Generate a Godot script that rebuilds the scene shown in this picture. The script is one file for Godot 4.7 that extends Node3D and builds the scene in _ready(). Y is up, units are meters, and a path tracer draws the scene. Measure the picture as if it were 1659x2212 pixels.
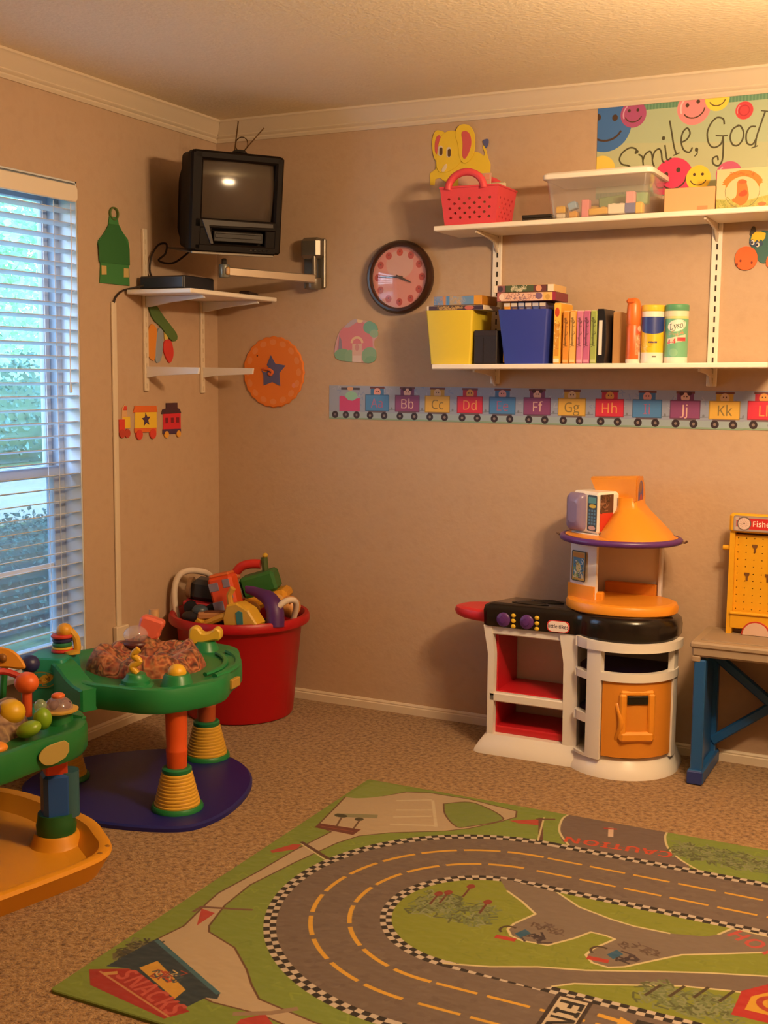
extends Node3D
# A children's play room: two walls, a carpet with a race track rug, shelves, a corner television, play furniture and toys.

# ---------- mesh builder ----------
class M:
	var st := SurfaceTool.new()
	var t := Transform3D()
	var base := Transform3D()
	var g := 8
	var o := Vector3.ZERO
	var ua := Vector3.ZERO
	var va := Vector3.ZERO

	func _init(origin := Vector3.ZERO):
		st.begin(Mesh.PRIMITIVE_TRIANGLES)
		base = Transform3D(Basis(), -origin)
		t = base

	func at(pos := Vector3.ZERO, deg := Vector3.ZERO, sc := Vector3.ONE) -> M:
		t = base * Transform3D(Basis.from_euler(deg * PI / 180.0) * Basis.from_scale(sc), pos)
		return self

	func dirs(pos: Vector3, x: Vector3, y: Vector3) -> M:
		var xx = x.normalized()
		var zz = xx.cross(y).normalized()
		t = base * Transform3D(Basis(xx, zz.cross(xx), zz), pos)
		return self

	# planar texture: origin at the lower left of the print, its width and height vectors
	func uvs(origin: Vector3, w: Vector3, h: Vector3) -> M:
		o = origin
		ua = w / w.length_squared()
		va = h / h.length_squared()
		return self

	func uvp(p: Vector3) -> Vector2:
		return Vector2((p - o).dot(ua), 1.0 - (p - o).dot(va))

	func out(tris: Array, check := true):
		if check:
			var c := Vector3.ZERO
			for f in tris:
				c += f[0]
			c /= maxf(1.0, tris.size())
			var vol := 0.0
			for f in tris:
				vol += (f[0] - c).dot((f[1] - c).cross(f[2] - c))
			if vol < 0.0:
				for f in tris:
					var k = f[1]
					f[1] = f[2]
					f[2] = k
					if f.size() > 4:
						k = f[5]
						f[5] = f[6]
						f[6] = k
		for f in tris:
			if f[0].is_equal_approx(f[1]) or f[1].is_equal_approx(f[2]) or f[0].is_equal_approx(f[2]):
				continue
			st.set_smooth_group(f[3])
			for i in [0, 2, 1]:
				st.set_uv(f[4 + i] if f.size() > 4 else uvp(f[i]))
				st.add_vertex(t * f[i])

	func box(c: Vector3, s: Vector3, b := 0.0015) -> M:
		var h = s * 0.5
		b = minf(b, minf(h.x, minf(h.y, h.z)) * 0.95)
		var tris := []
		var sg = [-1, 1]
		var vv = func(x, y, z, ax):
			var q = Vector3(x * h.x, y * h.y, z * h.z)
			for k in 3:
				if k != ax:
					q[k] -= signf(q[k]) * b
			return c + q
		for ax in 3:
			var a1 = (ax + 1) % 3
			var a2 = (ax + 2) % 3
			for s0 in sg:
				var pts := []
				for m in [[-1, -1], [1, -1], [1, 1], [-1, 1]]:
					var q = [0, 0, 0]
					q[ax] = s0
					q[a1] = m[0]
					q[a2] = m[1]
					pts.append(vv.call(q[0], q[1], q[2], ax))
				fan(tris, pts, c)
				if b > 0.0:
					for s1 in sg:
						# the edge between axis ax and a1
						var e := []
						for m in [[-1, ax], [1, ax], [1, a1], [-1, a1]]:
							var q = [0, 0, 0]
							q[ax] = s0
							q[a1] = s1
							q[a2] = m[0]
							e.append(vv.call(q[0], q[1], q[2], m[1]))
						fan(tris, e, c)
		if b > 0.0:
			for x in sg:
				for y in sg:
					for z in sg:
						fan(tris, [vv.call(x, y, z, 0), vv.call(x, y, z, 1), vv.call(x, y, z, 2)], c)
		out(tris, false)
		return self

	func tri(a: Vector3, b: Vector3, c: Vector3) -> M:
		out([[a, b, c, -1]], false)
		return self

	func fan(tris: Array, pts: Array, inside: Vector3):
		var n = (pts[1] - pts[0]).cross(pts[2] - pts[0])
		if n.dot(pts[0] - inside) < 0.0:
			pts.reverse()
		for i in range(1, pts.size() - 1):
			tris.append([pts[0], pts[i], pts[i + 1], -1])

	func groups(pts: Array, deg := 38.0) -> Array:
		var r := []
		var k := 0
		for i in pts.size() - 1:
			if i > 0:
				var a = pts[i] - pts[i - 1]
				var b = pts[i + 1] - pts[i]
				if a.length() > 1e-7 and b.length() > 1e-7 and absf(a.angle_to(b)) > deg_to_rad(deg):
					k += 1
			r.append(k)
		return r

	# profile of Vector2(radius, y), up the outside first
	func lathe(prof: Array, seg := 32, sx := 1.0, sz := 1.0) -> M:
		var gs = groups(prof)
		var y0 = 1e9
		var y1 = -1e9
		for p in prof:
			y0 = minf(y0, p.y)
			y1 = maxf(y1, p.y)
		var tris := []
		for i in prof.size() - 1:
			for j in seg:
				var a = TAU * j / seg
				var b = TAU * (j + 1) / seg
				var p = prof[i]
				var q = prof[i + 1]
				var A = Vector3(p.x * cos(a) * sx, p.y, p.x * sin(a) * sz)
				var B = Vector3(p.x * cos(b) * sx, p.y, p.x * sin(b) * sz)
				var C = Vector3(q.x * cos(b) * sx, q.y, q.x * sin(b) * sz)
				var D = Vector3(q.x * cos(a) * sx, q.y, q.x * sin(a) * sz)
				var ta = Vector2(1.0 - float(j) / seg, 1.0 - (p.y - y0) / maxf(1e-6, y1 - y0))
				var tb = Vector2(1.0 - float(j + 1) / seg, ta.y)
				var tc = Vector2(tb.x, 1.0 - (q.y - y0) / maxf(1e-6, y1 - y0))
				var td = Vector2(ta.x, tc.y)
				tris.append([A, D, C, g + gs[i], ta, td, tc])
				tris.append([A, C, B, g + gs[i], ta, tc, tb])
		out(tris, false)
		g += prof.size() + 2
		return self

	func ball(c: Vector3, r: Vector3, seg := 20, deg := Vector3.ZERO) -> M:
		var k = t
		t = t * Transform3D(Basis.from_euler(deg * PI / 180.0) * Basis.from_scale(r), c)
		var prof := []
		var n = maxi(6, seg / 2)
		for i in n + 1:
			prof.append(Vector2(sin(PI * i / n), -cos(PI * i / n)))
		lathe(prof, seg)
		t = k
		return self

	# rings of equal size; the ring is closed, the path may be
	func loft(rings: Array, capped := true, loop := false) -> M:
		var n = rings[0].size()
		var mid = rings[rings.size() / 2].duplicate()
		mid.append(mid[0])
		var gj = groups(mid)
		if n > 2:
			var a = mid[n] - mid[n - 1]
			var b = mid[1] - mid[0]
			if absf(a.angle_to(b)) < deg_to_rad(38.0):
				var last = gj[n - 1]
				for j in n:
					if gj[j] == last:
						gj[j] = 0
		var path := []
		for r in rings:
			path.append(r[0])
		if loop:
			path.append(rings[0][0])
		var gi = groups(path, 42.0)
		var tris := []
		var cnt = rings.size() if loop else rings.size() - 1
		for i in cnt:
			var p = rings[i]
			var q = rings[(i + 1) % rings.size()]
			for j in n:
				var k = (j + 1) % n
				var gr = g + gj[j] * 40 + gi[i] % 40
				tris.append([p[j], q[j], q[k], gr])
				tris.append([p[j], q[k], p[k], gr])
		if capped and not loop:
			for e in [0, rings.size() - 1]:
				var r = rings[e]
				var c := Vector3.ZERO
				for v in r:
					c += v
				c /= n
				for j in n:
					var k = (j + 1) % n
					if e == 0:
						tris.append([c, r[j], r[k], -1])
					else:
						tris.append([c, r[k], r[j], -1])
		out(tris)
		g += 40 * (n + 1)
		return self

	func tube(pts: Array, r, seg := 10, loop := false, flat := 1.0) -> M:
		var rings := []
		var n = pts.size()
		var up := Vector3.ZERO
		for i in n:
			var a = pts[(i - 1 + n) % n] if loop or i > 0 else pts[i]
			var b = pts[(i + 1) % n] if loop or i < n - 1 else pts[i]
			var d = (b - a).normalized()
			if up == Vector3.ZERO:
				up = Vector3.UP if absf(d.y) < 0.9 else Vector3.RIGHT
			up = (up - d * up.dot(d)).normalized()
			var s = d.cross(up)
			var rr = r[i] if r is Array else r
			var ring := []
			for j in seg:
				var w = TAU * j / seg
				ring.append(pts[i] + (s * cos(w) + up * sin(w) * flat) * rr)
			rings.append(ring)
		loft(rings, true, loop)
		return self

	# polygon in the xy plane drawn out from z0 to z1 with a bevelled front edge
	func prism(poly: Array, z0: float, z1: float, b := 0.001) -> M:
		var pl := PackedVector2Array(poly)
		var area := 0.0
		for i in pl.size():
			area += pl[i].cross(pl[(i + 1) % pl.size()])
		if area < 0.0:
			pl.reverse()
		var n = pl.size()
		var inn := PackedVector2Array()
		for i in n:
			var e0 = (pl[i] - pl[(i - 1 + n) % n]).normalized()
			var e1 = (pl[(i + 1) % n] - pl[i]).normalized()
			var n0 = Vector2(-e0.y, e0.x)
			var n1 = Vector2(-e1.y, e1.x)
			inn.append(pl[i] + (n0 + n1) * b / maxf(0.5, 1.0 + n0.dot(n1)))
		var idx = Geometry2D.triangulate_polygon(pl)
		var tris := []
		var zb = z1 - b if z1 > z0 else z1 + b
		for i in range(0, idx.size(), 3):
			var q := []
			var w := []
			for k in 3:
				q.append(Vector3(inn[idx[i + k]].x, inn[idx[i + k]].y, z1))
				w.append(Vector3(pl[idx[i + k]].x, pl[idx[i + k]].y, z0))
			if (inn[idx[i + 1]] - inn[idx[i]]).cross(inn[idx[i + 2]] - inn[idx[i]]) < 0:
				tris.append([q[0], q[2], q[1], -1])
				tris.append([w[0], w[1], w[2], -1])
			else:
				tris.append([q[0], q[1], q[2], -1])
				tris.append([w[0], w[2], w[1], -1])
		var k3 := []
		for i in n + 1:
			k3.append(Vector3(pl[i % n].x, pl[i % n].y, 0))
		var gs = groups(k3)
		for i in n:
			var j = (i + 1) % n
			var A = Vector3(pl[i].x, pl[i].y, z0)
			var B = Vector3(pl[j].x, pl[j].y, z0)
			var C = Vector3(pl[j].x, pl[j].y, zb)
			var D = Vector3(pl[i].x, pl[i].y, zb)
			var E = Vector3(inn[j].x, inn[j].y, z1)
			var F = Vector3(inn[i].x, inn[i].y, z1)
			tris.append([A, B, C, g + gs[i]])
			tris.append([A, C, D, g + gs[i]])
			tris.append([D, C, E, -1])
			tris.append([D, E, F, -1])
		if z1 < z0:
			for f in tris:
				var q = f[1]
				f[1] = f[2]
				f[2] = q
		out(tris, false)
		g += n + 2
		return self

	# a wall that follows a plan line of Vector2(x, z), thickness to the left of the line's direction
	func wall(plan: Array, y0: float, y1: float, th: float) -> M:
		var rings := []
		for i in plan.size():
			var a = plan[maxi(i - 1, 0)]
			var b = plan[mini(i + 1, plan.size() - 1)]
			var d = (b - a).normalized()
			var q = plan[i] + Vector2(-d.y, d.x) * th
			var p = plan[i]
			rings.append([Vector3(p.x, y0, p.y), Vector3(p.x, y1, p.y), Vector3(q.x, y1, q.y), Vector3(q.x, y0, q.y)])
		loft(rings)
		return self

	# a plate between four corners with a grid of round holes; open[i][j] false leaves the cell whole
	func holed(c00: Vector3, c10: Vector3, c11: Vector3, c01: Vector3, nx: int, ny: int, fr: float, th: float, open: Callable, diamond := 0.0) -> M:
		var nrm = (c10 - c00).cross(c01 - c00).normalized() * th
		var P = func(u, v): return c00.lerp(c10, u).lerp(c01.lerp(c11, u), v)
		var tris := []
		for i in nx:
			for j in ny:
				var sq := []
				var ho := []
				for k in 8:
					var a = TAU * k / 8.0
					var d = Vector2(cos(a), sin(a))
					var m = maxf(absf(d.x), absf(d.y))
					sq.append(P.call((i + 0.5 + 0.5 * d.x / m) / nx, (j + 0.5 + 0.5 * d.y / m) / ny))
					var rr = fr * (1.0 - diamond * (0.3 if k % 2 == 1 else 0.0))
					ho.append(P.call((i + 0.5 + 0.5 * d.x * rr) / nx, (j + 0.5 + 0.5 * d.y * rr) / ny))
				if open.call(i, j):
					for k in 8:
						var l = (k + 1) % 8
						tris.append([sq[k], sq[l], ho[l], -1])
						tris.append([sq[k], ho[l], ho[k], -1])
						tris.append([sq[k] - nrm, ho[l] - nrm, sq[l] - nrm, -1])
						tris.append([sq[k] - nrm, ho[k] - nrm, ho[l] - nrm, -1])
						tris.append([ho[k], ho[l], ho[l] - nrm, -1])
						tris.append([ho[k], ho[l] - nrm, ho[k] - nrm, -1])
				else:
					tris.append([sq[5], sq[7], sq[1], -1])
					tris.append([sq[5], sq[1], sq[3], -1])
					tris.append([sq[5] - nrm, sq[1] - nrm, sq[7] - nrm, -1])
					tris.append([sq[5] - nrm, sq[3] - nrm, sq[1] - nrm, -1])
		var rim = [c00, c10, c11, c01]
		for k in 4:
			var a = rim[k]
			var b = rim[(k + 1) % 4]
			tris.append([a, b - nrm, b, -1])
			tris.append([a, a - nrm, b - nrm, -1])
		out(tris, false)
		return self

	func mesh() -> ArrayMesh:
		st.generate_normals()
		return st.commit()


# ---------- a sheet to print on: x to the right, y up, in the units of the thing ----------
class Pad:
	var im: Image
	var s := 1.0
	var W := 1.0
	var H := 1.0
	var rng := RandomNumberGenerator.new()

	func _init(w: float, h: float, per_unit: float, c: Color):
		W = w
		H = h
		s = per_unit * 2.0
		im = Image.create(int(w * s) / 2 * 2, int(h * s) / 2 * 2, false, Image.FORMAT_RGB8)
		im.fill(c)
		rng.seed = 77

	func poly(pts: Array, c: Color):
		var q := PackedVector2Array()
		var y0 := 1e9
		var y1 := -1e9
		for p in pts:
			var w = Vector2(p.x * s, (H - p.y) * s)
			q.append(w)
			y0 = minf(y0, w.y)
			y1 = maxf(y1, w.y)
		var n = q.size()
		for y in range(maxi(0, int(y0)), mini(im.get_height(), int(y1) + 1)):
			var yy = y + 0.5
			var xs := PackedFloat32Array()
			for i in n:
				var a = q[i]
				var b = q[(i + 1) % n]
				if (a.y <= yy) != (b.y <= yy):
					xs.append(a.x + (yy - a.y) / (b.y - a.y) * (b.x - a.x))
			xs.sort()
			for i in range(0, xs.size() - 1, 2):
				var xa = int(round(xs[i]))
				var xb = int(round(xs[i + 1]))
				if xb > xa:
					im.fill_rect(Rect2i(xa, y, xb - xa, 1), c)

	func ell(x, y, rx, ry, c: Color, turn := 0.0):
		var p := []
		for i in 36:
			p.append(Vector2(x, y) + Vector2(cos(TAU * i / 36) * rx, sin(TAU * i / 36) * ry).rotated(turn))
		poly(p, c)

	func rect(x, y, w, h, c: Color):
		poly([Vector2(x, y), Vector2(x + w, y), Vector2(x + w, y + h), Vector2(x, y + h)], c)

	func line(pts: Array, w: float, c: Color, loop := false):
		var n = pts.size()
		for i in (n if loop else n - 1):
			var a = pts[i]
			var b = pts[(i + 1) % n]
			var d = (b - a).normalized() * w * 0.5
			var m = Vector2(-d.y, d.x)
			poly([a + m - d * 0.4, a - m - d * 0.4, b - m + d * 0.4, b + m + d * 0.4], c)

	func arc(x, y, r, a0, a1, w, c: Color, ry := -1.0):
		var p := []
		for i in 25:
			var a = deg_to_rad(lerpf(a0, a1, i / 24.0))
			p.append(Vector2(x + cos(a) * r, y + sin(a) * (r if ry < 0 else ry)))
		line(p, w, c)

	func text(what: String, x, y, high, c: Color, turn := 0.0, font := "Droid Sans", wide := 1.0, slant := 0.0, weight := 400):
		var f := SystemFont.new()
		f.font_names = PackedStringArray([font])
		f.font_weight = weight
		var tm := TextMesh.new()
		tm.font = f
		tm.text = what
		tm.font_size = 64
		tm.pixel_size = 1.0 / 64.0
		tm.depth = 0.0
		tm.curve_step = 1.0
		var a = tm.surface_get_arrays(0)
		var v = a[Mesh.ARRAY_VERTEX]
		var ix = a[Mesh.ARRAY_INDEX]
		var k = high / 0.72
		for i in range(0, ix.size(), 3):
			var p := []
			for j in 3:
				var w = v[ix[i + j]]
				p.append(Vector2(x, y) + Vector2((w.x * wide + w.y * slant) * k, w.y * k).rotated(turn))
			poly(p, c)

	func scribble(x, y, w, h, n: int, size: float, cols: Array):
		for i in n:
			var a = rng.randf() * TAU
			var p = Vector2(x + rng.randf_range(-1, 1) * w, y + rng.randf_range(-1, 1) * h)
			var r = size * rng.randf_range(0.6, 1.4)
			var c = cols[rng.randi() % cols.size()]
			line([p, p + Vector2(cos(a), sin(a)) * r, p + Vector2(cos(a + 1.2), sin(a + 1.2)) * r * 1.3], size * 0.3, c)

	func tex() -> ImageTexture:
		im.shrink_x2()
		return ImageTexture.create_from_image(im)


var used := {}
var mats := {}

func numbered(n: String) -> String:
	used[n] = used.get(n, 0) + 1
	return n if used[n] == 1 else "%s_%03d" % [n, used[n] - 1]

func tag(o: Node3D, label: String, category: String, group := "", kind := ""):
	if label: o.set_meta("label", label)
	if category: o.set_meta("category", category)
	if group: o.set_meta("group", group)
	if kind: o.set_meta("kind", kind)

func thing(called: String, label: String, category: String, at := Vector3.ZERO, group := "", turn := 0.0) -> Node3D:
	var n := Node3D.new()
	n.name = numbered(called)
	add_child(n)
	n.position = at
	n.rotation.y = deg_to_rad(turn)
	tag(n, label, category, group)
	return n

func part(parent: Node3D, called: String, m: M, mt: Material, label := "") -> MeshInstance3D:
	var n := MeshInstance3D.new()
	n.name = called
	n.mesh = m.mesh()
	n.material_override = mt
	parent.add_child(n, true)
	if label: n.set_meta("label", label)
	return n

func piece(parent: Node3D, called: String, mesh: Mesh, mt: Material, at: Transform3D) -> MeshInstance3D:
	var n := MeshInstance3D.new()
	n.name = called
	n.mesh = mesh
	n.material_override = mt
	n.transform = at
	parent.add_child(n, true)
	return n

func solo(called: String, label: String, category: String, m: M, mt: Material, at := Vector3.ZERO, group := "", turn := 0.0) -> MeshInstance3D:
	var n := MeshInstance3D.new()
	n.name = numbered(called)
	n.mesh = m.mesh()
	n.material_override = mt
	add_child(n)
	n.position = at
	n.rotation.y = deg_to_rad(turn)
	tag(n, label, category, group)
	return n

func struct(called: String, m: M, mt: Material) -> MeshInstance3D:
	var n := MeshInstance3D.new()
	n.name = called
	n.mesh = m.mesh()
	n.material_override = mt
	add_child(n)
	n.set_meta("kind", "structure")
	return n

func copy(src: Node3D, at: Vector3, label := "", turn := -999.0) -> Node3D:
	var c = src.duplicate()
	c.name = numbered(src.get_meta("called") if src.has_meta("called") else str(src.name))
	add_child(c)
	c.position = at
	if turn > -900.0: c.rotation.y = deg_to_rad(turn)
	if label: c.set_meta("label", label)
	return c

func pm(hex: String, rough := 0.4, metal := 0.0) -> StandardMaterial3D:
	var key = "%s/%s/%s" % [hex, rough, metal]
	if not mats.has(key):
		var m := StandardMaterial3D.new()
		m.albedo_color = Color(hex)
		m.roughness = rough
		m.metallic = metal
		mats[key] = m
	return mats[key]

func printed(tex: Texture2D, rough := 0.6) -> StandardMaterial3D:
	var m := StandardMaterial3D.new()
	m.albedo_texture = tex
	m.roughness = rough
	m.texture_repeat = false
	return m

func clear(hex: String, a: float, rough := 0.05) -> StandardMaterial3D:
	var m := StandardMaterial3D.new()
	m.albedo_color = Color(Color(hex), a)
	m.transparency = BaseMaterial3D.TRANSPARENCY_ALPHA
	m.roughness = rough
	return m

func noise_tex(seed_: int, freq: float, size: int, ramp: Array, oct := 4, type := FastNoiseLite.TYPE_SIMPLEX_SMOOTH) -> NoiseTexture2D:
	var n := FastNoiseLite.new()
	n.seed = seed_
	n.frequency = freq
	n.noise_type = type
	n.fractal_octaves = oct
	var t := NoiseTexture2D.new()
	t.width = size
	t.height = size
	t.seamless = true
	t.noise = n
	if ramp.size():
		var gr := Gradient.new()
		var offs := PackedFloat32Array()
		var cols := PackedColorArray()
		for i in ramp.size():
			offs.append(float(i) / (ramp.size() - 1))
			cols.append(Color(ramp[i]))
		gr.offsets = offs
		gr.colors = cols
		t.color_ramp = gr
	return t

func tri_mat(albedo: Texture2D, height: Texture2D, hscale: float, per_metre: float, rough: float, col := Color.WHITE) -> StandardMaterial3D:
	var m := StandardMaterial3D.new()
	m.albedo_color = col
	m.albedo_texture = albedo
	m.roughness = rough
	m.uv1_triplanar = true
	m.uv1_world_triplanar = true
	m.uv1_scale = Vector3.ONE * per_metre
	if height:
		m.heightmap_enabled = true
		m.heightmap_texture = height
		m.heightmap_scale = hscale
	return m

func arcv(cx, cz, r, a0, a1, n) -> Array:
	var p := []
	for i in n + 1:
		var a = deg_to_rad(lerpf(a0, a1, float(i) / n))
		p.append(Vector2(cx + r * cos(a), cz + r * sin(a)))
	return p

func rrect(x0, y0, x1, y1, r, n := 4) -> Array:
	var p := []
	for c in [[x1 - r, y0 + r, -90], [x1 - r, y1 - r, 0], [x0 + r, y1 - r, 90], [x0 + r, y0 + r, 180]]:
		for i in n + 1:
			var a = deg_to_rad(c[2] + 90.0 * i / n)
			p.append(Vector2(c[0] + r * cos(a), c[1] + r * sin(a)))
	return p

func v2(flat: Array) -> Array:
	var p := []
	for i in range(0, flat.size(), 2):
		p.append(Vector2(flat[i], flat[i + 1]))
	return p

# rounds an outline: Chaikin's corner cutting
func soft(p: Array, times := 2) -> Array:
	for k in times:
		var q := []
		for i in p.size():
			var a = p[i]
			var b = p[(i + 1) % p.size()]
			q.append(a.lerp(b, 0.25))
			q.append(a.lerp(b, 0.75))
		p = q
	return p

func curve(pts: Array, n := 8) -> Array:
	var r := []
	for i in pts.size() - 1:
		var a = pts[maxi(i - 1, 0)]
		var b = pts[i]
		var c = pts[i + 1]
		var d = pts[mini(i + 2, pts.size() - 1)]
		for k in n:
			r.append(b.cubic_interpolate(c, a, d, float(k) / n))
	r.append(pts[-1])
	return r

# ---------- the scene ----------
const H := 2.44
const WX := 4.6
const WZ := 5.6
const WIN0 := 0.89
const WIN1 := 1.86
const SILL := 0.33
const HEAD := 2.072

func _ready():
	camera_and_light()
	room()
	window()
	outside()
	lamps()
	shelves()
	corner_tv()
	left_wall_things()
	back_wall_things()
	kitchen()
	workbench()
	rug()
	bucket()
	far_saucer()
	near_saucer()
	top_shelf_things()
	low_shelf_things()

func camera_and_light():
	var cam := Camera3D.new()
	cam.name = "camera"
	add_child(cam)
	cam.position = Vector3(2.9548, 1.3992, 4.3437)
	cam.rotation = Vector3(-0.1166, 0.4587, 0.009)
	cam.fov = rad_to_deg(2.0 * atan(1106.0 / 2572.2))
	cam.near = 0.05
	cam.far = 200.0
	cam.current = true
	var sky := ProceduralSkyMaterial.new()
	sky.sky_top_color = Color(0.56, 0.76, 1.0)
	sky.sky_horizon_color = Color(0.86, 0.95, 1.0)
	sky.ground_bottom_color = Color(0.3, 0.35, 0.3)
	sky.ground_horizon_color = Color(0.8, 0.9, 0.92)
	sky.sky_energy_multiplier = 3.0
	sky.ground_energy_multiplier = 1.8
	var env := Environment.new()
	env.background_mode = Environment.BG_SKY
	env.sky = Sky.new()
	env.sky.sky_material = sky
	env.tonemap_mode = Environment.TONE_MAPPER_LINEAR
	env.tonemap_exposure = 0.9
	env.sdfgi_enabled = true
	env.ssao_enabled = true
	env.ssil_enabled = true
	var we := WorldEnvironment.new()
	we.name = "environment"
	we.environment = env
	add_child(we)

const LAMP_AT := Vector3(2.85, 2.16, 1.65)
const LAMP_COLOR := Color(1.0, 0.85, 0.66)
const LAMP_ENERGY := 1.27

func lamps():
	# a ceiling lamp with three globes on short arms; it hangs just above the picture
	var brass = pm("b08d57", 0.3, 1.0)
	var glow := StandardMaterial3D.new()
	glow.albedo_color = Color(1, 0.95, 0.88)
	glow.emission_enabled = true
	glow.emission = LAMP_COLOR
	glow.emission_energy_multiplier = 9.0
	var t = thing("ceiling_lamp", "brass ceiling lamp with three glowing glass globes on short arms", "lamp", LAMP_AT)
	part(t, "canopy", M.new().at(Vector3(0, 0.235, 0)).lathe(v2([0, 0, 0.05, 0.0, 0.075, 0.03, 0.075, 0.045, 0, 0.045])), brass)
	part(t, "stem", M.new().tube([Vector3(0, 0.02, 0), Vector3(0, 0.24, 0)], 0.011), brass)
	for i in 3:
		var a = TAU * i / 3 + 0.5
		var d = Vector3(cos(a), 0, sin(a))
		part(t, "arm", M.new().tube(curve([Vector3(0, 0.03, 0), d * 0.05 + Vector3(0, 0.055, 0), d * 0.11 + Vector3(0, 0.05, 0), d * 0.13], 5), 0.007, 8), brass)
		part(t, "globe", M.new().ball(d * 0.13 + Vector3(0, -0.045, 0), Vector3.ONE * 0.05, 24), glow, "glowing glass globe")
		var l := OmniLight3D.new()
		l.name = "lamp_light"
		l.position = d * 0.13 + Vector3(0, -0.045, 0)
		l.light_color = LAMP_COLOR
		l.light_energy = LAMP_ENERGY
		l.light_size = 0.05
		l.omni_range = 12.0
		l.omni_attenuation = 2.0
		l.shadow_enabled = true
		t.add_child(l, true)

func room():
	var plaster = noise_tex(5, 0.03, 512, [], 3)
	var wallm = tri_mat(noise_tex(9, 0.01, 512, ["b99d82", "bea287", "bb9f84"], 4), plaster, 0.06, 2.2, 0.75)
	var ceilm = tri_mat(noise_tex(19, 0.01, 512, ["f0e2c2", "f4e6c7"], 4), plaster, 0.12, 3.0, 0.9)
	var trim = pm("dacab2", 0.4)
	var tuft = noise_tex(3, 0.05, 1024, [], 5)
	var carpetm = tri_mat(noise_tex(3, 0.022, 1024, ["4a3019", "735231", "926f47", "9f7c52", "ab895f", "bc996f"], 7), tuft, 0.55, 2.0, 1.0)
	carpetm.rim_enabled = true
	carpetm.rim = 0.25
	carpetm.rim_tint = 0.6
	var th := 0.16
	var z1 := WZ
	# left wall with the window opening
	var m = M.new()
	m.box(Vector3(-th / 2, H / 2, (WIN0 - th) / 2), Vector3(th, H + 0.4, WIN0 + th), 0)
	m.box(Vector3(-th / 2, H / 2, (WIN1 + z1 + th) / 2), Vector3(th, H + 0.4, z1 + th - WIN1), 0)
	m.box(Vector3(-th / 2, (SILL - 0.2) / 2, (WIN0 + WIN1) / 2), Vector3(th, SILL + 0.2, WIN1 - WIN0), 0)
	m.box(Vector3(-th / 2, (HEAD + H + 0.2) / 2, (WIN0 + WIN1) / 2), Vector3(th, H + 0.2 - HEAD, WIN1 - WIN0), 0)
	struct("wall_left", m, wallm)
	struct("wall_back", M.new().box(Vector3(WX / 2, H / 2, -th / 2), Vector3(WX + 2 * th, H + 0.4, th), 0), wallm)
	struct("wall_right", M.new().box(Vector3(WX + th / 2, H / 2, z1 / 2), Vector3(th, H + 0.4, z1), 0), wallm)
	struct("wall_front", M.new().box(Vector3(WX / 2, H / 2, z1 + th / 2), Vector3(WX, H + 0.4, th), 0), wallm)
	struct("ceiling", M.new().box(Vector3(WX / 2, H + 0.08, z1 / 2), Vector3(WX, 0.16, z1), 0), ceilm)
	struct("floor", M.new().box(Vector3(WX / 2, -0.08, z1 / 2), Vector3(WX, 0.16, z1), 0), carpetm)
	# crown moulding: profile of (distance from wall, below ceiling), mitred at the corners
	var pr = v2([0, 0, 0.06, 0, 0.06, -0.008, 0.054, -0.012, 0.048, -0.02, 0.036, -0.036, 0.026, -0.048, 0.021, -0.054, 0.023, -0.058, 0.018, -0.064, 0.012, -0.067, 0.014, -0.073, 0.007, -0.083, 0, -0.083])
	var bp = v2([0, 0, 0.013, 0, 0.013, 0.028, 0.009, 0.031, 0.01, 0.036, 0.005, 0.043, 0, 0.043])
	for k in 4:
		for prof in [pr, bp]:
			var y = H if prof == pr else 0.0
			var ends := [[], []]
			for e in 2:
				for p in prof:
					var d = p.x
					match k:
						0: ends[e].append(Vector3(d, y + p.y, d if e == 0 else z1 - d))
						1: ends[e].append(Vector3(d if e == 0 else WX - d, y + p.y, d))
						2: ends[e].append(Vector3(WX - d, y + p.y, d if e == 0 else z1 - d))
						3: ends[e].append(Vector3(d if e == 0 else WX - d, y + p.y, z1 - d))
			struct(("trim_%d" % (k + 1)) if prof == pr else "baseboard_" + ["left", "back", "right", "front"][k], M.new().loft(ends), trim)

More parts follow.
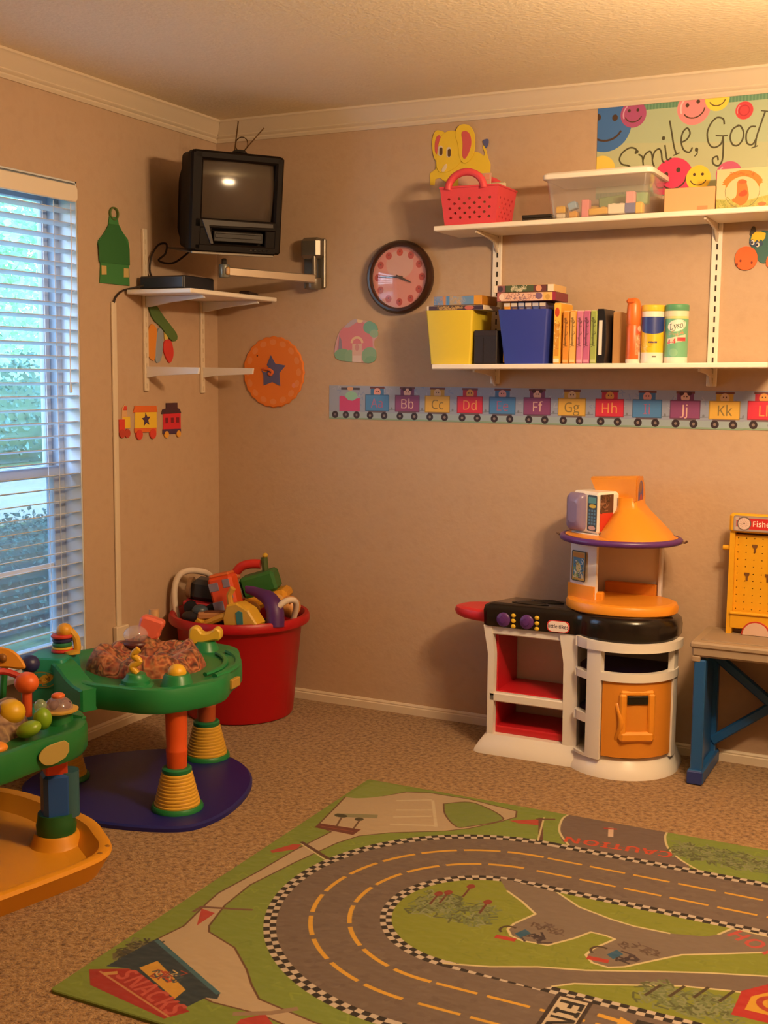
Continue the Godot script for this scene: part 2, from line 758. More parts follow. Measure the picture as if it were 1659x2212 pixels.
func window():
	var white = pm("d2d6da", 0.45)
	var frame = pm("a4adb8", 0.45)
	var w := Node3D.new()
	w.name = "window_1"
	add_child(w)
	w.set_meta("kind", "structure")
	var zc = (WIN0 + WIN1) / 2
	var zl = WIN1 - WIN0
	var y0 = SILL
	# jamb lining, sill board
	var m = M.new()
	for z in [WIN0 + 0.003, WIN1 - 0.003]:
		m.box(Vector3(-0.081, (y0 + HEAD) / 2, z), Vector3(0.158, HEAD - y0, 0.006), 0)
	m.box(Vector3(-0.081, HEAD - 0.003, zc), Vector3(0.158, 0.006, zl), 0)
	part(w, "window_jamb", m, white)
	part(w, "window_sill", M.new().box(Vector3(-0.05, y0 + 0.004, zc), Vector3(0.2, 0.022, zl + 0.0), 0.004), white)
	# outer frame and two sashes: the upper further out
	var fr = M.new()
	for z in [WIN0 + 0.018, WIN1 - 0.018]:
		fr.box(Vector3(-0.115, (y0 + HEAD) / 2, z), Vector3(0.07, HEAD - y0, 0.024), 0.002)
	fr.box(Vector3(-0.115, HEAD - 0.02, zc), Vector3(0.07, 0.03, zl), 0.002)
	part(w, "window_frame", fr, frame)
	for k in 2:
		var x = -0.128 if k == 1 else -0.098
		var a = y0 + 0.015 if k == 0 else 1.01
		var b = 1.045 if k == 0 else HEAD - 0.035
		var s = M.new()
		var za = WIN0 + 0.03
		var zb = WIN1 - 0.03
		for z in [za + 0.014, zb - 0.014]:
			s.box(Vector3(x, (a + b) / 2, z), Vector3(0.026, b - a, 0.03), 0.003)
		for y in [a + 0.018, b - 0.018]:
			s.box(Vector3(x, y, zc), Vector3(0.027, 0.036, zb - za - 0.03), 0.003)
		var sash = part(w, "sash", s, frame)
		var mu = M.new()
		mu.box(Vector3(x, (a + b) / 2, zc), Vector3(0.01, b - a - 0.06, 0.016), 0.002)
		if k == 0:
			mu.box(Vector3(x, a + 0.33, zc), Vector3(0.009, 0.016, zb - za - 0.05), 0.002)
		part(sash, "muntin", mu, white)
		part(sash, "glass_pane", M.new().box(Vector3(x, (a + b) / 2, zc), Vector3(0.003, b - a - 0.05, zb - za - 0.04), 0), clear("eaffff", 0.05, 0.02))
	var scr := StandardMaterial3D.new()
	scr.albedo_color = Color(Color("5f7488"), 0.45)
	scr.transparency = BaseMaterial3D.TRANSPARENCY_ALPHA
	scr.roughness = 0.9
	part(w, "insect_screen", M.new().box(Vector3(-0.142, (y0 + 1.03) / 2, zc), Vector3(0.002, 1.03 - y0, zl - 0.05), 0), scr, "grey insect screen over the lower sash")
	# the blind: valance, slats, bottom rail, cords
	var bl = thing("window_blind", "white slatted window blind with open slats and a plain valance", "blind", Vector3(-0.03, y0 + 0.02, zc))
	var B = bl.position
	var vp := []
	for q in rrect(-zl / 2 + 0.004, 0, zl / 2 - 0.004, 0.06, 0.018, 5):
		vp.append(q)
	part(bl, "valance", M.new().at(B + Vector3(0.026, HEAD - 0.074 - B.y, 0), Vector3(0, 90, 0)).prism(vp, 0, 0.013, 0.003), pm("e9dcc8", 0.4)).position = -B
	part(bl, "head_rail", M.new(B).box(Vector3(-0.03, HEAD - 0.03, zc), Vector3(0.05, 0.05, zl - 0.012), 0.003), pm("7d848c", 0.5))
	var slat = M.new()
	slat.box(Vector3.ZERO, Vector3(0.048, 0.0028, zl - 0.016), 0.001)
	var sm = slat.mesh()
	var wm := StandardMaterial3D.new()
	wm.albedo_color = Color("d4d8dc")
	wm.roughness = 0.45
	wm.backlight_enabled = true
	wm.backlight = Color(0.25, 0.27, 0.27)
	var n = 34
	for i in n:
		var y = HEAD - 0.105 - 0.0476 * i - B.y
		if y < 0.02: break
		piece(bl, "slat", sm, wm, Transform3D(Basis.from_euler(Vector3(0, 0, deg_to_rad(11.0))), Vector3(0.0, y, 0)))
	part(bl, "bottom_rail", M.new().box(Vector3(0, 0.008, 0), Vector3(0.05, 0.016, zl - 0.016), 0.003), wm)
	for z in [-zl / 2 + 0.12, 0.0, zl / 2 - 0.12]:
		for x in [-0.025, 0.026]:
			part(bl, "ladder_cord", M.new().tube([Vector3(x, 0.01, z), Vector3(x, HEAD - 0.08 - B.y, z)], 0.0013, 6), white)
	part(bl, "lift_cord", M.new().tube(curve([Vector3(0.03, HEAD - 0.08 - B.y, -zl / 2 + 0.035), Vector3(0.032, 1.35, -zl / 2 + 0.04), Vector3(0.033, 1.2, -zl / 2 + 0.055), Vector3(0.034, 1.0, -zl / 2 + 0.06)], 6), 0.002, 6), pm("e8d8d0", 0.6))
	part(bl, "cord_tassel", M.new().at(Vector3(0.034, 0.965, -zl / 2 + 0.06)).lathe(v2([0, 0, 0.007, 0.002, 0.006, 0.02, 0.003, 0.036, 0, 0.038]), 12), white)

func leaves(called: String, n: int, seed_: int, spread: Callable, size: float, mt: Material, parent: Node3D):
	var q = M.new()
	q.tri(Vector3(0, 0, 0), Vector3(0.5, 0.12, 0.35), Vector3(1, 0, 0))
	q.tri(Vector3(0, 0, 0), Vector3(1, 0, 0), Vector3(0.5, 0.12, -0.35))
	var mm := MultiMesh.new()
	mm.transform_format = MultiMesh.TRANSFORM_3D
	mm.mesh = q.mesh()
	mm.instance_count = n
	var r := RandomNumberGenerator.new()
	r.seed = seed_
	for i in n:
		var b = Basis.from_euler(Vector3(r.randf() * TAU, r.randf() * TAU, r.randf() * TAU)).scaled(Vector3.ONE * size * r.randf_range(0.6, 1.3))
		mm.set_instance_transform(i, Transform3D(b, spread.call(r)))
	var o := MultiMeshInstance3D.new()
	o.name = called
	o.multimesh = mm
	o.material_override = mt
	parent.add_child(o, true)
	o.set_meta("kind", "stuff")

func outside():
	var grass = tri_mat(noise_tex(31, 0.02, 512, ["3f5a33", "5f7d45", "76934f"], 4), null, 0.0, 0.5, 1.0)
	struct("ground", M.new().box(Vector3(-25.2, -0.45, -10), Vector3(50, 0.3, 80), 0), grass)
	struct("trim_5", M.new().box(Vector3(-8.7, -0.29, -12), Vector3(4.4, 0.04, 60), 0), pm("d6cab2", 0.9))
	var leaf := StandardMaterial3D.new()
	leaf.albedo_color = Color("b4d4b4")
	leaf.roughness = 0.6
	leaf.backlight_enabled = true
	leaf.backlight = Color(0.5, 0.65, 0.5)
	var leaf2 := StandardMaterial3D.new()
	leaf2.albedo_color = Color("4d7560")
	leaf2.roughness = 0.6
	var bark = pm("6a5a4a", 0.9)
	var tr = thing("leafy_tree", "tall leafy tree seen through the upper window sash", "tree", Vector3(-6.2, -0.3, -3.2))
	part(tr, "trunk", M.new().tube([Vector3(0, 0, 0), Vector3(0.1, 1.5, 0.1), Vector3(-0.1, 3.0, 0.2), Vector3(0.1, 4.5, 0)], [0.2, 0.16, 0.13, 0.06], 12), bark)
	leaves("foliage", 30000, 5, func(r):
		var k = r.randi() % 7
		var c = [Vector3(0, 4.0, 0), Vector3(1.3, 3.2, 1.3), Vector3(-1.0, 3.5, -1.5), Vector3(1.2, 3.4, -1.6), Vector3(-1.2, 3.0, 1.6), Vector3(0.8, 2.4, 0.2), Vector3(0.2, 2.5, -1.9)][k]
		var d = Vector3(r.randf_range(-1, 1), r.randf_range(-1, 1), r.randf_range(-1, 1)).normalized() * pow(r.randf(), 0.4)
		return c + d * Vector3(1.3, 0.95, 1.3), 0.085, leaf, tr)
	var h = thing("trimmed_hedge", "low dark green hedge seen through the lower window sash", "hedge", Vector3(-2.9, -0.3, -1.2))
	leaves("foliage", 40000, 6, func(r):
		var y = r.randf()
		return Vector3(r.randf_range(-0.55, 0.55), y * 0.62 + 0.05 * sin(r.randf() * 9.0), r.randf_range(-4.0, 4.0)), 0.04, leaf2, h)
	part(h, "branch", M.new().box(Vector3(0, 0.28, 0), Vector3(0.9, 0.56, 7.8), 0.1), pm("33492f", 0.9))
	var bush = thing("garden_bush", "broad green bush far behind the hedge outside the window", "bush", Vector3(-13.5, -0.3, -11.5))
	leaves("foliage", 24000, 8, func(r):
		var d = Vector3(r.randf_range(-1, 1), r.randf_range(-1, 1), r.randf_range(-1, 1)).normalized() * pow(r.randf(), 0.3)
		return d * Vector3(1.8, 1.5, 7.0) + Vector3(0, 1.3, 0), 0.11, leaf2, bush)
	part(bush, "branch", M.new().ball(Vector3(0, 0.8, 0), Vector3(1.3, 1.1, 6.0), 16), pm("4c6a4a", 0.9))

func shelves():
	var white = pm("eee4d6", 0.4)
	var dark = pm("3a2f26", 0.8)
	# two slotted uprights
	var sl = M.new().box(Vector3.ZERO, Vector3(0.006, 0.02, 0.003), 0).mesh()
	for k in 2:
		var x = [1.286, 2.108][k]
		var t = thing("shelf_upright", ["white slotted metal upright behind the blue bin", "white slotted metal upright right of the cleaning wipes"][k], "shelf upright", Vector3(x, 1.36, 0), "shelf uprights")
		part(t, "rail", M.new().box(Vector3(0, 0.31, 0.006), Vector3(0.036, 0.62, 0.012), 0.002), white)
		for i in 17:
			piece(t, "slot", sl, dark, Transform3D(Basis(), Vector3(0.002, 0.02 + i * 0.036, 0.0115)))
	# two boards, each on two brackets
	for k in 2:
		var y = [1.935, 1.431][k]
		var x0 = 1.13
		var x1 = [2.75, 2.336][k]
		var t = thing("wall_shelf", ["upper white wall shelf with the pink basket and clear bin", "lower white wall shelf with the yellow and blue bins"][k], "shelf", Vector3(x0, y, 0), "white wall shelves")
		t.rotation.z = 0.0105
		part(t, "board", M.new().box(Vector3((x1 - x0) / 2, -0.009, 0.138), Vector3(x1 - x0, 0.018, 0.245), 0.003), white)
		for bx in [1.286, 2.108]:
			var b = M.new().at(Vector3(bx - x0, -0.019, 0), Vector3(0, -90, 0))
			b.prism(v2([0.01, 0, 0.228, 0, 0.23, -0.01, 0.12, -0.016, 0.05, -0.026, 0.014, -0.062, 0.008, -0.062]), -0.004, 0.004, 0.001)
			part(t, "bracket", b, pm("d3c3ad", 0.5))

func corner_tv():
	var grey = pm("7d756a", 0.35, 0.6)
	var alu = pm("b5a694", 0.35, 0.7)
	var black = pm("140c08", 0.6)
	black.metallic_specular = 0.3
	var deep = pm("16110e", 0.5)
	var P = Vector3(0.375, 2.035, 0.427)
	# the set: local z is out of the screen
	var tv = thing("television", "dark box television with built-in tape slot up in the corner", "television", P, "", 53.0)
	tv.rotation.x = deg_to_rad(8.0)
	tv.rotation_order = EULER_ORDER_YXZ
	var w := 0.362
	var h := 0.366
	var rings := []
	for q in [[-0.03, 1.0, 0], [0.0, 1.0, 0], [0.006, 0.985, 0]]:
		var r := []
		for p in rrect(-w / 2 * q[1], -h / 2 * q[1], w / 2 * q[1], h / 2 * q[1], 0.02, 4):
			r.append(Vector3(p.x, p.y, q[0]))
		rings.append(r)
	# rear housing tapers
	var back := []
	for q in [[-0.37, 0.62, 0.6, -0.02], [-0.33, 0.68, 0.66, -0.015], [-0.16, 0.9, 0.86, -0.012], [-0.12, 0.98, 0.97, 0], [-0.02, 1.0, 1.0, 0]]:
		var r := []
		for p in rrect(-w / 2 * q[1], -h / 2 * q[2], w / 2 * q[1], h / 2 * q[2], 0.02, 4):
			r.append(Vector3(p.x, p.y + q[3], q[0]))
		back.append(r)
	part(tv, "rear_housing", M.new().loft(back), black)
	# front bezel with the screen opening
	var bz = M.new()
	var so = [-0.137, -0.06, 0.152, 0.152]
	bz.box(Vector3(-0.161, 0, 0), Vector3(0.048, h, 0.05), 0.008)
	bz.box(Vector3(0.1685, 0, 0), Vector3(0.033, h, 0.05), 0.008)
	bz.box(Vector3(0.0, 0.169, 0), Vector3(w - 0.01, 0.034, 0.05), 0.008)
	bz.box(Vector3(0.0, -0.078, 0), Vector3(w - 0.03, 0.036, 0.05), 0.004)
	bz.box(Vector3(0.0, -0.17, 0), Vector3(w - 0.03, 0.032, 0.05), 0.006)
	bz.box(Vector3(-0.12, -0.128, 0), Vector3(0.05, 0.07, 0.046), 0.004)
	bz.box(Vector3(0.145, -0.128, 0), Vector3(0.05, 0.07, 0.046), 0.004)
	var bzl = part(tv, "bezel", bz, black)
	var chin = M.new()
	chin.at(Vector3(0, 0, 0.024)).prism(v2([-0.14, -0.064, 0.15, -0.066, 0.15, -0.084, -0.108, -0.088, -0.088, -0.155, -0.102, -0.155]), 0, 0.004, 0.002)
	part(bzl, "chin_ridge", chin, pm("2a2019", 0.45))
	var scr := StandardMaterial3D.new()
	scr.albedo_color = Color("4a4038")
	scr.roughness = 0.12
	scr.metallic_specular = 0.5
	var sm = M.new()
	var rs := []
	var nx = 12
	# a gently domed screen
	for i in nx + 1:
		var r := []
		var u = lerpf(so[0], so[2], float(i) / nx)
		for j in nx + 1:
			var v = lerpf(so[1], so[3], float(j) / nx)
			var du = (u - 0.0075) / 0.145
			var dv = (v - 0.046) / 0.106
			r.append(Vector3(u, v, 0.02 - 0.016 * du * du - 0.011 * dv * dv))
		r.append(Vector3(u, so[3], -0.03))
		r.append(Vector3(u, so[1], -0.03))
		rs.append(r)
	sm.loft(rs)
	part(tv, "screen", sm, scr, "dark grey glass screen reflecting the lamp")
	part(bzl, "tape_slot", M.new().box(Vector3(0.012, -0.125, 0.006), Vector3(0.2, 0.04, 0.03), 0.003), deep)
	part(bzl, "tape_flap", M.new().box(Vector3(0.012, -0.122, 0.018), Vector3(0.19, 0.02, 0.01), 0.003), pm("1f1712", 0.5))
	for i in 5:
		part(bzl, "button", M.new().box(Vector3(0.06 + i * 0.018, -0.17, 0.027), Vector3(0.011, 0.006, 0.006), 0.002), deep)
	# rabbit ears
	var ta = thing("rabbit_ear_antenna", "thin wire rabbit ear antenna on top of the television", "antenna", P + Vector3(0.02, 0.184, 0.0))
	part(ta, "base", M.new().at(Vector3(0, 0, 0)).lathe(v2([0, 0, 0.03, 0, 0.028, 0.006, 0.02, 0.012, 0, 0.013]), 20), deep)
	var rod = pm("5d4327", 0.35, 0.7)
	part(ta, "rod", M.new().tube([Vector3(-0.018, 0.012, 0.005), Vector3(-0.004, 0.12, -0.0)], 0.0025, 6), rod)
	part(ta, "rod", M.new().tube([Vector3(0.02, 0.012, -0.005), Vector3(0.085, 0.095, -0.04)], 0.0025, 6), rod)
	var loop := []
	for i in 20:
		loop.append(Vector3(0.01 + 0.028 * cos(TAU * i / 20), 0.034 + 0.026 * sin(TAU * i / 20), 0.0))
	part(ta, "loop", M.new().tube(loop, 0.002, 6, true), rod)
	# the swing-arm mount on the back wall
	var mt = thing("television_mount", "grey swing-arm wall mount holding the television in the corner", "tv mount", Vector3(0.49, 1.74, 0))
	var b0 = mt.position
	part(mt, "wall_plate", M.new(b0).box(Vector3(0.488, 1.84, 0.008), Vector3(0.1, 0.2, 0.016), 0.004), grey)
	part(mt, "pivot_housing", M.new(b0).box(Vector3(0.488, 1.9, 0.03), Vector3(0.09, 0.085, 0.06), 0.014), grey)
	part(mt, "pivot_housing", M.new(b0).at(Vector3(0.497, 1.735, 0.035)).lathe(v2([0, 0, 0.028, 0.0, 0.034, 0.01, 0.034, 0.04, 0.03, 0.045, 0, 0.045]), 20), grey)
	part(mt, "pivot_pin", M.new(b0).tube([Vector3(0.505, 1.74, 0.045), Vector3(0.505, 1.87, 0.045)], 0.012), grey)
	var e = Vector3(0.305, 1.785, 0.4)
	var s0 = Vector3(0.515, 1.775, 0.06)
	var arm = M.new(b0).dirs((e + s0) / 2, e - s0, Vector3.UP)
	arm.box(Vector3.ZERO, Vector3((e - s0).length(), 0.034, 0.022), 0.004)
	part(mt, "swing_arm", arm, alu)
	part(mt, "elbow", M.new(b0).at(e + Vector3(0, -0.024, 0)).lathe(v2([0, 0, 0.02, 0, 0.022, 0.004, 0.022, 0.046, 0.02, 0.05, 0, 0.05]), 18), pm("8d8f8a", 0.35, 0.6))
	part(mt, "elbow_cap", M.new(b0).box(e + Vector3(0.024, 0.0, 0.012), Vector3(0.014, 0.03, 0.014), 0.004), pm("c08a3c", 0.4))
	var e2 = P + Vector3(-0.1, -0.215, -0.07)
	var arm2 = M.new(b0).dirs((e + e2) / 2 + Vector3(0, 0.012, 0), e2 - e, Vector3.UP)
	arm2.box(Vector3.ZERO, Vector3((e - e2).length(), 0.02, 0.02), 0.004)
	part(mt, "swing_arm", arm2, grey)
	var tray = part(mt, "tray", M.new().box(Vector3(-0.01, -0.189, -0.135), Vector3(0.33, 0.006, 0.32), 0.002).box(Vector3(-0.01, -0.189, 0.026), Vector3(0.33, 0.01, 0.005), 0.002), grey)
	tray.transform = Transform3D(tv.transform.basis, tv.position - b0)

func left_wall_things():
	var white = pm("dac9b0", 0.5)
	var dark = pm("3a2f26", 0.8)
	# uprights, corner board on brackets, bare brackets
	var sl = M.new().box(Vector3.ZERO, Vector3(0.003, 0.018, 0.006), 0).mesh()
	for k in 2:
		var t = thing("shelf_upright", ["white upright on the window wall above the paper train", "white upright on the window wall nearest the room corner"][k], "shelf upright", Vector3(0, [1.318, 1.305][k], [0.51, 0.125][k]))
		var hh = [0.63, 0.42][k]
		part(t, "rail", M.new().box(Vector3(0.006, hh / 2, 0), Vector3(0.012, hh, 0.026), 0.002), white)
		for i in int(hh / 0.04):
			piece(t, "slot", sl, pm("cbb89c", 0.8), Transform3D(Basis(), Vector3(0.0115, 0.02 + i * 0.04, 0.002)))
		var b = thing("shelf_bracket", ["bare white shelf bracket sticking out left of the orange paper plate", "bare white shelf bracket ending in front of the orange paper plate"][k], "shelf bracket", Vector3(0.012, 1.4, [0.51, 0.125][k]), "bare shelf brackets")
		part(b, "arm", M.new().prism(v2([0, -0.03, 0.05, -0.022, 0.246, -0.012, 0.25, 0.012, 0, 0.014]), -0.005, 0.005, 0.001), pm("e6e0dc", 0.4))
	var t = thing("corner_shelf", "white shelf board under the television carrying the black player", "shelf", Vector3(0.013, 1.69, 0.33))
	var b0 = t.position
	part(t, "board", M.new(b0).box(Vector3(0.163, 1.697, 0.328), Vector3(0.3, 0.017, 0.612), 0.003), pm("efe6da", 0.4))
	for z in [0.51, 0.125]:
		part(t, "bracket", M.new(b0).at(Vector3(0.013, 1.687, z)).prism(v2([0, 0, 0.27, 0, 0.275, -0.01, 0.12, -0.024, 0.02, -0.04, 0, -0.04]), -0.006, 0.006, 0.001), pm("dfe0e2", 0.4))
	var pl = thing("disc_player", "flat black disc player on the board under the television", "disc player", Vector3(0.125, 1.706, 0.46))
	var plc = part(pl, "case", M.new().box(Vector3(0, 0.03, 0), Vector3(0.21, 0.05, 0.2), 0.004), pm("23242c", 0.35))
	part(pl, "front_panel", M.new().box(Vector3(0.0, 0.03, 0.1015), Vector3(0.2, 0.042, 0.006), 0.002), pm("2c3040", 0.3))
	part(plc, "foot", M.new().box(Vector3(0, 0.0025, 0.07), Vector3(0.18, 0.005, 0.03), 0.001), pm("151515", 0.6))
	part(plc, "foot", M.new().box(Vector3(0, 0.0025, -0.07), Vector3(0.18, 0.005, 0.03), 0.001), pm("151515", 0.6))
	var c2 = thing("remote_control", "small dark remote control lying at the back of the corner shelf", "remote control", Vector3(0.25, 1.706, 0.14), "", 20)
	part(c2, "case", M.new().box(Vector3(0, 0.008, 0), Vector3(0.045, 0.016, 0.16), 0.004), pm("2b1a18", 0.4))
	part(c2, "keypad", M.new().box(Vector3(0, 0.0165, -0.01), Vector3(0.03, 0.002, 0.11), 0.0005), pm("6b2a22", 0.5))
	var cab = pm("2a1a12", 0.6)
	solo("black_cable", "black cable looping up the wall behind the disc player", "cable", M.new(Vector3(0.02, 1.71, 0.42)).tube(curve([Vector3(0.03, 1.735, 0.29), Vector3(0.018, 1.76, 0.47), Vector3(0.016, 1.83, 0.485), Vector3(0.018, 1.89, 0.44), Vector3(0.03, 1.9, 0.4), Vector3(0.04, 1.86, 0.42), Vector3(0.03, 1.83, 0.45), Vector3(0.04, 1.83, 0.36), Vector3(0.1, 1.9, 0.3), Vector3(0.13, 1.95, 0.28)], 6), 0.004, 8), cab, Vector3(0.02, 1.71, 0.42))
	solo("black_cable", "short dark cable running from the corner shelf to the cable cover", "cable", M.new(Vector3(0.01, 1.66, 0.7)).tube(curve([Vector3(0.008, 1.652, 0.703), Vector3(0.008, 1.675, 0.69), Vector3(0.007, 1.7, 0.65), Vector3(0.02, 1.714, 0.6), Vector3(0.05, 1.725, 0.572)], 5), 0.004, 8), cab, Vector3(0.01, 1.66, 0.7))
	var cc = thing("cable_cover", "slim white cable cover running down the wall beside the window", "cable cover", Vector3(0, 0.4, 0.702))
	part(cc, "channel", M.new().prism(rrect(-0.014, 0.0, 0.014, 0.01, 0.004, 3), 0, 1.255, 0.001), white).transform = Transform3D(Basis(Vector3(0, 0, 1), Vector3(1, 0, 0), Vector3(0, 1, 0)), Vector3.ZERO)
	part(cc, "connector_box", M.new().box(Vector3(0.012, -0.03, -0.004), Vector3(0.024, 0.075, 0.075), 0.004), white)
	# paper cut-outs: drawn in a plane whose x runs towards the corner
	var Q = func(zy: Array, z0: float, y0: float) -> Array:
		var p := []
		for i in range(0, zy.size(), 2):
			p.append(Vector2(z0 - zy[i], zy[i + 1] - y0))
		return p
	var L = thing("paper_lantern", "green paper lantern cut-out hanging beside the window", "cut-out", Vector3(0.002, 1.722, 0.69), "", 90)
	var body = Q.call([0.777, 0.0, 0.603, 0.0, 0.604, 0.06, 0.61, 0.125, 0.607, 0.135, 0.6, 0.14, 0.608, 0.175, 0.64, 0.2, 0.662, 0.225, 0.668, 0.25, 0.715, 0.25, 0.722, 0.215, 0.752, 0.18, 0.78, 0.155, 0.785, 0.14, 0.772, 0.13, 0.772, 0.06], 0.69, 0.0)
	var lb = part(L, "body", M.new().prism(body, 0, 0.004, 0.001), pm("3d7d42", 0.7))
	part(L, "roof", M.new().prism(Q.call([0.78, 0.075, 0.602, 0.078, 0.603, 0.14, 0.64, 0.195, 0.665, 0.222, 0.72, 0.222, 0.75, 0.18, 0.785, 0.145], 0.69, 0.0), 0.004, 0.006, 0.0005), pm("2f6a35", 0.7))
	for z in [0.755, 0.625]:
		part(lb, "window", M.new().prism(Q.call([z + 0.014, 0.03, z - 0.014, 0.032, z - 0.014, 0.065, z + 0.014, 0.064], 0.69, 0.0), 0.004, 0.006, 0.0005), pm("c5aa6a", 0.7))
	var ring := []
	for i in 20:
		ring.append(Vector3(0.0 + 0.023 * cos(TAU * i / 20), 0.262 + 0.022 * sin(TAU * i / 20), 0.003))
	part(L, "ring", M.new().tube(ring, 0.007, 8, true, 0.5), pm("5d7438", 0.7))
	var V = thing("paper_vegetables", "bunch of green, orange, blue and red paper shapes under the corner shelf", "cut-out", Vector3(0.002, 1.435, 0.4), "", 90)
	part(V, "green_leaf", M.new().prism(soft(Q.call([0.495, 0.225, 0.455, 0.24, 0.405, 0.19, 0.33, 0.135, 0.3, 0.11, 0.305, 0.085, 0.345, 0.082, 0.41, 0.14, 0.465, 0.165], 0.4, 0.0), 1), 0.0, 0.007, 0.001), pm("54713a", 0.7))
	part(V, "orange_shape", M.new().prism(soft(Q.call([0.475, 0.155, 0.435, 0.135, 0.43, 0.09, 0.45, 0.0, 0.475, 0.005, 0.503, 0.03, 0.505, 0.09], 0.4, 0.0), 2), 0, 0.004, 0.001), pm("d98a32", 0.7))
	part(V, "blue_shape", M.new().prism(soft(Q.call([0.43, 0.14, 0.39, 0.125, 0.398, 0.06, 0.41, 0.0, 0.45, -0.01, 0.445, 0.06], 0.4, 0.0), 2), 0, 0.005, 0.001), pm("8f9aa8", 0.7))
	part(V, "red_shape", M.new().prism(soft(Q.call([0.385, 0.09, 0.34, 0.09, 0.322, 0.03, 0.35, -0.012, 0.375, 0.01, 0.398, 0.05], 0.4, 0.0), 2), 0, 0.005, 0.001), pm("cf3a33", 0.7))
	part(V, "yellow_shape", M.new().prism(soft(Q.call([0.385, 0.125, 0.36, 0.118, 0.362, 0.085, 0.385, 0.085], 0.4, 0.0), 1), 0, 0.0035, 0.001), pm("d8bd62", 0.7))
	# paper train
	var red = pm("d4402f", 0.7)
	var yel = pm("e8bf35", 0.7)
	var ora = pm("dd6a2a", 0.7)
	var pur = pm("4a3252", 0.7)
	var e = thing("paper_train_car", "small red and yellow paper train engine on the window wall, left of the other two", "cut-out", Vector3(0.002, 1.135, 0.645), "paper train cut-outs", 90)
	part(e, "cab", M.new().prism(v2([-0.012, 0.04, 0.034, 0.04, 0.034, 0.085, -0.012, 0.085]), 0, 0.003), yel)
	part(e, "boiler", M.new().prism(v2([-0.035, 0.025, 0.0, 0.025, 0.0, 0.075, -0.035, 0.075]), 0, 0.004), red)
	part(e, "smoke_stack", M.new().prism(v2([-0.018, 0.07, 0.02, 0.07, 0.016, 0.12, 0.002, 0.132, -0.012, 0.12]), 0, 0.002), pm("d8a878", 0.7))
	part(e, "cap", M.new().prism(v2([-0.008, 0.11, 0.016, 0.11, 0.012, 0.126, -0.002, 0.126]), 0.0, 0.004), red)
	for x in [-0.018, 0.014]:
		part(e, "wheel", M.new().at(Vector3(x, 0.02, 0), Vector3(90, 0, 0)).lathe(v2([0, 0, 0.017, 0, 0.017, 0.005, 0, 0.005]), 18), pm("b5402f", 0.7))
	var w = thing("paper_train_car", "yellow paper train wagon with a dark star between the other two", "cut-out", Vector3(0.002, 1.135, 0.513), "paper train cut-outs", 90)
	var wbd = part(w, "wagon_body", M.new().prism(v2([-0.068, 0.035, 0.07, 0.033, 0.07, 0.105, -0.066, 0.107]), 0, 0.003), yel)
	part(w, "roof", M.new().prism(v2([-0.078, 0.1, 0.075, 0.098, 0.068, 0.124, -0.068, 0.126]), 0, 0.004), ora)
	part(w, "chassis", M.new().prism(v2([-0.072, 0.02, 0.066, 0.018, 0.066, 0.036, -0.072, 0.038]), 0, 0.004), ora)
	part(wbd, "star", M.new().prism(star(0.0, 0.07, 0.028, 0.0125, 0.1), 0.003, 0.005, 0.0005), pur)
	for x in [-0.045, 0.042]:
		part(w, "wheel", M.new().at(Vector3(x, 0.012, 0), Vector3(90, 0, 0)).lathe(v2([0, 0, 0.02, 0, 0.02, 0.006, 0, 0.006]), 18), red)
	var cb = thing("paper_train_car", "red paper train caboose with a dark roof, nearest the room corner", "cut-out", Vector3(0.002, 1.13, 0.343), "paper train cut-outs", 90)
	var cbd = part(cb, "wagon_body", M.new().prism(v2([-0.056, 0.03, 0.062, 0.028, 0.062, 0.1, -0.056, 0.1]), 0, 0.003), pm("d02a38", 0.7))
	part(cb, "roof", M.new().prism(v2([-0.068, 0.094, 0.066, 0.094, 0.056, 0.112, 0.04, 0.116, 0.04, 0.138, -0.036, 0.138, -0.036, 0.116, -0.06, 0.112]), 0, 0.004), pm("4a2a35", 0.7))
	for x in [-0.034, 0.003, 0.04]:
		part(cbd, "window", M.new().prism(v2([x - 0.009, 0.056, x + 0.009, 0.056, x + 0.009, 0.078, x - 0.009, 0.078]), 0.003, 0.0045, 0.0005), pm("7a1a2a", 0.7))
	part(cb, "chassis", M.new().prism(v2([-0.06, 0.012, 0.062, 0.01, 0.062, 0.03, -0.06, 0.032]), 0, 0.004), pur)
	for x in [-0.038, 0.044]:
		part(cb, "wheel", M.new().at(Vector3(x, 0.01, 0), Vector3(90, 0, 0)).lathe(v2([0, 0, 0.014, 0, 0.014, 0.006, 0, 0.006]), 18), pm("e0a03a", 0.7))

func star(x, y, r0, r1, turn) -> Array:
	var p := []
	for i in 10:
		var a = PI / 2 + turn + PI * i / 5.0
		var r = r0 if i % 2 == 0 else r1
		p.append(Vector2(x + cos(a) * r, y + sin(a) * r))
	return p

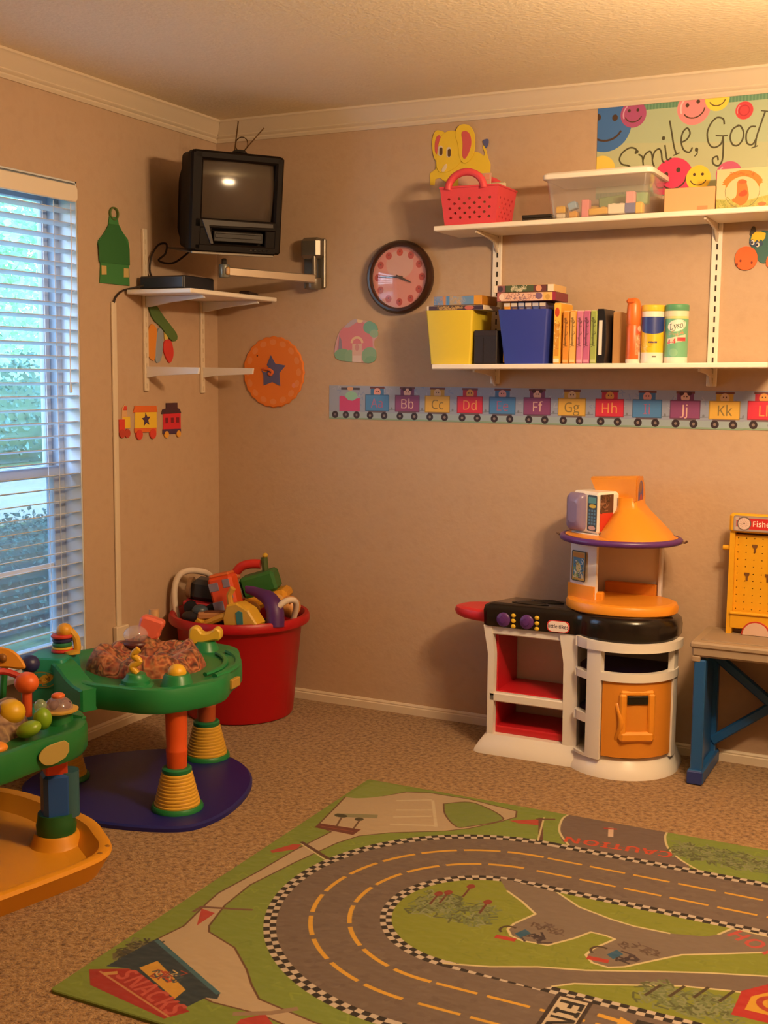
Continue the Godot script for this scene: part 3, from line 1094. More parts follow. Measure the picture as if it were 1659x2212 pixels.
func back_wall_things():
	# clock
	var face = Pad.new(0.25, 0.25, 1400, Color("d9a59c"))
	face.ell(0.125, 0.125, 0.118, 0.118, Color("d98f86"))
	face.ell(0.125, 0.175, 0.06, 0.055, Color("d4a59b"))
	for i in 12:
		var a = TAU * i / 12
		var x = 0.125 + sin(a) * 0.097
		var y = 0.125 + cos(a) * 0.097
		var c = Color("c8452f") if i == 0 else Color("b8403a")
		face.ell(x, y, 0.0135, 0.0145, c)
		face.ell(x, y + 0.003, 0.0035, 0.0035, c.darkened(0.35))
	var ck = thing("wall_clock", "round wall clock with dark brown rim and pink face ringed with red apples", "clock", Vector3(0.88, 1.775, 0.0))
	var up = Vector3(90, 0, 0)
	part(ck, "rim", M.new().at(Vector3.ZERO, up).lathe(v2([0, 0, 0.132, 0.0, 0.143, 0.006, 0.145, 0.018, 0.142, 0.031, 0.134, 0.04, 0.125, 0.041, 0.12, 0.034, 0.119, 0.02, 0, 0.02]), 56), pm("3a2016", 0.22))
	part(ck, "face", M.new().uvs(Vector3(-0.125, -0.125, 0), Vector3(0.25, 0, 0), Vector3(0, 0.25, 0)).prism(rrect(-0.119, -0.119, 0.119, 0.119, 0.118, 12), 0.02, 0.0215, 0.0002), printed(face.tex(), 0.6))
	var hand = pm("3a2218", 0.4)
	part(ck, "minute_hand", M.new().at(Vector3(0, 0, 0.0235), Vector3(0, 0, 88)).prism(v2([-0.004, -0.015, 0.004, -0.015, 0.002, 0.085, -0.002, 0.085]), 0, 0.0015, 0.0004), hand)
	part(ck, "hour_hand", M.new().at(Vector3(0, 0, 0.0255), Vector3(0, 0, -113)).prism(v2([-0.005, -0.015, 0.005, -0.015, 0.003, 0.045, 0, 0.06, -0.003, 0.045]), 0, 0.0015, 0.0004), hand)
	part(ck, "hand_cap", M.new().at(Vector3(0, 0, 0.022), up).lathe(v2([0, 0, 0.006, 0, 0.005, 0.007, 0, 0.008]), 14), hand)
	var dome := []
	for i in 9:
		var r = 0.121 * i / 8.0
		dome.append(Vector2(r, 0.044 - 0.012 * pow(i / 8.0, 2)))
	dome.reverse()
	part(ck, "glass", M.new().at(Vector3.ZERO, up).lathe(dome, 48), clear("ffffff", 0.03, 0.02))
	# orange paper plate with a blue star
	var pp = Pad.new(0.31, 0.31, 1200, Color("df7a2c"))
	for i in 16:
		var a = TAU * i / 16
		pp.ell(0.155 + 0.125 * cos(a), 0.155 + 0.125 * sin(a), 0.012, 0.016, Color("e08a4a"), a)
	pp.ell(0.077, 0.223, 0.004, 0.004, Color("6a3014"))
	pp.ell(0.256, 0.1, 0.009, 0.01, Color("df8a6a"))
	var ol := []
	for i in 96:
		var a = TAU * i / 96
		var r = 0.149 + 0.0022 * cos(a * 24)
		ol.append(Vector2(cos(a) * r, sin(a) * r))
	var pl = thing("paper_plate", "round orange paper plate with a blue star in the middle", "wall plate", Vector3(0.285, 1.397, 0.001))
	part(pl, "plate", M.new().uvs(Vector3(-0.155, -0.155, 0), Vector3(0.31, 0, 0), Vector3(0, 0.31, 0)).prism(ol, 0, 0.008, 0.004), printed(pp.tex(), 0.7))
	var pst = part(pl, "star", M.new().prism(v2([-0.01, 0.07, 0.011, 0.036, 0.062, 0.028, 0.032, -0.004, 0.036, -0.058, -0.003, -0.042, -0.046, -0.057, -0.047, -0.012, -0.056, 0.006, -0.036, -0.002, -0.015, 0.012, -0.03, 0.03]), 0.008, 0.0105, 0.0006), pm("5b5a86", 0.7))
	part(pst, "curl", M.new().tube(curve([Vector3(-0.052, 0.014, 0.01), Vector3(-0.02, 0.012, 0.014), Vector3(0.0, 0.002, 0.014), Vector3(-0.008, -0.012, 0.013), Vector3(-0.02, -0.006, 0.011)], 5), 0.006, 8), pm("d96a30", 0.7))
	# house cut-out
	var hp = Pad.new(0.22, 0.2, 1500, Color("c9a0a8"))
	# (origin 0.57, 1.43)
	hp.poly(v2([0.02, 0.06, 0.03, 0.13, 0.06, 0.165, 0.095, 0.19, 0.14, 0.17, 0.18, 0.14, 0.185, 0.06]), Color("cd7f8e"))
	hp.poly(v2([0.05, 0.15, 0.075, 0.175, 0.095, 0.19, 0.12, 0.178, 0.1, 0.165, 0.075, 0.15]), Color("b3a5b5"))
	hp.ell(0.125, 0.178, 0.014, 0.01, Color("dfc3a0"))
	hp.poly(v2([0.025, 0.05, 0.03, 0.12, 0.04, 0.1, 0.045, 0.05]), Color("8f86a0"))
	hp.ell(0.175, 0.15, 0.035, 0.026, Color("75a89a"))
	hp.ell(0.19, 0.125, 0.02, 0.016, Color("8fae98"))
	hp.ell(0.045, 0.035, 0.04, 0.03, Color("7fa78a"))
	hp.ell(0.08, 0.03, 0.025, 0.03, Color("86ab8e"))
	hp.ell(0.17, 0.035, 0.036, 0.036, Color("86ac92"))
	hp.ell(0.178, 0.015, 0.03, 0.02, Color("7aa58a"))
	hp.arc(0.112, 0.085, 0.025, 10, 170, 0.01, Color("d9b99a"))
	hp.rect(0.09, 0.0, 0.045, 0.085, Color("cfaea6"))
	hp.ell(0.112, 0.07, 0.01, 0.014, Color("c58f92"))
	hp.rect(0.092, 0.002, 0.04, 0.035, Color("d6c2bc"))
	var hs = thing("paper_house", "pink paper schoolhouse cut-out with green bushes, below and left of the clock", "cut-out", Vector3(0.57, 1.43, 0.001))
	part(hs, "cut_out", M.new().uvs(Vector3.ZERO, Vector3(0.22, 0, 0), Vector3(0, 0.2, 0)).prism(soft(v2([0.005, 0.045, 0.012, 0.086, 0.025, 0.128, 0.056, 0.159, 0.095, 0.186, 0.134, 0.18, 0.186, 0.172, 0.206, 0.15, 0.208, 0.112, 0.191, 0.1, 0.188, 0.078, 0.2, 0.055, 0.2, 0.02, 0.175, 0.005, 0.135, 0.009, 0.087, 0.011, 0.017, 0.018]), 1), 0, 0.003, 0.0006), printed(hp.tex(), 0.7))
	elephant()
	horse()
	alphabet()
	banner()

func elephant():
	var x0 = 0.995
	var y0 = 2.06
	var yel = pm("e6c436", 0.65)
	var pk = pm("cf5a5a", 0.65)
	var F = func(a: Array) -> Array:
		var p := []
		for i in range(0, a.size(), 2):
			p.append(Vector2(a[i] - x0, a[i + 1] - y0))
		return p
	var t = thing("paper_elephant", "yellow paper elephant cut-out with pink ears behind the pink basket", "cut-out", Vector3(x0, y0, 0.001))
	part(t, "body", M.new().prism(F.call([0.998, 2.171, 0.999, 2.126, 1.017, 2.124, 1.02, 2.147, 1.04, 2.151, 1.07, 2.13, 1.075, 2.07, 1.11, 2.07, 1.115, 2.11, 1.2, 2.11, 1.2, 2.07, 1.245, 2.07, 1.249, 2.189, 1.238, 2.215, 1.228, 2.25, 1.22, 2.262, 1.216, 2.255, 1.226, 2.23, 1.222, 2.222, 1.2, 2.236, 1.18, 2.24, 1.15, 2.2, 1.12, 2.31, 1.07, 2.325, 1.04, 2.31, 1.022, 2.23, 1.021, 2.185]), 0, 0.003, 0.0006), yel)
	part(t, "ear", M.new().prism(soft(F.call([1.02, 2.215, 1.008, 2.25, 1.005, 2.3, 1.018, 2.332, 1.04, 2.33, 1.065, 2.318, 1.06, 2.26, 1.035, 2.215]), 2), 0.003, 0.005, 0.0006), yel)
	part(t, "ear_lining", M.new().prism(soft(F.call([1.026, 2.311, 1.043, 2.312, 1.041, 2.275, 1.036, 2.235, 1.019, 2.245, 1.017, 2.283]), 2), 0.005, 0.0062, 0.0003), pk)
	part(t, "head", M.new().prism(soft(F.call([1.025, 2.18, 1.028, 2.25, 1.04, 2.305, 1.07, 2.326, 1.11, 2.324, 1.14, 2.28, 1.14, 2.22, 1.11, 2.185, 1.06, 2.165]), 2), 0.005, 0.007, 0.0006), yel)
	part(t, "ear", M.new().prism(soft(F.call([1.1, 2.31, 1.115, 2.34, 1.14, 2.346, 1.17, 2.335, 1.188, 2.3, 1.188, 2.24, 1.165, 2.205, 1.14, 2.195, 1.12, 2.225, 1.118, 2.27]), 2), 0.007, 0.009, 0.0006), yel)
	part(t, "ear_lining", M.new().prism(soft(F.call([1.128, 2.316, 1.15, 2.32, 1.168, 2.304, 1.174, 2.27, 1.164, 2.236, 1.146, 2.21, 1.134, 2.226, 1.138, 2.274]), 2), 0.009, 0.0102, 0.0003), pk)
	for k in 2:
		var ex = [1.043, 1.078][k]
		var ey = [2.252, 2.244][k]
		part(t, "eye", M.new().at(Vector3(ex - x0, ey - y0, 0)).prism(rrect(-0.0095, -0.02, 0.0095, 0.02, 0.0095, 6), 0.007, 0.0082, 0.0003), pm("d8c8b0", 0.6))
		part(t, "pupil", M.new().at(Vector3(ex - x0 + 0.003, ey - y0 - 0.002, 0)).prism(rrect(-0.0065, -0.015, 0.0065, 0.015, 0.0065, 6), 0.0082, 0.0092, 0.0003), pm("5c4426", 0.5))
	part(t, "tusk", M.new().prism(soft(F.call([1.045, 2.175, 1.066, 2.205, 1.075, 2.195, 1.062, 2.17]), 2), 0.007, 0.009, 0.0005), pm("e3cda8", 0.6))
	part(t, "tail_tuft", M.new().prism(soft(F.call([1.215, 2.28, 1.24, 2.285, 1.242, 2.265, 1.23, 2.245, 1.222, 2.262]), 1), 0.003, 0.005, 0.0005), pm("565a8a", 0.7))

func horse():
	var x0 = 2.16
	var y0 = 1.75
	var F = func(a: Array) -> Array:
		var p := []
		for i in range(0, a.size(), 2):
			p.append(Vector2(a[i] - x0, a[i + 1] - y0))
		return p
	var t = thing("paper_donkey", "blue paper donkey cut-out with a big orange muzzle and yellow fringe", "cut-out", Vector3(x0, y0, 0.001))
	var blue = pm("40506e", 0.7)
	part(t, "head", M.new().prism(soft(F.call([2.22, 1.85, 2.215, 1.875, 2.235, 1.895, 2.27, 1.9, 2.3, 1.885, 2.31, 1.83, 2.29, 1.79, 2.255, 1.785, 2.24, 1.82]), 2), 0, 0.003, 0.0005), pm("3f6a66", 0.7))
	part(t, "body", M.new().prism(soft(F.call([2.26, 1.9, 2.4, 1.88, 2.44, 1.8, 2.42, 1.75, 2.33, 1.75, 2.28, 1.78, 2.27, 1.83]), 1), 0, 0.0025, 0.0005), pm("3f6a66", 0.7))
	part(t, "ear", M.new().prism(soft(F.call([2.216, 1.878, 2.222, 1.912, 2.234, 1.915, 2.24, 1.892]), 1), 0.003, 0.0045, 0.0005), pm("4a4038", 0.7))
	part(t, "brow", M.new().prism(soft(F.call([2.214, 1.855, 2.225, 1.872, 2.262, 1.862, 2.262, 1.845, 2.235, 1.842]), 1), 0.003, 0.0045, 0.0005), blue)
	part(t, "fringe", M.new().prism(F.call([2.222, 1.868, 2.226, 1.885, 2.238, 1.895, 2.255, 1.895, 2.272, 1.888, 2.27, 1.872, 2.262, 1.862, 2.256, 1.868, 2.25, 1.86, 2.243, 1.867, 2.236, 1.86, 2.23, 1.869]), 0.0045, 0.006, 0.0005), pm("e2bd2c", 0.7))
	for p in [Vector2(2.229, 1.858), Vector2(2.246, 1.85)]:
		part(t, "eye", M.new().at(Vector3(p.x - x0, p.y - y0, 0)).prism(rrect(-0.006, -0.008, 0.006, 0.008, 0.006, 5), 0.0045, 0.006, 0.0003), pm("e8dccf", 0.6))
		part(t, "pupil", M.new().at(Vector3(p.x - x0 - 0.002, p.y - y0, 0)).prism(rrect(-0.0035, -0.005, 0.0035, 0.005, 0.0035, 5), 0.006, 0.0068, 0.0002), pm("2c2440", 0.6))
	part(t, "muzzle", M.new().prism(soft(F.call([2.168, 1.805, 2.18, 1.838, 2.207, 1.848, 2.237, 1.838, 2.251, 1.805, 2.238, 1.772, 2.208, 1.762, 2.18, 1.773]), 2), 0.004, 0.008, 0.001), pm("e8662e", 0.7))
	for p in [Vector2(2.191, 1.797), Vector2(2.179, 1.785), Vector2(2.229, 1.79)]:
		part(t, "nostril", M.new().at(Vector3(p.x - x0, p.y - y0, 0)).prism(rrect(-0.0035, -0.0045, 0.0035, 0.0045, 0.0035, 4), 0.008, 0.0088, 0.0002), pm("7a2c1a", 0.6))
	part(t, "hoof", M.new().prism(soft(F.call([2.275, 1.8, 2.29, 1.82, 2.32, 1.81, 2.31, 1.77, 2.28, 1.77]), 1), 0.003, 0.006, 0.0005), pm("e8662e", 0.7))

func alphabet():
	# the printed border: an engine and one wagon a letter
	var wash = Color("979fb4")
	var X0 = 0.553
	for k in 2:
		var w = [1.672, 0.73][k]
		var p = Pad.new(w, 0.137, 1200 if k == 0 else 900, wash)
		p.rect(0, 0, w, 0.03, Color("9dafb6"))
		p.rect(0, 0, w, 0.007, Color("8aa58c"))
		p.scribble(w / 2, 0.1, w / 2, 0.03, int(w * 60), 0.012, [Color("9fa6ba"), Color("8594b6"), Color("a8aebe")])
		var names = ["", "Aa", "Bb", "Cc", "Dd", "Ee", "Ff", "Gg", "Hh", "Ii", "Jj", "Kk"] if k == 0 else ["Ll", "Mm", "Nn", "Oo", "Pp"]
		var at = [0.651, 0.775, 0.91, 1.042, 1.181, 1.316, 1.457, 1.594, 1.739, 1.879, 2.017, 2.156] if k == 0 else [2.291, 2.43, 2.57, 2.71, 2.85]
		var cols = [Color("4f86bd"), Color("8d4a78"), Color("e0b04a"), Color("d8324a")]
		var inks = [Color("a8688c"), Color("e0b8a8"), Color("8a7440"), Color("ec9a5a")]
		for i in at.size():
			var x = at[i] - (X0 if k == 0 else 2.225)
			if k == 0 and i == 0:
				p.poly(v2([x - 0.05, 0.033, x + 0.045, 0.033, x + 0.045, 0.088, x + 0.03, 0.085, x + 0.012, 0.075, x - 0.01, 0.078, x - 0.02, 0.09, x - 0.04, 0.096, x - 0.05, 0.092]), Color("c9487c"))
				p.ell(x + 0.005, 0.096, 0.028, 0.018, Color("8fc0a8"))
				p.rect(x - 0.042, 0.12, 0.03, 0.009, Color("4a4048"))
				p.rect(x + 0.012, 0.12, 0.032, 0.009, Color("4a4048"))
				p.ell(x, 0.125, 0.014, 0.008, Color("d0a080"))
				for d in [-0.07, -0.02, 0.03]:
					p.ell(x + d, 0.018, 0.0145, 0.0145, Color("3c3038"))
					p.ell(x + d, 0.018, 0.005, 0.005, Color("7a6a70"))
				continue
			var q = (i - 1) % 4 if k == 0 else (i + 3) % 4
			var c = cols[q]
			var hw = 0.053
			p.rect(x - 0.03, 0.1, 0.06, 0.03, c.darkened(0.15))
			p.rect(x - 0.033, 0.126, 0.066, 0.008, Color("6a3c3c"))
			var fur = [Color("d99a90"), Color("e2b8a8"), Color("cfae88"), Color("d6964a")][q]
			p.ell(x, 0.112, 0.016, 0.017, fur)
			p.ell(x - 0.005, 0.115, 0.0022, 0.0025, Color("4a2a2a"))
			p.ell(x + 0.005, 0.115, 0.0022, 0.0025, Color("4a2a2a"))
			if q == 1:
				p.ell(x - 0.014, 0.126, 0.008, 0.007, Color("4a2430"))
				p.ell(x + 0.014, 0.126, 0.008, 0.007, Color("4a2430"))
			p.rect(x - hw, 0.037, 2 * hw, 0.064, c)
			p.line([Vector2(x - hw, 0.037), Vector2(x + hw, 0.037), Vector2(x + hw, 0.101), Vector2(x - hw, 0.101)], 0.003, c.darkened(0.25), true)
			p.rect(x - 0.04, 0.03, 0.08, 0.006, Color("6a5a62"))
			for d in [-0.032, 0.032]:
				p.ell(x + d, 0.018, 0.0145, 0.0145, Color("33262c"))
				p.ell(x + d, 0.018, 0.0055, 0.0055, Color("8a7a72"))
			p.line([Vector2(x + hw, 0.042), Vector2(x + hw + 0.03, 0.044)], 0.002, Color("6f7a86"))
			p.text(names[i], x, 0.067, 0.037, inks[q])
			p.ell(x + 0.066, 0.047, 0.004, 0.006, Color("7a8088"))
		var t = thing("alphabet_border", ["long blue alphabet train border strip under the lower shelf, letters A to K", "second blue alphabet train border strip beginning with the letter L"][k], "wall border", Vector3([X0, 2.224][k], [1.2075, 1.2095][k], [0.0008, 0.0014][k]), "alphabet border strips")
		part(t, "strip", M.new().uvs(Vector3.ZERO, Vector3(w, 0, 0), Vector3(0, 0.137, 0)).box(Vector3(w / 2, 0.0685, 0.0006), Vector3(w, 0.137, 0.0012), 0), printed(p.tex(), 0.55))

func smiley(p: Pad, x, y, r, c: Color, turn := 0.0, face := true, glint := false):
	p.ell(x, y, r, r, c)
	if glint:
		p.arc(x, y, r * 0.78, 130, 200, r * 0.1, c.lightened(0.45))
	if face:
		var ink = Color("4a3526")
		var R = func(a, b): return Vector2(x, y) + Vector2(a, b).rotated(turn) * r
		for s in [-1, 1]:
			var e = R.call(0.33 * s, 0.28)
			p.ell(e.x, e.y, r * 0.11, r * 0.12, ink)
		var pts := []
		for i in 13:
			var a = lerpf(200, 340, i / 12.0)
			pts.append(R.call(cos(deg_to_rad(a)) * 0.66, sin(deg_to_rad(a)) * 0.58))
		p.line(pts, r * 0.075, ink)

func banner():
	var w = 1.25
	var h = 0.325
	var p = Pad.new(w, h, 1100, Color("a9b898"))
	p.poly(v2([0, 0, w, 0, w, 0.12, 0, 0.2]), Color("b2b894"))
	# striped border along the top and bottom
	p.rect(0, h - 0.022, w, 0.022, Color("5d8a70"))
	p.rect(0, 0, w, 0.022, Color("5d8a70"))
	for i in 110:
		p.rect(i * 0.0115, h - 0.022, 0.005, 0.022, Color("6f9a7c"))
		p.rect(i * 0.0115, 0, 0.005, 0.022, Color("6f9a7c"))
	smiley(p, 0.03, 0.262, 0.095, Color("3f6fb2"), -0.1)
	smiley(p, 0.131, 0.292, 0.047, Color("a8507e"), 0.0, true, true)
	smiley(p, 0.345, 0.295, 0.058, Color("e08a90"), 0.25, true, true)
	smiley(p, 0.425, 0.32, 0.042, Color("e8cf4a"), 0.1)
	smiley(p, 0.518, 0.272, 0.03, Color("d23e48"), 0.0, false, true)
	p.arc(0.518, 0.272, 0.017, 0, 360, 0.004, Color("b02c3c"))
	smiley(p, 0.02, 0.105, 0.05, Color("e8c95a"), 0.0, false)
	smiley(p, 0.283, 0.062, 0.068, Color("d03864"), 0.3)
	smiley(p, 0.37, 0.055, 0.043, Color("ecc63c"))
	smiley(p, 0.475, 0.06, 0.045, Color("c0567c"), 0.0, false, true)
	smiley(p, 0.72, 0.28, 0.05, Color("4a86b8"))
	smiley(p, 0.9, 0.06, 0.06, Color("d98a3a"), -0.2)
	smiley(p, 1.1, 0.27, 0.055, Color("c85a86"), 0.2)
	# curly lettering
	var ink = Color("45432c")
	var S = func(a: Array, lw := 0.0055):
		var q := []
		for v in v2(a): q.append(Vector3(v.x, v.y, 0))
		var r := []
		for v in curve(q, 8): r.append(Vector2(v.x, v.y))
		p.line(r, lw, ink)
	# S m i l e ,
	S.call([0.152, 0.16, 0.14, 0.172, 0.12, 0.175, 0.095, 0.16, 0.085, 0.138, 0.095, 0.12, 0.12, 0.112, 0.135, 0.095, 0.128, 0.07, 0.1, 0.06, 0.078, 0.07])
	S.call([0.152, 0.16, 0.143, 0.155, 0.146, 0.166])
	S.call([0.155, 0.15, 0.168, 0.14, 0.172, 0.115, 0.176, 0.095])
	S.call([0.17, 0.125, 0.178, 0.148, 0.195, 0.158, 0.203, 0.145, 0.206, 0.12, 0.212, 0.105])
	S.call([0.205, 0.13, 0.212, 0.155, 0.228, 0.164, 0.236, 0.15, 0.24, 0.125, 0.247, 0.115])
	S.call([0.248, 0.175, 0.252, 0.15, 0.258, 0.125, 0.272, 0.13])
	p.ell(0.242, 0.2, 0.006, 0.007, ink)
	S.call([0.262, 0.258, 0.27, 0.22, 0.28, 0.17, 0.29, 0.14])
	S.call([0.28, 0.138, 0.3, 0.145], 0.004)
	S.call([0.305, 0.18, 0.325, 0.19, 0.335, 0.21, 0.325, 0.228, 0.31, 0.215, 0.305, 0.185, 0.315, 0.155, 0.335, 0.145, 0.345, 0.16])
	p.ell(0.36, 0.152, 0.006, 0.007, ink)
	S.call([0.363, 0.15, 0.362, 0.138, 0.354, 0.13], 0.004)
	# G o d
	S.call([0.452, 0.232, 0.447, 0.25, 0.425, 0.255, 0.405, 0.235, 0.395, 0.205, 0.402, 0.17, 0.42, 0.155, 0.443, 0.165, 0.45, 0.19])
	S.call([0.425, 0.195, 0.45, 0.192, 0.465, 0.193], 0.004)
	S.call([0.45, 0.19, 0.452, 0.15, 0.45, 0.11, 0.438, 0.092, 0.42, 0.1, 0.418, 0.118, 0.432, 0.124, 0.436, 0.112])
	S.call([0.5, 0.222, 0.482, 0.212, 0.474, 0.185, 0.484, 0.16, 0.502, 0.157, 0.516, 0.175, 0.518, 0.2, 0.508, 0.22, 0.498, 0.224])
	S.call([0.558, 0.215, 0.54, 0.214, 0.528, 0.192, 0.532, 0.162, 0.55, 0.156, 0.562, 0.175])
	S.call([0.588, 0.262, 0.576, 0.225, 0.563, 0.18, 0.56, 0.15])
	S.call([0.575, 0.266, 0.597, 0.262], 0.004)
	S.call([0.548, 0.144, 0.568, 0.15], 0.004)
	var t = thing("smiley_banner", "pale green smiley face banner lettered with a curly greeting, high on the wall", "poster", Vector3(1.663, 2.035, 0.001))
	part(t, "sheet", M.new().uvs(Vector3.ZERO, Vector3(w, 0, 0), Vector3(0, h, 0)).box(Vector3(w / 2, h / 2, 0.0008), Vector3(w, h, 0.0016), 0), printed(p.tex(), 0.5))

func sy(x: float, y: float) -> float:
	return y + 0.0105 * (x - 1.13)

func top_shelf_things():
	var Y = func(x): return sy(x, 1.9352)
	# pink basket: holed sides, an arched handle on the front and back
	var pk = pm("dd4a55", 0.45)
	var bx = 1.263
	var b = thing("plastic_basket", "pink plastic basket with round holes and arched handles on the upper shelf", "basket", Vector3(bx, Y.call(bx), 0.15))
	var o = b.position
	var yb = 0.002
	var yt = 0.135
	var dif = func(i, j): return j > 0 and j < 5 and (i + j) % 2 == 0 and i > 0 and i < 10
	var C = [Vector3(-0.099, yb, 0.085), Vector3(0.101, yb, 0.085), Vector3(0.101, yb, -0.075), Vector3(-0.099, yb, -0.075)]
	var D = [Vector3(-0.113, yt, 0.1), Vector3(0.115, yt, 0.1), Vector3(0.115, yt, -0.09), Vector3(-0.113, yt, -0.09)]
	for k in 4:
		var n = 11 if k % 2 == 0 else 9
		part(b, "side", M.new().holed(C[k], C[(k + 1) % 4], D[(k + 1) % 4], D[k], n, 8, 0.66, 0.003, func(i, j): return j > 0 and j < 6 and (i + j) % 2 == 0 and i > 0 and i < n - 1, 0.5), pk)
	part(b, "bottom", M.new().box(Vector3(0.001, yb + 0.0015, 0.005), Vector3(0.2, 0.003, 0.16), 0.001), pk)
	for s in [1, -1]:
		var band := []
		for i in 13:
			var a = PI * i / 12.0
			band.append(Vector3(-0.012 + cos(a) * -0.07, yt - 0.008 + sin(a) * 0.06, s * 0.098))
		part(b, "handle", M.new().tube(band, 0.0135, 10), pk)
	part(b, "rim", M.new().tube([D[0], D[1], D[2], D[3]], 0.004, 8, true), pk)
	var pap = pm("e3d3b4", 0.8)
	var pp = thing("paper_stack", "cream papers standing upright inside the pink basket", "papers", o + Vector3(0.05, 0.006, -0.03))
	part(pp, "sheets", M.new().box(Vector3(-0.005, 0.078, -0.01), Vector3(0.088, 0.156, 0.012), 0.001), pap)
	part(pp, "spiral_edge", M.new().tube([Vector3(-0.045, 0.157, -0.01), Vector3(0.035, 0.157, -0.01)], 0.003, 6), pm("b9a684", 0.6))
	var bk = thing("picture_card", "pinkish card leaning inside the pink basket behind its handle", "card", o + Vector3(-0.03, 0.006, -0.02))
	part(bk, "card", M.new().at(Vector3.ZERO, Vector3(-4, 0, 0)).box(Vector3(0, 0.1, 0), Vector3(0.13, 0.19, 0.008), 0.001), pm("cda28c", 0.7))
	part(bk, "patch", M.new().at(Vector3.ZERO, Vector3(-4, 0, 0)).box(Vector3(0.05, 0.18, 0.005), Vector3(0.02, 0.02, 0.002), 0.0004), pm("e0957e", 0.7))
	# flat black case
	var fb = thing("flat_case", "flat black case lying beside the clear bin on the upper shelf", "case", Vector3(1.52, Y.call(1.52), 0.18))
	part(fb, "lid", M.new().box(Vector3(0, 0.0155, 0), Vector3(0.11, 0.011, 0.12), 0.002), pm("2a2018", 0.5))
	part(fb, "body", M.new().box(Vector3(0, 0.005, 0), Vector3(0.108, 0.01, 0.118), 0.002), pm("33281f", 0.5))
	# clear bin
	var cx = 1.742
	var cb = thing("clear_bin", "clear plastic storage bin with a white lid full of blocks", "storage bin", Vector3(cx, Y.call(cx), 0.14))
	cb.rotation.z = 0.0105
	var rings := []
	for q in [[0.163, 0.0], [0.168, 0.004], [0.185, 0.136], [0.19, 0.138], [0.19, 0.144], [0.182, 0.144], [0.1655, 0.007], [0.16, 0.005]]:
		var r := []
		var dz = q[0] - 0.163
		for p in rrect(-q[0], -0.105 - dz * 0.6, q[0], 0.105 + dz * 0.6, 0.02, 3):
			r.append(Vector3(p.x, q[1], p.y))
		rings.append(r)
	var cm = clear("e8dcd4", 0.09, 0.1)
	part(cb, "tub", M.new().loft(rings, true), cm)
	var lr := []
	for q in [[0.19, 0.134], [0.196, 0.136], [0.196, 0.15], [0.188, 0.157], [0.175, 0.158]]:
		var r := []
		var dz = q[0] - 0.163
		for p in rrect(-q[0], -0.105 - dz * 0.7, q[0], 0.105 + dz * 0.7, 0.022, 4):
			r.append(Vector3(p.x, q[1], p.y))
		lr.append(r)
	# a lid is a shell: its underside shows through the tub
	for q in [[0.172, 0.154], [0.186, 0.152], [0.19, 0.146]]:
		var r := []
		var dz = q[0] - 0.163
		for p in rrect(-q[0], -0.105 - dz * 0.7, q[0], 0.105 + dz * 0.7, 0.022, 4):
			r.append(Vector3(p.x, q[1], p.y))
		lr.append(r)
	part(cb, "lid", M.new().loft([lr[0], lr[1], lr[2], lr[3], lr[4]]), pm("efe4d8", 0.4))
	# toy blocks in the bin
	var blk = [["e6b432", -0.145, 0.045, 0.05, 0.03, 0.02, 0, 0.014, "yellow toy block at the left end of the clear bin, upper one"], ["e8ddc8", -0.145, 0.02, 0.05, 0.028, 0.02, 0, 0.015, "cream toy block at the lower left corner of the clear bin"], ["8fb4d6", -0.1, 0.055, 0.06, 0.028, 0.022, 18, 0.014, "pale blue toy block tilted near the left of the clear bin"], ["dca02c", -0.095, 0.022, 0.062, 0.026, 0.022, 4, 0.013, "long mustard toy block under the tilted pale blue one"], ["e8909a", -0.052, 0.04, 0.062, 0.024, 0.058, 0, 0.014, "pink upright toy block in the clear bin"], ["e0b03a", -0.005, 0.03, 0.064, 0.06, 0.02, 3, 0.013, "yellow toy bar right of the pink upright block"], ["efe6d2", 0.06, 0.035, 0.06, 0.056, 0.03, 0, 0.016, "white toy block in the middle right of the clear bin"], ["5a6aa8", 0.107, 0.035, 0.062, 0.034, 0.03, 0, 0.014, "blue toy block carrying the small pink one"], ["e5a0a4", 0.107, 0.07, 0.062, 0.028, 0.036, 0, 0.014, "small pink toy block with a face on the blue one"], ["e6b83c", 0.138, 0.033, 0.062, 0.022, 0.034, 0, 0.012, "yellow toy block right of the blue one"], ["7fae7c", 0.142, 0.068, 0.04, 0.036, 0.034, 0, 0.014, "green toy block at the right end of the clear bin"], ["7d9c6a", 0.02, 0.075, -0.03, 0.09, 0.03, 5, 0.016, "dull green toy block lying at the back of the clear bin"], ["c9a24a", -0.03, 0.04, -0.045, 0.1, 0.04, -4, 0.02, "tan toy block at the back left of the clear bin"], ["c58a68", 0.08, 0.065, -0.04, 0.07, 0.036, 8, 0.018, "brown toy block at the back right of the clear bin"]]
	for q in blk:
		var bt = thing("toy_block", q[8], "toy block", Vector3(cx + q[1], cb.position.y + q[2] + 0.0105 * q[1] - 0.008, 0.14 + q[3]), "toy blocks in the clear bin")
		bt.rotation.z = deg_to_rad(q[6])
		part(bt, "brick", M.new().box(Vector3.ZERO, Vector3(q[4] * 1.12, q[5] * 1.15, 0.034), 0.003), pm(q[0], 0.45))
		for k in (2 if q[4] > 0.045 else 1):
			var dx = (k - 0.5) * q[4] * 0.5 if q[4] > 0.045 else 0.0
			part(bt, "stud", M.new().at(Vector3(dx, q[5] / 2, 0)).lathe(v2([0, -0.001, 0.007, -0.001, 0.007, 0.004, 0.006, 0.005, 0, 0.005]), 14), pm(q[0], 0.45))
	# tan box and the picture puzzle
	var tb = thing("cardboard_box", "plain tan cardboard box between the clear bin and the picture box", "box", Vector3(2.047, Y.call(2.047), 0.12))
	part(tb, "carton", M.new().box(Vector3(0, 0.042, 0), Vector3(0.17, 0.084, 0.16), 0.002), pm("cfa274", 0.8))
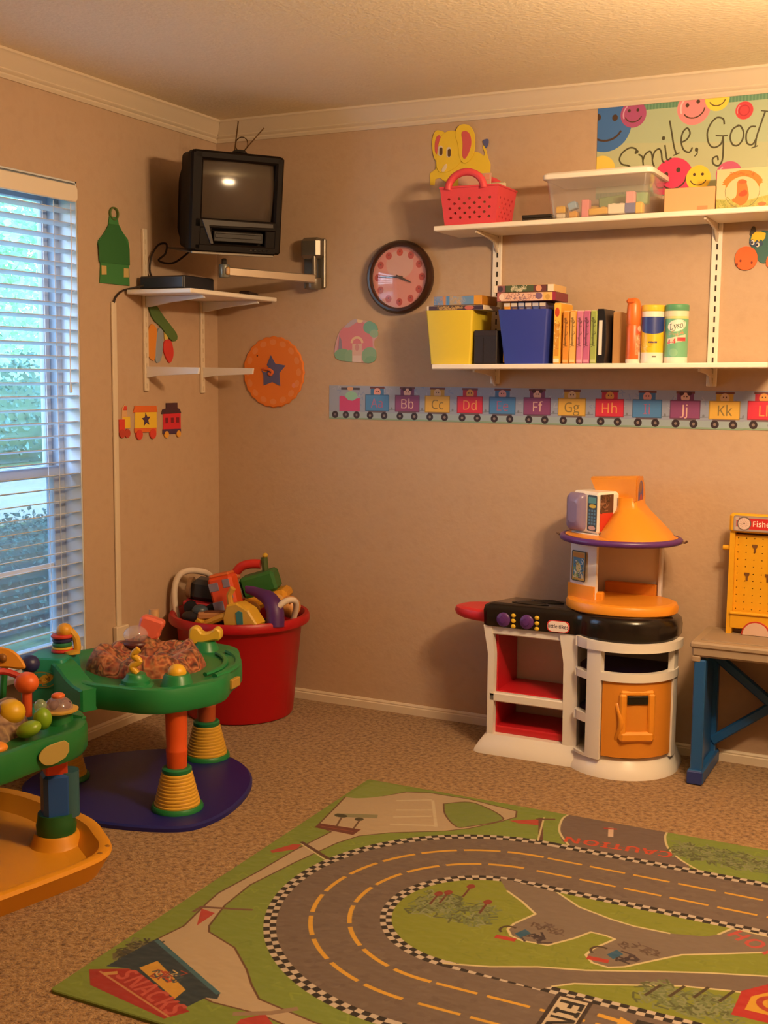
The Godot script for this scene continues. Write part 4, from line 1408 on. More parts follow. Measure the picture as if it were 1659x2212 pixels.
	part(tb, "label", M.new().box(Vector3(0.045, 0.012, 0.0805), Vector3(0.035, 0.018, 0.001), 0), pm("b5875e", 0.8))
	part(tb, "flap_seam", M.new().box(Vector3(0, 0.0842, 0), Vector3(0.165, 0.0006, 0.003), 0), pm("a87c52", 0.8))
	var p = Pad.new(0.2, 0.135, 1500, Color("d3b98c"))
	p.poly(v2([0, 0, 0.2, 0, 0.2, 0.05, 0.1, 0.03, 0, 0.038]), Color("a3a052"))
	p.scribble(0.1, 0.015, 0.1, 0.016, 60, 0.008, [Color("8c8f44"), Color("b5ac64"), Color("9a8a4c")])
	p.arc(0.085, 0.062, 0.056, 0, 360, 0.0014, Color("6a6a48"))
	var ban := []
	for i in 15:
		var a = deg_to_rad(lerpf(150, 30, i / 14.0))
		ban.append(Vector2(0.085 + cos(a) * 0.063, 0.06 + sin(a) * 0.058))
	p.line(ban, 0.02, Color("e2782a"))
	p.poly(v2([0.018, 0.085, 0.04, 0.1, 0.036, 0.078, 0.03, 0.07, 0.03, 0.082]), Color("e2782a"))
	p.poly(v2([0.152, 0.085, 0.13, 0.1, 0.134, 0.078, 0.14, 0.07, 0.142, 0.082]), Color("e2782a"))
	p.scribble(0.085, 0.116, 0.04, 0.005, 18, 0.005, [Color("c05a1c"), Color("b8601f")])
	p.poly(soft(v2([0.066, 0.098, 0.095, 0.1, 0.102, 0.07, 0.108, 0.045, 0.1, 0.022, 0.08, 0.012, 0.07, 0.02, 0.055, 0.028, 0.05, 0.035, 0.065, 0.04, 0.068, 0.06]), 2), Color("e0702e"))
	p.poly(soft(v2([0.07, 0.05, 0.09, 0.066, 0.102, 0.06, 0.1, 0.045, 0.08, 0.042]), 2), Color("c8481f"))
	p.ell(0.085, 0.09, 0.014, 0.006, Color("d05a28"))
	p.ell(0.15, 0.016, 0.014, 0.006, Color("c86a3c"))
	var pz = thing("picture_box", "green and cream picture box with an orange banner and round scene", "box", Vector3(2.235, Y.call(2.235), 0.14))
	part(pz, "carton", M.new().box(Vector3(0, 0.0675, 0), Vector3(0.2, 0.135, 0.11), 0.002), pm("cdbb90", 0.7))
	part(pz, "print", M.new().uvs(Vector3(-0.1, 0, 0), Vector3(0.2, 0, 0), Vector3(0, 0.135, 0)).box(Vector3(0, 0.0675, 0.0556), Vector3(0.198, 0.133, 0.001), 0), printed(p.tex(), 0.45))

func taper_bin(called, label, hex, x0t, x1t, x0b, x1b, zt, zb, h, at: Vector3) -> Node3D:
	var t = thing(called, label, "bin", at)
	var rings := []
	for q in [[0.0, 0.0], [0.02, 0.0], [1.0, 0.0], [1.0, -0.003], [0.03, -0.003]]:
		var k = q[0]
		var e = q[1]
		var r := []
		for p in rrect(lerpf(x0b, x0t, k) - e, lerpf(-zb, -zt, k) - e, lerpf(x1b, x1t, k) + e, lerpf(zb, zt, k) + e, 0.008, 3):
			r.append(Vector3(p.x, h * k, p.y))
		rings.append(r)
	part(t, "tub", M.new().loft(rings), pm(hex, 0.5))
	return t

func dvd(label: String, spine: ImageTexture, cover: String, at: Vector3, deg: Vector3, size := Vector3(0.19, 0.015, 0.136), group := ""):
	# a case lying flat: spine along local x facing local z
	var t = thing("disc_case", label, "disc case", at, group)
	t.rotation = deg * PI / 180.0
	part(t, "case", M.new().box(Vector3(0, size.y / 2, 0), size, 0.0015), pm(cover, 0.4))
	part(t, "spine_label", M.new().uvs(Vector3(-size.x / 2, 0, 0), Vector3(size.x, 0, 0), Vector3(0, size.y, 0)).box(Vector3(0, size.y / 2, size.z / 2 + 0.0006), Vector3(size.x - 0.004, size.y - 0.002, 0.001), 0), printed(spine, 0.4))

func low_shelf_things():
	var Y = func(x): return sy(x, 1.4312)
	var yb = taper_bin("storage_bin", "yellow plastic bin with two disc cases lying on top", "dcc234", -0.096, 0.094, -0.078, 0.082, 0.1, 0.09, 0.198, Vector3(1.191, Y.call(1.191), 0.142))
	var bb = taper_bin("storage_bin", "blue plastic bin packed with upright disc cases", "2c3c9c", -0.097, 0.095, -0.072, 0.082, 0.1, 0.09, 0.195, Vector3(1.478, Y.call(1.478), 0.142))
	# a flat-folded card in the yellow bin holds the cases up
	var fill = thing("card_box", "brown card box standing inside the yellow bin under the disc cases", "box", yb.position + Vector3(0.0, 0.004, 0.0))
	part(fill, "carton", M.new().box(Vector3(0, 0.094, 0), Vector3(0.13, 0.188, 0.13), 0.002), pm("8a6a48", 0.8))
	part(fill, "flap_seam", M.new().box(Vector3(0, 0.1883, 0), Vector3(0.12, 0.0006, 0.002), 0), pm("6a4f34", 0.8))
	var s1 = Pad.new(0.2, 0.02, 2000, Color("4a3038"))
	s1.rect(0.0, 0, 0.008, 0.02, Color("e8d8c4"))
	s1.rect(0.035, 0.003, 0.095, 0.014, Color("4c3a30"))
	s1.scribble(0.085, 0.01, 0.042, 0.004, 60, 0.006, [Color("c9a262"), Color("b08a50")])
	s1.ell(0.15, 0.01, 0.016, 0.009, Color("c46a5a"))
	s1.rect(0.17, 0, 0.03, 0.02, Color("3c2a3a"))
	dvd("dark spined disc case lying on the yellow bin, lower of the two", s1.tex(), "d8c8b4", Vector3(1.215, yb.position.y + 0.198, 0.165), Vector3(0, -2, 0.3), Vector3(0.232, 0.017, 0.15), "disc cases on the yellow bin")
	var s2 = Pad.new(0.2, 0.03, 2000, Color("7d8fb0"))
	s2.scribble(0.02, 0.015, 0.02, 0.01, 20, 0.008, [Color("a08a90"), Color("6a86b4")])
	s2.rect(0.042, 0, 0.009, 0.03, Color("c98a52"))
	s2.rect(0.055, 0, 0.012, 0.03, Color("4f86c0"))
	s2.rect(0.067, 0, 0.05, 0.03, Color("a89880"))
	s2.rect(0.125, 0, 0.04, 0.03, Color("6a90b8"))
	s2.scribble(0.1, 0.015, 0.03, 0.01, 30, 0.007, [Color("c8a070"), Color("8f9ab0")])
	s2.rect(0.168, 0, 0.032, 0.03, Color("d8982c"))
	dvd("blue and orange disc case on the yellow bin, upper of the two", s2.tex(), "b5781f", Vector3(1.225, yb.position.y + 0.2165, 0.17), Vector3(0, -2, 0.3), Vector3(0.195, 0.034, 0.14), "disc cases on the yellow bin")
	# upright cases in the blue bin
	var hues = ["d9943a", "5c4a6a", "4a5a9a", "6a4f5e", "3f4f8f", "5a4a6a"]
	var tops = ["e6d8c8", "e0d2c0", "c8c0c8", "e8d8cc", "d0c8cc", "d8c8b8"]
	for i in 6:
		var dt = thing("disc_case", ["disc case with an orange spine, first from the left in the blue bin", "disc case with a plum spine, second from the left in the blue bin", "disc case with a blue spine, third from the left in the blue bin", "disc case with a mauve spine, fourth from the left in the blue bin", "disc case with a dark blue spine, fifth from the left in the blue bin", "disc case with a violet spine, rightmost in the blue bin"][i], "disc case", bb.position + Vector3(-0.068 + i * 0.027, 0.004, 0.015), "disc cases in the blue bin")
		part(dt, "case", M.new().box(Vector3(0, 0.109, 0), Vector3(0.024, 0.218, 0.13), 0.002), pm(hues[i], 0.45))
		part(dt, "title_band", M.new().box(Vector3(0, 0.208, 0.0655), Vector3(0.022, 0.012, 0.001), 0), pm(tops[i], 0.45))
		part(dt, "spine_picture", M.new().box(Vector3(0.002, 0.19, 0.0655), Vector3(0.014, 0.016, 0.001), 0), pm(["e8a030", "8a6a58", "8a7a8a", "7a86b0", "5f6aa8", "6a5a80"][i], 0.45))
	var s3 = Pad.new(0.24, 0.032, 1800, Color("e0b8a4"))
	s3.rect(0, 0, 0.018, 0.032, Color("b06a68"))
	s3.ell(0.02, 0.016, 0.01, 0.012, Color("ead0c0"))
	s3.scribble(0.1, 0.016, 0.065, 0.009, 50, 0.008, [Color("b98a80"), Color("cf9a8c"), Color("8a6a78")])
	s3.ell(0.172, 0.018, 0.014, 0.012, Color("7a5f80"))
	s3.rect(0.19, 0, 0.035, 0.032, Color("e0b468"))
	s3.ell(0.207, 0.014, 0.009, 0.01, Color("c89a50"))
	s3.rect(0.226, 0, 0.014, 0.032, Color("9a3048"))
	dvd("peach spined disc case lying across the blue bin, under the dark green one", s3.tex(), "7a2a3c", Vector3(1.487, bb.position.y + 0.2235, 0.165), Vector3(0, 1, 0.3), Vector3(0.222, 0.031, 0.15), "disc cases on the blue bin")
	var s4 = Pad.new(0.24, 0.026, 1800, Color("3c3a2c"))
	s4.rect(0, 0, 0.016, 0.026, Color("e6d6c4"))
	s4.rect(0.016, 0, 0.03, 0.026, Color("8a5a5e"))
	s4.ell(0.028, 0.013, 0.01, 0.01, Color("4a3a48"))
	s4.rect(0.05, 0.002, 0.11, 0.022, Color("4c5a40"))
	s4.scribble(0.1, 0.013, 0.03, 0.005, 50, 0.006, [Color("d8ccb0"), Color("b8b49a")])
	s4.rect(0.16, 0, 0.05, 0.026, Color("6a3c40"))
	s4.ell(0.18, 0.013, 0.012, 0.011, Color("d89a78"))
	s4.rect(0.215, 0, 0.025, 0.026, Color("ead8c2"))
	dvd("dark green spined disc case, topmost of the pile on the blue bin", s4.tex(), "d9b47a", Vector3(1.475, bb.position.y + 0.2555, 0.16), Vector3(0, 1, 0.3), Vector3(0.228, 0.026, 0.15), "disc cases on the blue bin")
	# black box between the bins
	var kb = thing("black_box", "small black box standing between the yellow and blue bins", "box", Vector3(1.331, Y.call(1.331), 0.1))
	part(kb, "body", M.new().box(Vector3(-0.0, 0.062, 0.06), Vector3(0.09, 0.122, 0.14), 0.003), pm("231c1e", 0.5))
	part(kb, "lid", M.new().box(Vector3(0, 0.112, 0.1295), Vector3(0.088, 0.02, 0.004), 0.001), pm("2c2223", 0.45))
	part(kb, "front_seam", M.new().box(Vector3(-0.008, 0.05, 0.1305), Vector3(0.001, 0.09, 0.002), 0), pm("151012", 0.6))
	# books
	var bk = [[1.6, 0.027, 0.215, "e2a838", "e8ba4a", "tall yellow book beside the blue bin"], [1.633, 0.024, 0.185, "df9c3e", "d88c32", "orange book, second from the left of the standing books"], [1.6585, 0.024, 0.186, "e0973a", "e5b062", "amber book between the orange and the pink ones"], [1.684, 0.024, 0.185, "d88aa6", "cc7898", "pink book beside the amber one"], [1.709, 0.024, 0.185, "c36a98", "b8608c", "magenta book beside the pink one"], [1.734, 0.024, 0.185, "a8b464", "97a656", "green book beside the black binder"]]
	for i in bk.size():
		var q = bk[i]
		var t = thing("book", q[5], "book", Vector3(q[0], Y.call(q[0]), 0.15), "standing books on the lower shelf")
		part(t, "cover", M.new().box(Vector3(0, q[2] / 2, 0), Vector3(q[1] - 0.001, q[2], 0.14), 0.003), pm(q[3], 0.5))
		part(t, "pages", M.new().box(Vector3(0, q[2] / 2 + 0.001, -0.002), Vector3(q[1] - 0.006, q[2], 0.13), 0.0), pm("e8dcc4", 0.8))
		var s = Pad.new(0.026, 0.18, 900, Color(q[4]))
		if i == 0:
			s.ell(0.013, 0.155, 0.009, 0.014, Color("c4482c"))
			s.rect(0.004, 0.02, 0.018, 0.1, Color("d09030"))
			s.scribble(0.013, 0.08, 0.008, 0.05, 16, 0.006, [Color("b87a28"), Color("e8d0a0")])
			s.rect(0, 0, 0.026, 0.012, Color("e8dcc0"))
		else:
			s.rect(0.009, 0.06, 0.006, 0.1, Color(q[4]).darkened(0.35))
			s.scribble(0.012, 0.1, 0.004, 0.06, 14, 0.005, [Color(q[4]).darkened(0.5)])
			s.rect(0, 0.0, 0.026, 0.01, Color(q[4]).lightened(0.3))
		part(t, "spine_label", M.new().uvs(Vector3(-0.012, 0.004, 0), Vector3(0.024, 0, 0), Vector3(0, q[2] - 0.008, 0)).box(Vector3(0, q[2] / 2, 0.0706), Vector3(q[1] - 0.006, q[2] - 0.008, 0.001), 0), printed(s.tex(), 0.5))
	var bd = thing("black_binder", "black binder with a rounded back and a white spine label", "binder", Vector3(1.761, Y.call(1.761), 0.145))
	part(bd, "cover", M.new().at(Vector3(0, 0, -0.07)).prism(v2([-0.013, 0, 0.014, 0, 0.018, 0.04, 0.0195, 0.09, 0.018, 0.14, 0.013, 0.182, 0.008, 0.19, -0.013, 0.19]), 0, 0.145, 0.002), pm("17151a", 0.4))
	part(bd, "spine_label", M.new().box(Vector3(-0.001, 0.09, 0.0755), Vector3(0.012, 0.12, 0.001), 0), pm("e2d6cc", 0.6))
	var wb = thing("brown_book", "thin brown book leaning on the wall right of the black binder", "book", Vector3(1.803, Y.call(1.803), 0.1), "standing books on the lower shelf")
	part(wb, "cover", M.new().box(Vector3(0, 0.09, 0), Vector3(0.03, 0.18, 0.13), 0.002), pm("b98a58", 0.6))
	part(wb, "pages", M.new().box(Vector3(0, 0.091, -0.002), Vector3(0.024, 0.18, 0.12), 0.0), pm("e0d0b0", 0.8))
	# cleaning things
	var up = Vector3(1.872, Y.call(1.872), 0.2)
	var sp = thing("spray_can", "orange spray can with an orange nozzle cap on the lower shelf", "spray can", up)
	var s = Pad.new(0.17, 0.12, 900, Color("d2652c"))
	s.rect(0.0, 0.0, 0.17, 0.012, Color("e6ddd0"))
	s.rect(0.085, 0.025, 0.05, 0.06, Color("c9906a"))
	s.scribble(0.11, 0.06, 0.022, 0.025, 40, 0.005, [Color("e2c2a8"), Color("a8745a")])
	s.rect(0.1, 0.008, 0.03, 0.026, Color("ddd2cc"))
	s.ell(0.11, 0.1, 0.03, 0.012, Color("c0583a"))
	s.ell(0.105, 0.105, 0.012, 0.009, Color("e0b090"))
	part(sp, "can", M.new().at(Vector3.ZERO, Vector3(0, 120, 0)).lathe(v2([0, 0, 0.024, 0, 0.0255, 0.004, 0.0255, 0.125, 0.022, 0.135, 0, 0.136]), 32), printed(s.tex(), 0.35))
	part(sp, "nozzle_cap", M.new().at(Vector3(0, 0.13, 0)).lathe(v2([0, 0, 0.0225, 0, 0.0255, 0.01, 0.026, 0.04, 0.024, 0.07, 0.018, 0.088, 0.008, 0.095, 0, 0.096]), 28), pm("e2722e", 0.35))
	part(sp, "trigger", M.new().box(Vector3(-0.008, 0.213, 0.012), Vector3(0.03, 0.018, 0.03), 0.006), pm("d9662a", 0.35))
	for k in 2:
		var x = [1.937, 2.019][k]
		var w = Pad.new(0.25, 0.15, 1100, Color("e8dfd0") if k == 0 else Color("6fae88"))
		var c = 0.125
		if k == 0:
			w.rect(0, 0.025, 0.25, 0.105, Color("e8bf2c"))
			w.ell(c, 0.116, 0.058, 0.026, Color("2f3f86"))
			w.rect(0, 0.116, 0.25, 0.034, Color("2f3f86"))
			w.rect(0.09, 0.06, 0.04, 0.03, Color("e2b428"))
			w.rect(0.112, 0.058, 0.03, 0.006, Color("4a3f6a"))
			w.scribble(0.1, 0.045, 0.03, 0.012, 20, 0.005, [Color("c89a20"), Color("f0d890")])
			w.rect(0.125, 0.008, 0.014, 0.005, Color("6a6258"))
		else:
			w.rect(0, 0.142, 0.25, 0.008, Color("d8d08a"))
			w.ell(c, 0.118, 0.035, 0.02, Color("e8e4d6"), 0.2)
			w.text("Lysol", c + 0.002, 0.117, 0.02, Color("33403a"), 0.18, "Droid Serif", 0.8, 0.2)
			w.poly(v2([c - 0.035, 0.052, c + 0.035, 0.066, c + 0.035, 0.088, c - 0.035, 0.072]), Color("d6d2bc"))
			w.text("4-4", c - 0.018, 0.062, 0.016, Color("c8323c"), 0.15, "Droid Sans", 1.0, 0.2, 700)
			w.rect(c + 0.003, 0.064, 0.032, 0.013, Color("cf4248"))
			w.scribble(c, 0.09, 0.03, 0.006, 16, 0.005, [Color("d08a70"), Color("c0a07c")])
			w.ell(c - 0.01, 0.024, 0.016, 0.014, Color("86bb96"))
			w.rect(0, 0, 0.25, 0.008, Color("e8dfd0"))
		var t = thing("wipes_canister", ["yellow and blue canister of cleaning wipes with a yellow lid", "green canister of cleaning wipes with a green lid, rightmost on the lower shelf"][k], "wipes canister", Vector3(x, Y.call(x), 0.19), "cleaning wipes canisters")
		part(t, "can", M.new().at(Vector3.ZERO, Vector3(0, 103, 0)).lathe(v2([0.039, 0.012, 0.039, 0.158]), 40), printed(w.tex(), 0.35))
		part(t, "foot_ring", M.new().lathe(v2([0, 0, 0.038, 0, 0.0395, 0.003, 0.0395, 0.012, 0, 0.013]), 40), pm("e8dfd0", 0.4))
		part(t, "shoulder", M.new().at(Vector3(0, 0.158, 0)).lathe(v2([0, 0, 0.0395, 0.0, 0.0395, 0.018, 0.037, 0.02, 0, 0.02]), 40), pm("e9e2d4" if k == 0 else "ddd6b8", 0.4))
		part(t, "lid", M.new().at(Vector3(0, 0.177, 0)).lathe(v2([0, 0, 0.0395, 0.0, 0.0405, 0.002, 0.04, 0.019, 0.037, 0.022, 0, 0.022]), 40), pm("e6c23c" if k == 0 else "5a9a72", 0.4))

func kitchen():
	var O = Vector3(1.73, 0, 0.2)
	var white = pm("e8e2da", 0.28)
	var black = pm("1b1614", 0.18)
	var org = pm("e5942a", 0.35)
	var door_c = pm("d88a2c", 0.35)
	var red = pm("c21f2a", 0.35)
	var pur = pm("5a3078", 0.35)
	var t = thing("play_kitchen", "white toy kitchen with a black counter, orange hood and orange door against the wall", "play kitchen", O)
	var cx = 1.879
	var cz = 0.2
	var R = 0.165
	var plan = func(off: float) -> Array:
		var p := [Vector2(1.39 - off, 0.045), Vector2(1.388 - off, 0.29 + off), Vector2(1.4 - off * 0.7, 0.303 + off), Vector2(1.6, 0.303 + off), Vector2(1.71, 0.303 + off)]
		p.append_array(arcv(cx, cz, R + off, 138, 0, 16))
		p.append(Vector2(2.038 + off, 0.1))
		p.append(Vector2(2.025 + off, 0.045))
		return p
	var ring = func(off: float, y: float) -> Array:
		var r := []
		for p in plan.call(off): r.append(Vector3(p.x, y, p.y))
		return r
	var mk = func() -> M: return M.new(O)
	# flared plinth
	part(t, "plinth", mk.call().loft([ring.call(0.036, 0.0), ring.call(0.034, 0.012), ring.call(0.022, 0.035), ring.call(0.006, 0.06), ring.call(0.001, 0.068)]), white)
	# back and side panels
	part(t, "back_panel", mk.call().box(Vector3(1.71, 0.27, 0.05), Vector3(0.64, 0.43, 0.012), 0.003), pm("ddd6d2", 0.35))
	part(t, "side_panel", mk.call().loft([[Vector3(1.388, 0.06, 0.045), Vector3(1.402, 0.06, 0.045), Vector3(1.402, 0.06, 0.29), Vector3(1.388, 0.06, 0.29)], [Vector3(1.388, 0.37, 0.045), Vector3(1.402, 0.37, 0.045), Vector3(1.402, 0.37, 0.29), Vector3(1.388, 0.37, 0.29)], [Vector3(1.374, 0.48, 0.045), Vector3(1.39, 0.48, 0.045), Vector3(1.39, 0.48, 0.3), Vector3(1.374, 0.48, 0.3)]]), white)
	part(t, "side_panel", mk.call().box(Vector3(1.71, 0.27, 0.17), Vector3(0.02, 0.42, 0.24), 0.003), white)
	part(t, "side_panel", mk.call().wall([Vector2(2.024, 0.05), Vector2(2.038, 0.1), Vector2(2.044, 0.17)], 0.06, 0.48, 0.012), white)
	# the straight half of the front
	var fr = mk.call()
	fr.loft([[Vector3(1.394, 0.06, 0.303), Vector3(1.418, 0.06, 0.303), Vector3(1.418, 0.06, 0.275), Vector3(1.394, 0.06, 0.275)], [Vector3(1.394, 0.37, 0.303), Vector3(1.419, 0.37, 0.303), Vector3(1.419, 0.37, 0.275), Vector3(1.394, 0.37, 0.275)], [Vector3(1.376, 0.478, 0.308), Vector3(1.408, 0.478, 0.308), Vector3(1.408, 0.478, 0.275), Vector3(1.376, 0.478, 0.275)]])
	for q in [[0.446, 0.48], [0.193, 0.226], [0.06, 0.066]]:
		fr.box(Vector3(1.55, (q[0] + q[1]) / 2, 0.289), Vector3(0.3, q[1] - q[0], 0.028), 0.004)
	part(t, "front_frame", fr, white)
	var col = mk.call()
	col.loft([[Vector3(1.688, 0.06, 0.305), Vector3(1.74, 0.06, 0.305), Vector3(1.74, 0.06, 0.27), Vector3(1.688, 0.06, 0.27)], [Vector3(1.684, 0.37, 0.305), Vector3(1.736, 0.37, 0.305), Vector3(1.736, 0.37, 0.27), Vector3(1.684, 0.37, 0.27)], [Vector3(1.674, 0.44, 0.31), Vector3(1.736, 0.44, 0.31), Vector3(1.736, 0.44, 0.27), Vector3(1.674, 0.44, 0.27)], [Vector3(1.668, 0.48, 0.312), Vector3(1.736, 0.48, 0.312), Vector3(1.736, 0.48, 0.27), Vector3(1.668, 0.48, 0.27)]])
	part(t, "front_column", col, white)
	# red shelf tubs
	for k in 2:
		var y = [0.2, 0.066][k]
		var top = [0.446, 0.193][k]
		var tub = mk.call()
		tub.box(Vector3(1.552, y + 0.014, 0.17), Vector3(0.285, 0.028, 0.21), 0.004)
		tub.box(Vector3(1.414, (y + top) / 2, 0.165), Vector3(0.014, top - y, 0.21), 0.003)
		part(t, "shelf_tub", tub, red, "red shelf")
	# curved half
	var bar = func(a0, a1, y0, y1, th := 0.026): return mk.call().wall(arcv(cx, cz, R, a0, a1, 10), y0, y1, -th)
	var lead = func(y0, y1):
		var p := [Vector2(1.735, 0.304), Vector2(1.748, 0.304)]
		p.append_array(arcv(cx, cz, R, 138, 117, 4))
		return mk.call().wall(p, y0, y1, 0.026)
	for q in [[0.445, 0.48], [0.338, 0.364], [0.182, 0.214], [0.06, 0.07]]:
		part(t, "front_rail", lead.call(q[0], q[1]), white)
	part(t, "front_rail", mk.call().wall(arcv(cx + 0.003, cz, R + 0.005, 118, -8, 18), 0.45, 0.48, 0.03), white)
	part(t, "front_rail", mk.call().wall(arcv(cx, cz, R, 118, -8, 18), 0.345, 0.374, 0.026), white)
	part(t, "front_stile", mk.call().wall(arcv(cx, cz, R, 118, 100, 5), 0.06, 0.46, 0.026), white)
	part(t, "front_stile", mk.call().wall(arcv(cx, cz, R, 10, -10, 5), 0.06, 0.46, 0.022), white)
	# shelves behind the small openings
	for y in [0.345, 0.188]:
		var r := []
		var fl := [Vector2(1.72, 0.06), Vector2(1.72, 0.275)]
		fl.append_array(arcv(cx, cz, R - 0.028, 138, 0, 12))
		fl.append(Vector2(2.012, 0.06))
		var lo := []
		var hi := []
		for p in fl:
			lo.append(Vector3(p.x, y, p.y))
			hi.append(Vector3(p.x, y + 0.012, p.y))
		part(t, "inner_shelf", mk.call().loft([lo, hi]), pm("4a2a5c", 0.4), "purple shelf")
	# door: curved panel with a dispenser niche and a loop handle
	var dr = part(t, "door", mk.call().wall(arcv(cx, cz, R + 0.003, 99, 11, 18), 0.075, 0.342, 0.014), door_c)
	dr.position = Vector3.ZERO
	var niche_at = cx + 0.0
	var A := 60.0
	var P = func(a, r, y): return Vector3(cx + cos(deg_to_rad(a)) * r, y, cz + sin(deg_to_rad(a)) * r)
	var fdir = Vector3(cos(deg_to_rad(A)), 0, sin(deg_to_rad(A)))
	var tang = Vector3(fdir.z, 0, -fdir.x)
	var f0 = P.call(A, R - 0.004, 0.222)
	var nm = mk.call().dirs(f0, tang, Vector3.UP)
	nm.box(Vector3(-0.05, 0.0, 0.012), Vector3(0.026, 0.165, 0.032), 0.006)
	nm.box(Vector3(0.05, 0.0, 0.012), Vector3(0.026, 0.165, 0.032), 0.006)
	nm.box(Vector3(0, -0.07, 0.014), Vector3(0.12, 0.036, 0.036), 0.008)
	nm.box(Vector3(0, 0.083, 0.01), Vector3(0.12, 0.02, 0.026), 0.006)
	part(dr, "dispenser", nm, org)
	var nb = mk.call().dirs(f0, tang, Vector3.UP)
	nb.box(Vector3(0, -0.002, 0.004), Vector3(0.075, 0.1, 0.006), 0.001)
	part(dr, "niche_back", nb, pm("b8621c", 0.45))
	var ns = mk.call().dirs(f0, tang, Vector3.UP)
	ns.box(Vector3(0, 0.06, 0.012), Vector3(0.074, 0.03, 0.03), 0.003)
	part(dr, "dispenser_screen", ns, pm("16120f", 0.25), "black screen")
	var hd := []
	for i in 9:
		var k = i / 8.0
		hd.append(P.call(84 - 7.0 * sin(PI * k), R + 0.004 + 0.024 * sin(PI * k), lerpf(0.13, 0.275, k)))
	part(dr, "door_handle", mk.call().tube(hd, 0.0095, 10), org)
	for y in [0.11, 0.3]:
		part(dr, "hinge", mk.call().box(P.call(11, R + 0.004, y), Vector3(0.01, 0.02, 0.01), 0.003), door_c)
	# counter
	var low = func(r): return r.map(func(p): return Vector3(p.x + (0.008 if p.x > 1.9 else 0.0), p.y - (0.1 * maxf(0.0, 0.3 - p.z) if p.y > 0.5 else 0.0), p.z))
	var ctop = part(t, "countertop", mk.call().loft([ring.call(0.006, 0.476), ring.call(0.012, 0.479), ring.call(0.014, 0.535), ring.call(0.01, 0.553), ring.call(-0.002, 0.562), ring.call(-0.016, 0.566)].map(low)), black)
	for q in [[1.53, 0.235, 0.066, 0.036], [1.56, 0.125, 0.06, 0.034]]:
		var el := []
		for i in 28:
			var ez = q[1] + q[3] * sin(TAU * i / 28)
			el.append(Vector3(q[0] + q[2] * cos(TAU * i / 28), 0.567 - 0.1 * (0.3 - ez), ez))
		part(ctop, "burner_ring", mk.call().tube(el, 0.0045, 8, true, 0.6), pm("0f0c0b", 0.35))
		part(ctop, "burner_plate", mk.call().at(Vector3(q[0], 0.566 - 0.1 * (0.3 - q[1]), q[1]), Vector3(5.7, 0, 0)).lathe(v2([0, 0, 1, 0, 0.98, 0.0015, 0, 0.0015]), 28, q[2] * 0.85, q[3] * 0.85), pm("120e0d", 0.5))
	var kz = 0.3175
	for x in [1.458, 1.548]:
		part(ctop, "knob", mk.call().at(Vector3(x, 0.508, kz), Vector3(90, 0, 0)).lathe(v2([0, 0, 0.026, 0, 0.026, 0.006, 0.023, 0.009, 0.012, 0.011, 0.011, 0.016, 0, 0.017]), 28), pur)
		for y in [0.526, 0.506, 0.486]:
			part(ctop, "button", mk.call().ball(Vector3(x + 0.037, y, kz), Vector3(0.0095, 0.0078, 0.006), 14), pm("dfb62c", 0.35))
	var lg = Pad.new(0.09, 0.05, 2500, Color("c92b2b"))
	lg.poly(rrect(0.006, 0.006, 0.084, 0.044, 0.018, 6), Color("f0e4dc"))
	lg.text("little tikes", 0.045, 0.025, 0.013, Color("4a4048"), 0.0, "Droid Sans", 0.85, 0.0, 700)
	part(ctop, "badge", mk.call().at(Vector3(1.666, 0.503, kz + 0.001)).uvs(Vector3(-0.045, -0.025, 0), Vector3(0.09, 0, 0), Vector3(0, 0.05, 0)).prism(rrect(-0.042, -0.021, 0.042, 0.021, 0.016, 5), 0, 0.003, 0.001), printed(lg.tex(), 0.35))
	# red flap on the left end
	var fl := []
	for i in 17:
		var a = lerpf(90, 270, i / 16.0)
		fl.append(Vector2(1.385 + 0.178 * cos(deg_to_rad(a)), 0.17 + 0.1 * sin(deg_to_rad(a))))
	fl.append(Vector2(1.4, 0.07))
	fl.append(Vector2(1.4, 0.27))
	var fr2 := []
	for q in [[0.478, 0.88], [0.486, 0.97], [0.5, 1.0], [0.515, 0.97], [0.522, 0.86]]:
		var r := []
		for p in fl:
			r.append(Vector3(1.4 + (p.x - 1.4) * q[1], q[0], 0.17 + (p.y - 0.17) * q[1]))
		fr2.append(r)
	part(t, "side_flap", mk.call().loft(fr2), pm("d22a33", 0.35), "red flap")
	# orange table top and column foot
	var oval = func(c: Vector2, rx, rz, y, n := 36) -> Array:
		var r := []
		for i in n:
			r.append(Vector3(c.x + rx * cos(TAU * i / n), y, c.y + rz * sin(TAU * i / n)))
		return r
	var oc = Vector2(1.858, 0.19)
	var ttp = part(t, "table_top", mk.call().loft([oval.call(oc, 0.192, 0.152, 0.562), oval.call(oc, 0.2, 0.16, 0.568), oval.call(oc, 0.202, 0.162, 0.585), oval.call(oc, 0.196, 0.156, 0.597), oval.call(oc, 0.18, 0.142, 0.601)]), org)
	part(ttp, "basin_rim", mk.call().box(Vector3(1.86, 0.617, 0.075), Vector3(0.19, 0.05, 0.02), 0.004), pm("cc7a24", 0.4))
	part(ttp, "tap_block", mk.call().box(Vector3(1.792, 0.612, 0.245), Vector3(0.03, 0.034, 0.03), 0.005), org)
	# column: a bowed white panel, orange foot, white back
	var bow := []
	for i in 9:
		var k = i / 8.0
		var p = Vector2(1.668, 0.2).lerp(Vector2(1.783, 0.264), k)
		bow.append(p + Vector2(-0.485, 0.874) * 0.01 * sin(PI * k))
	part(t, "column_foot", mk.call().wall(bow.map(func(p): return p + Vector2(-0.006, 0.008)), 0.585, 0.648, -0.02), org)
	var colm = part(t, "column", mk.call().wall(bow, 0.6, 0.835, -0.012), white)
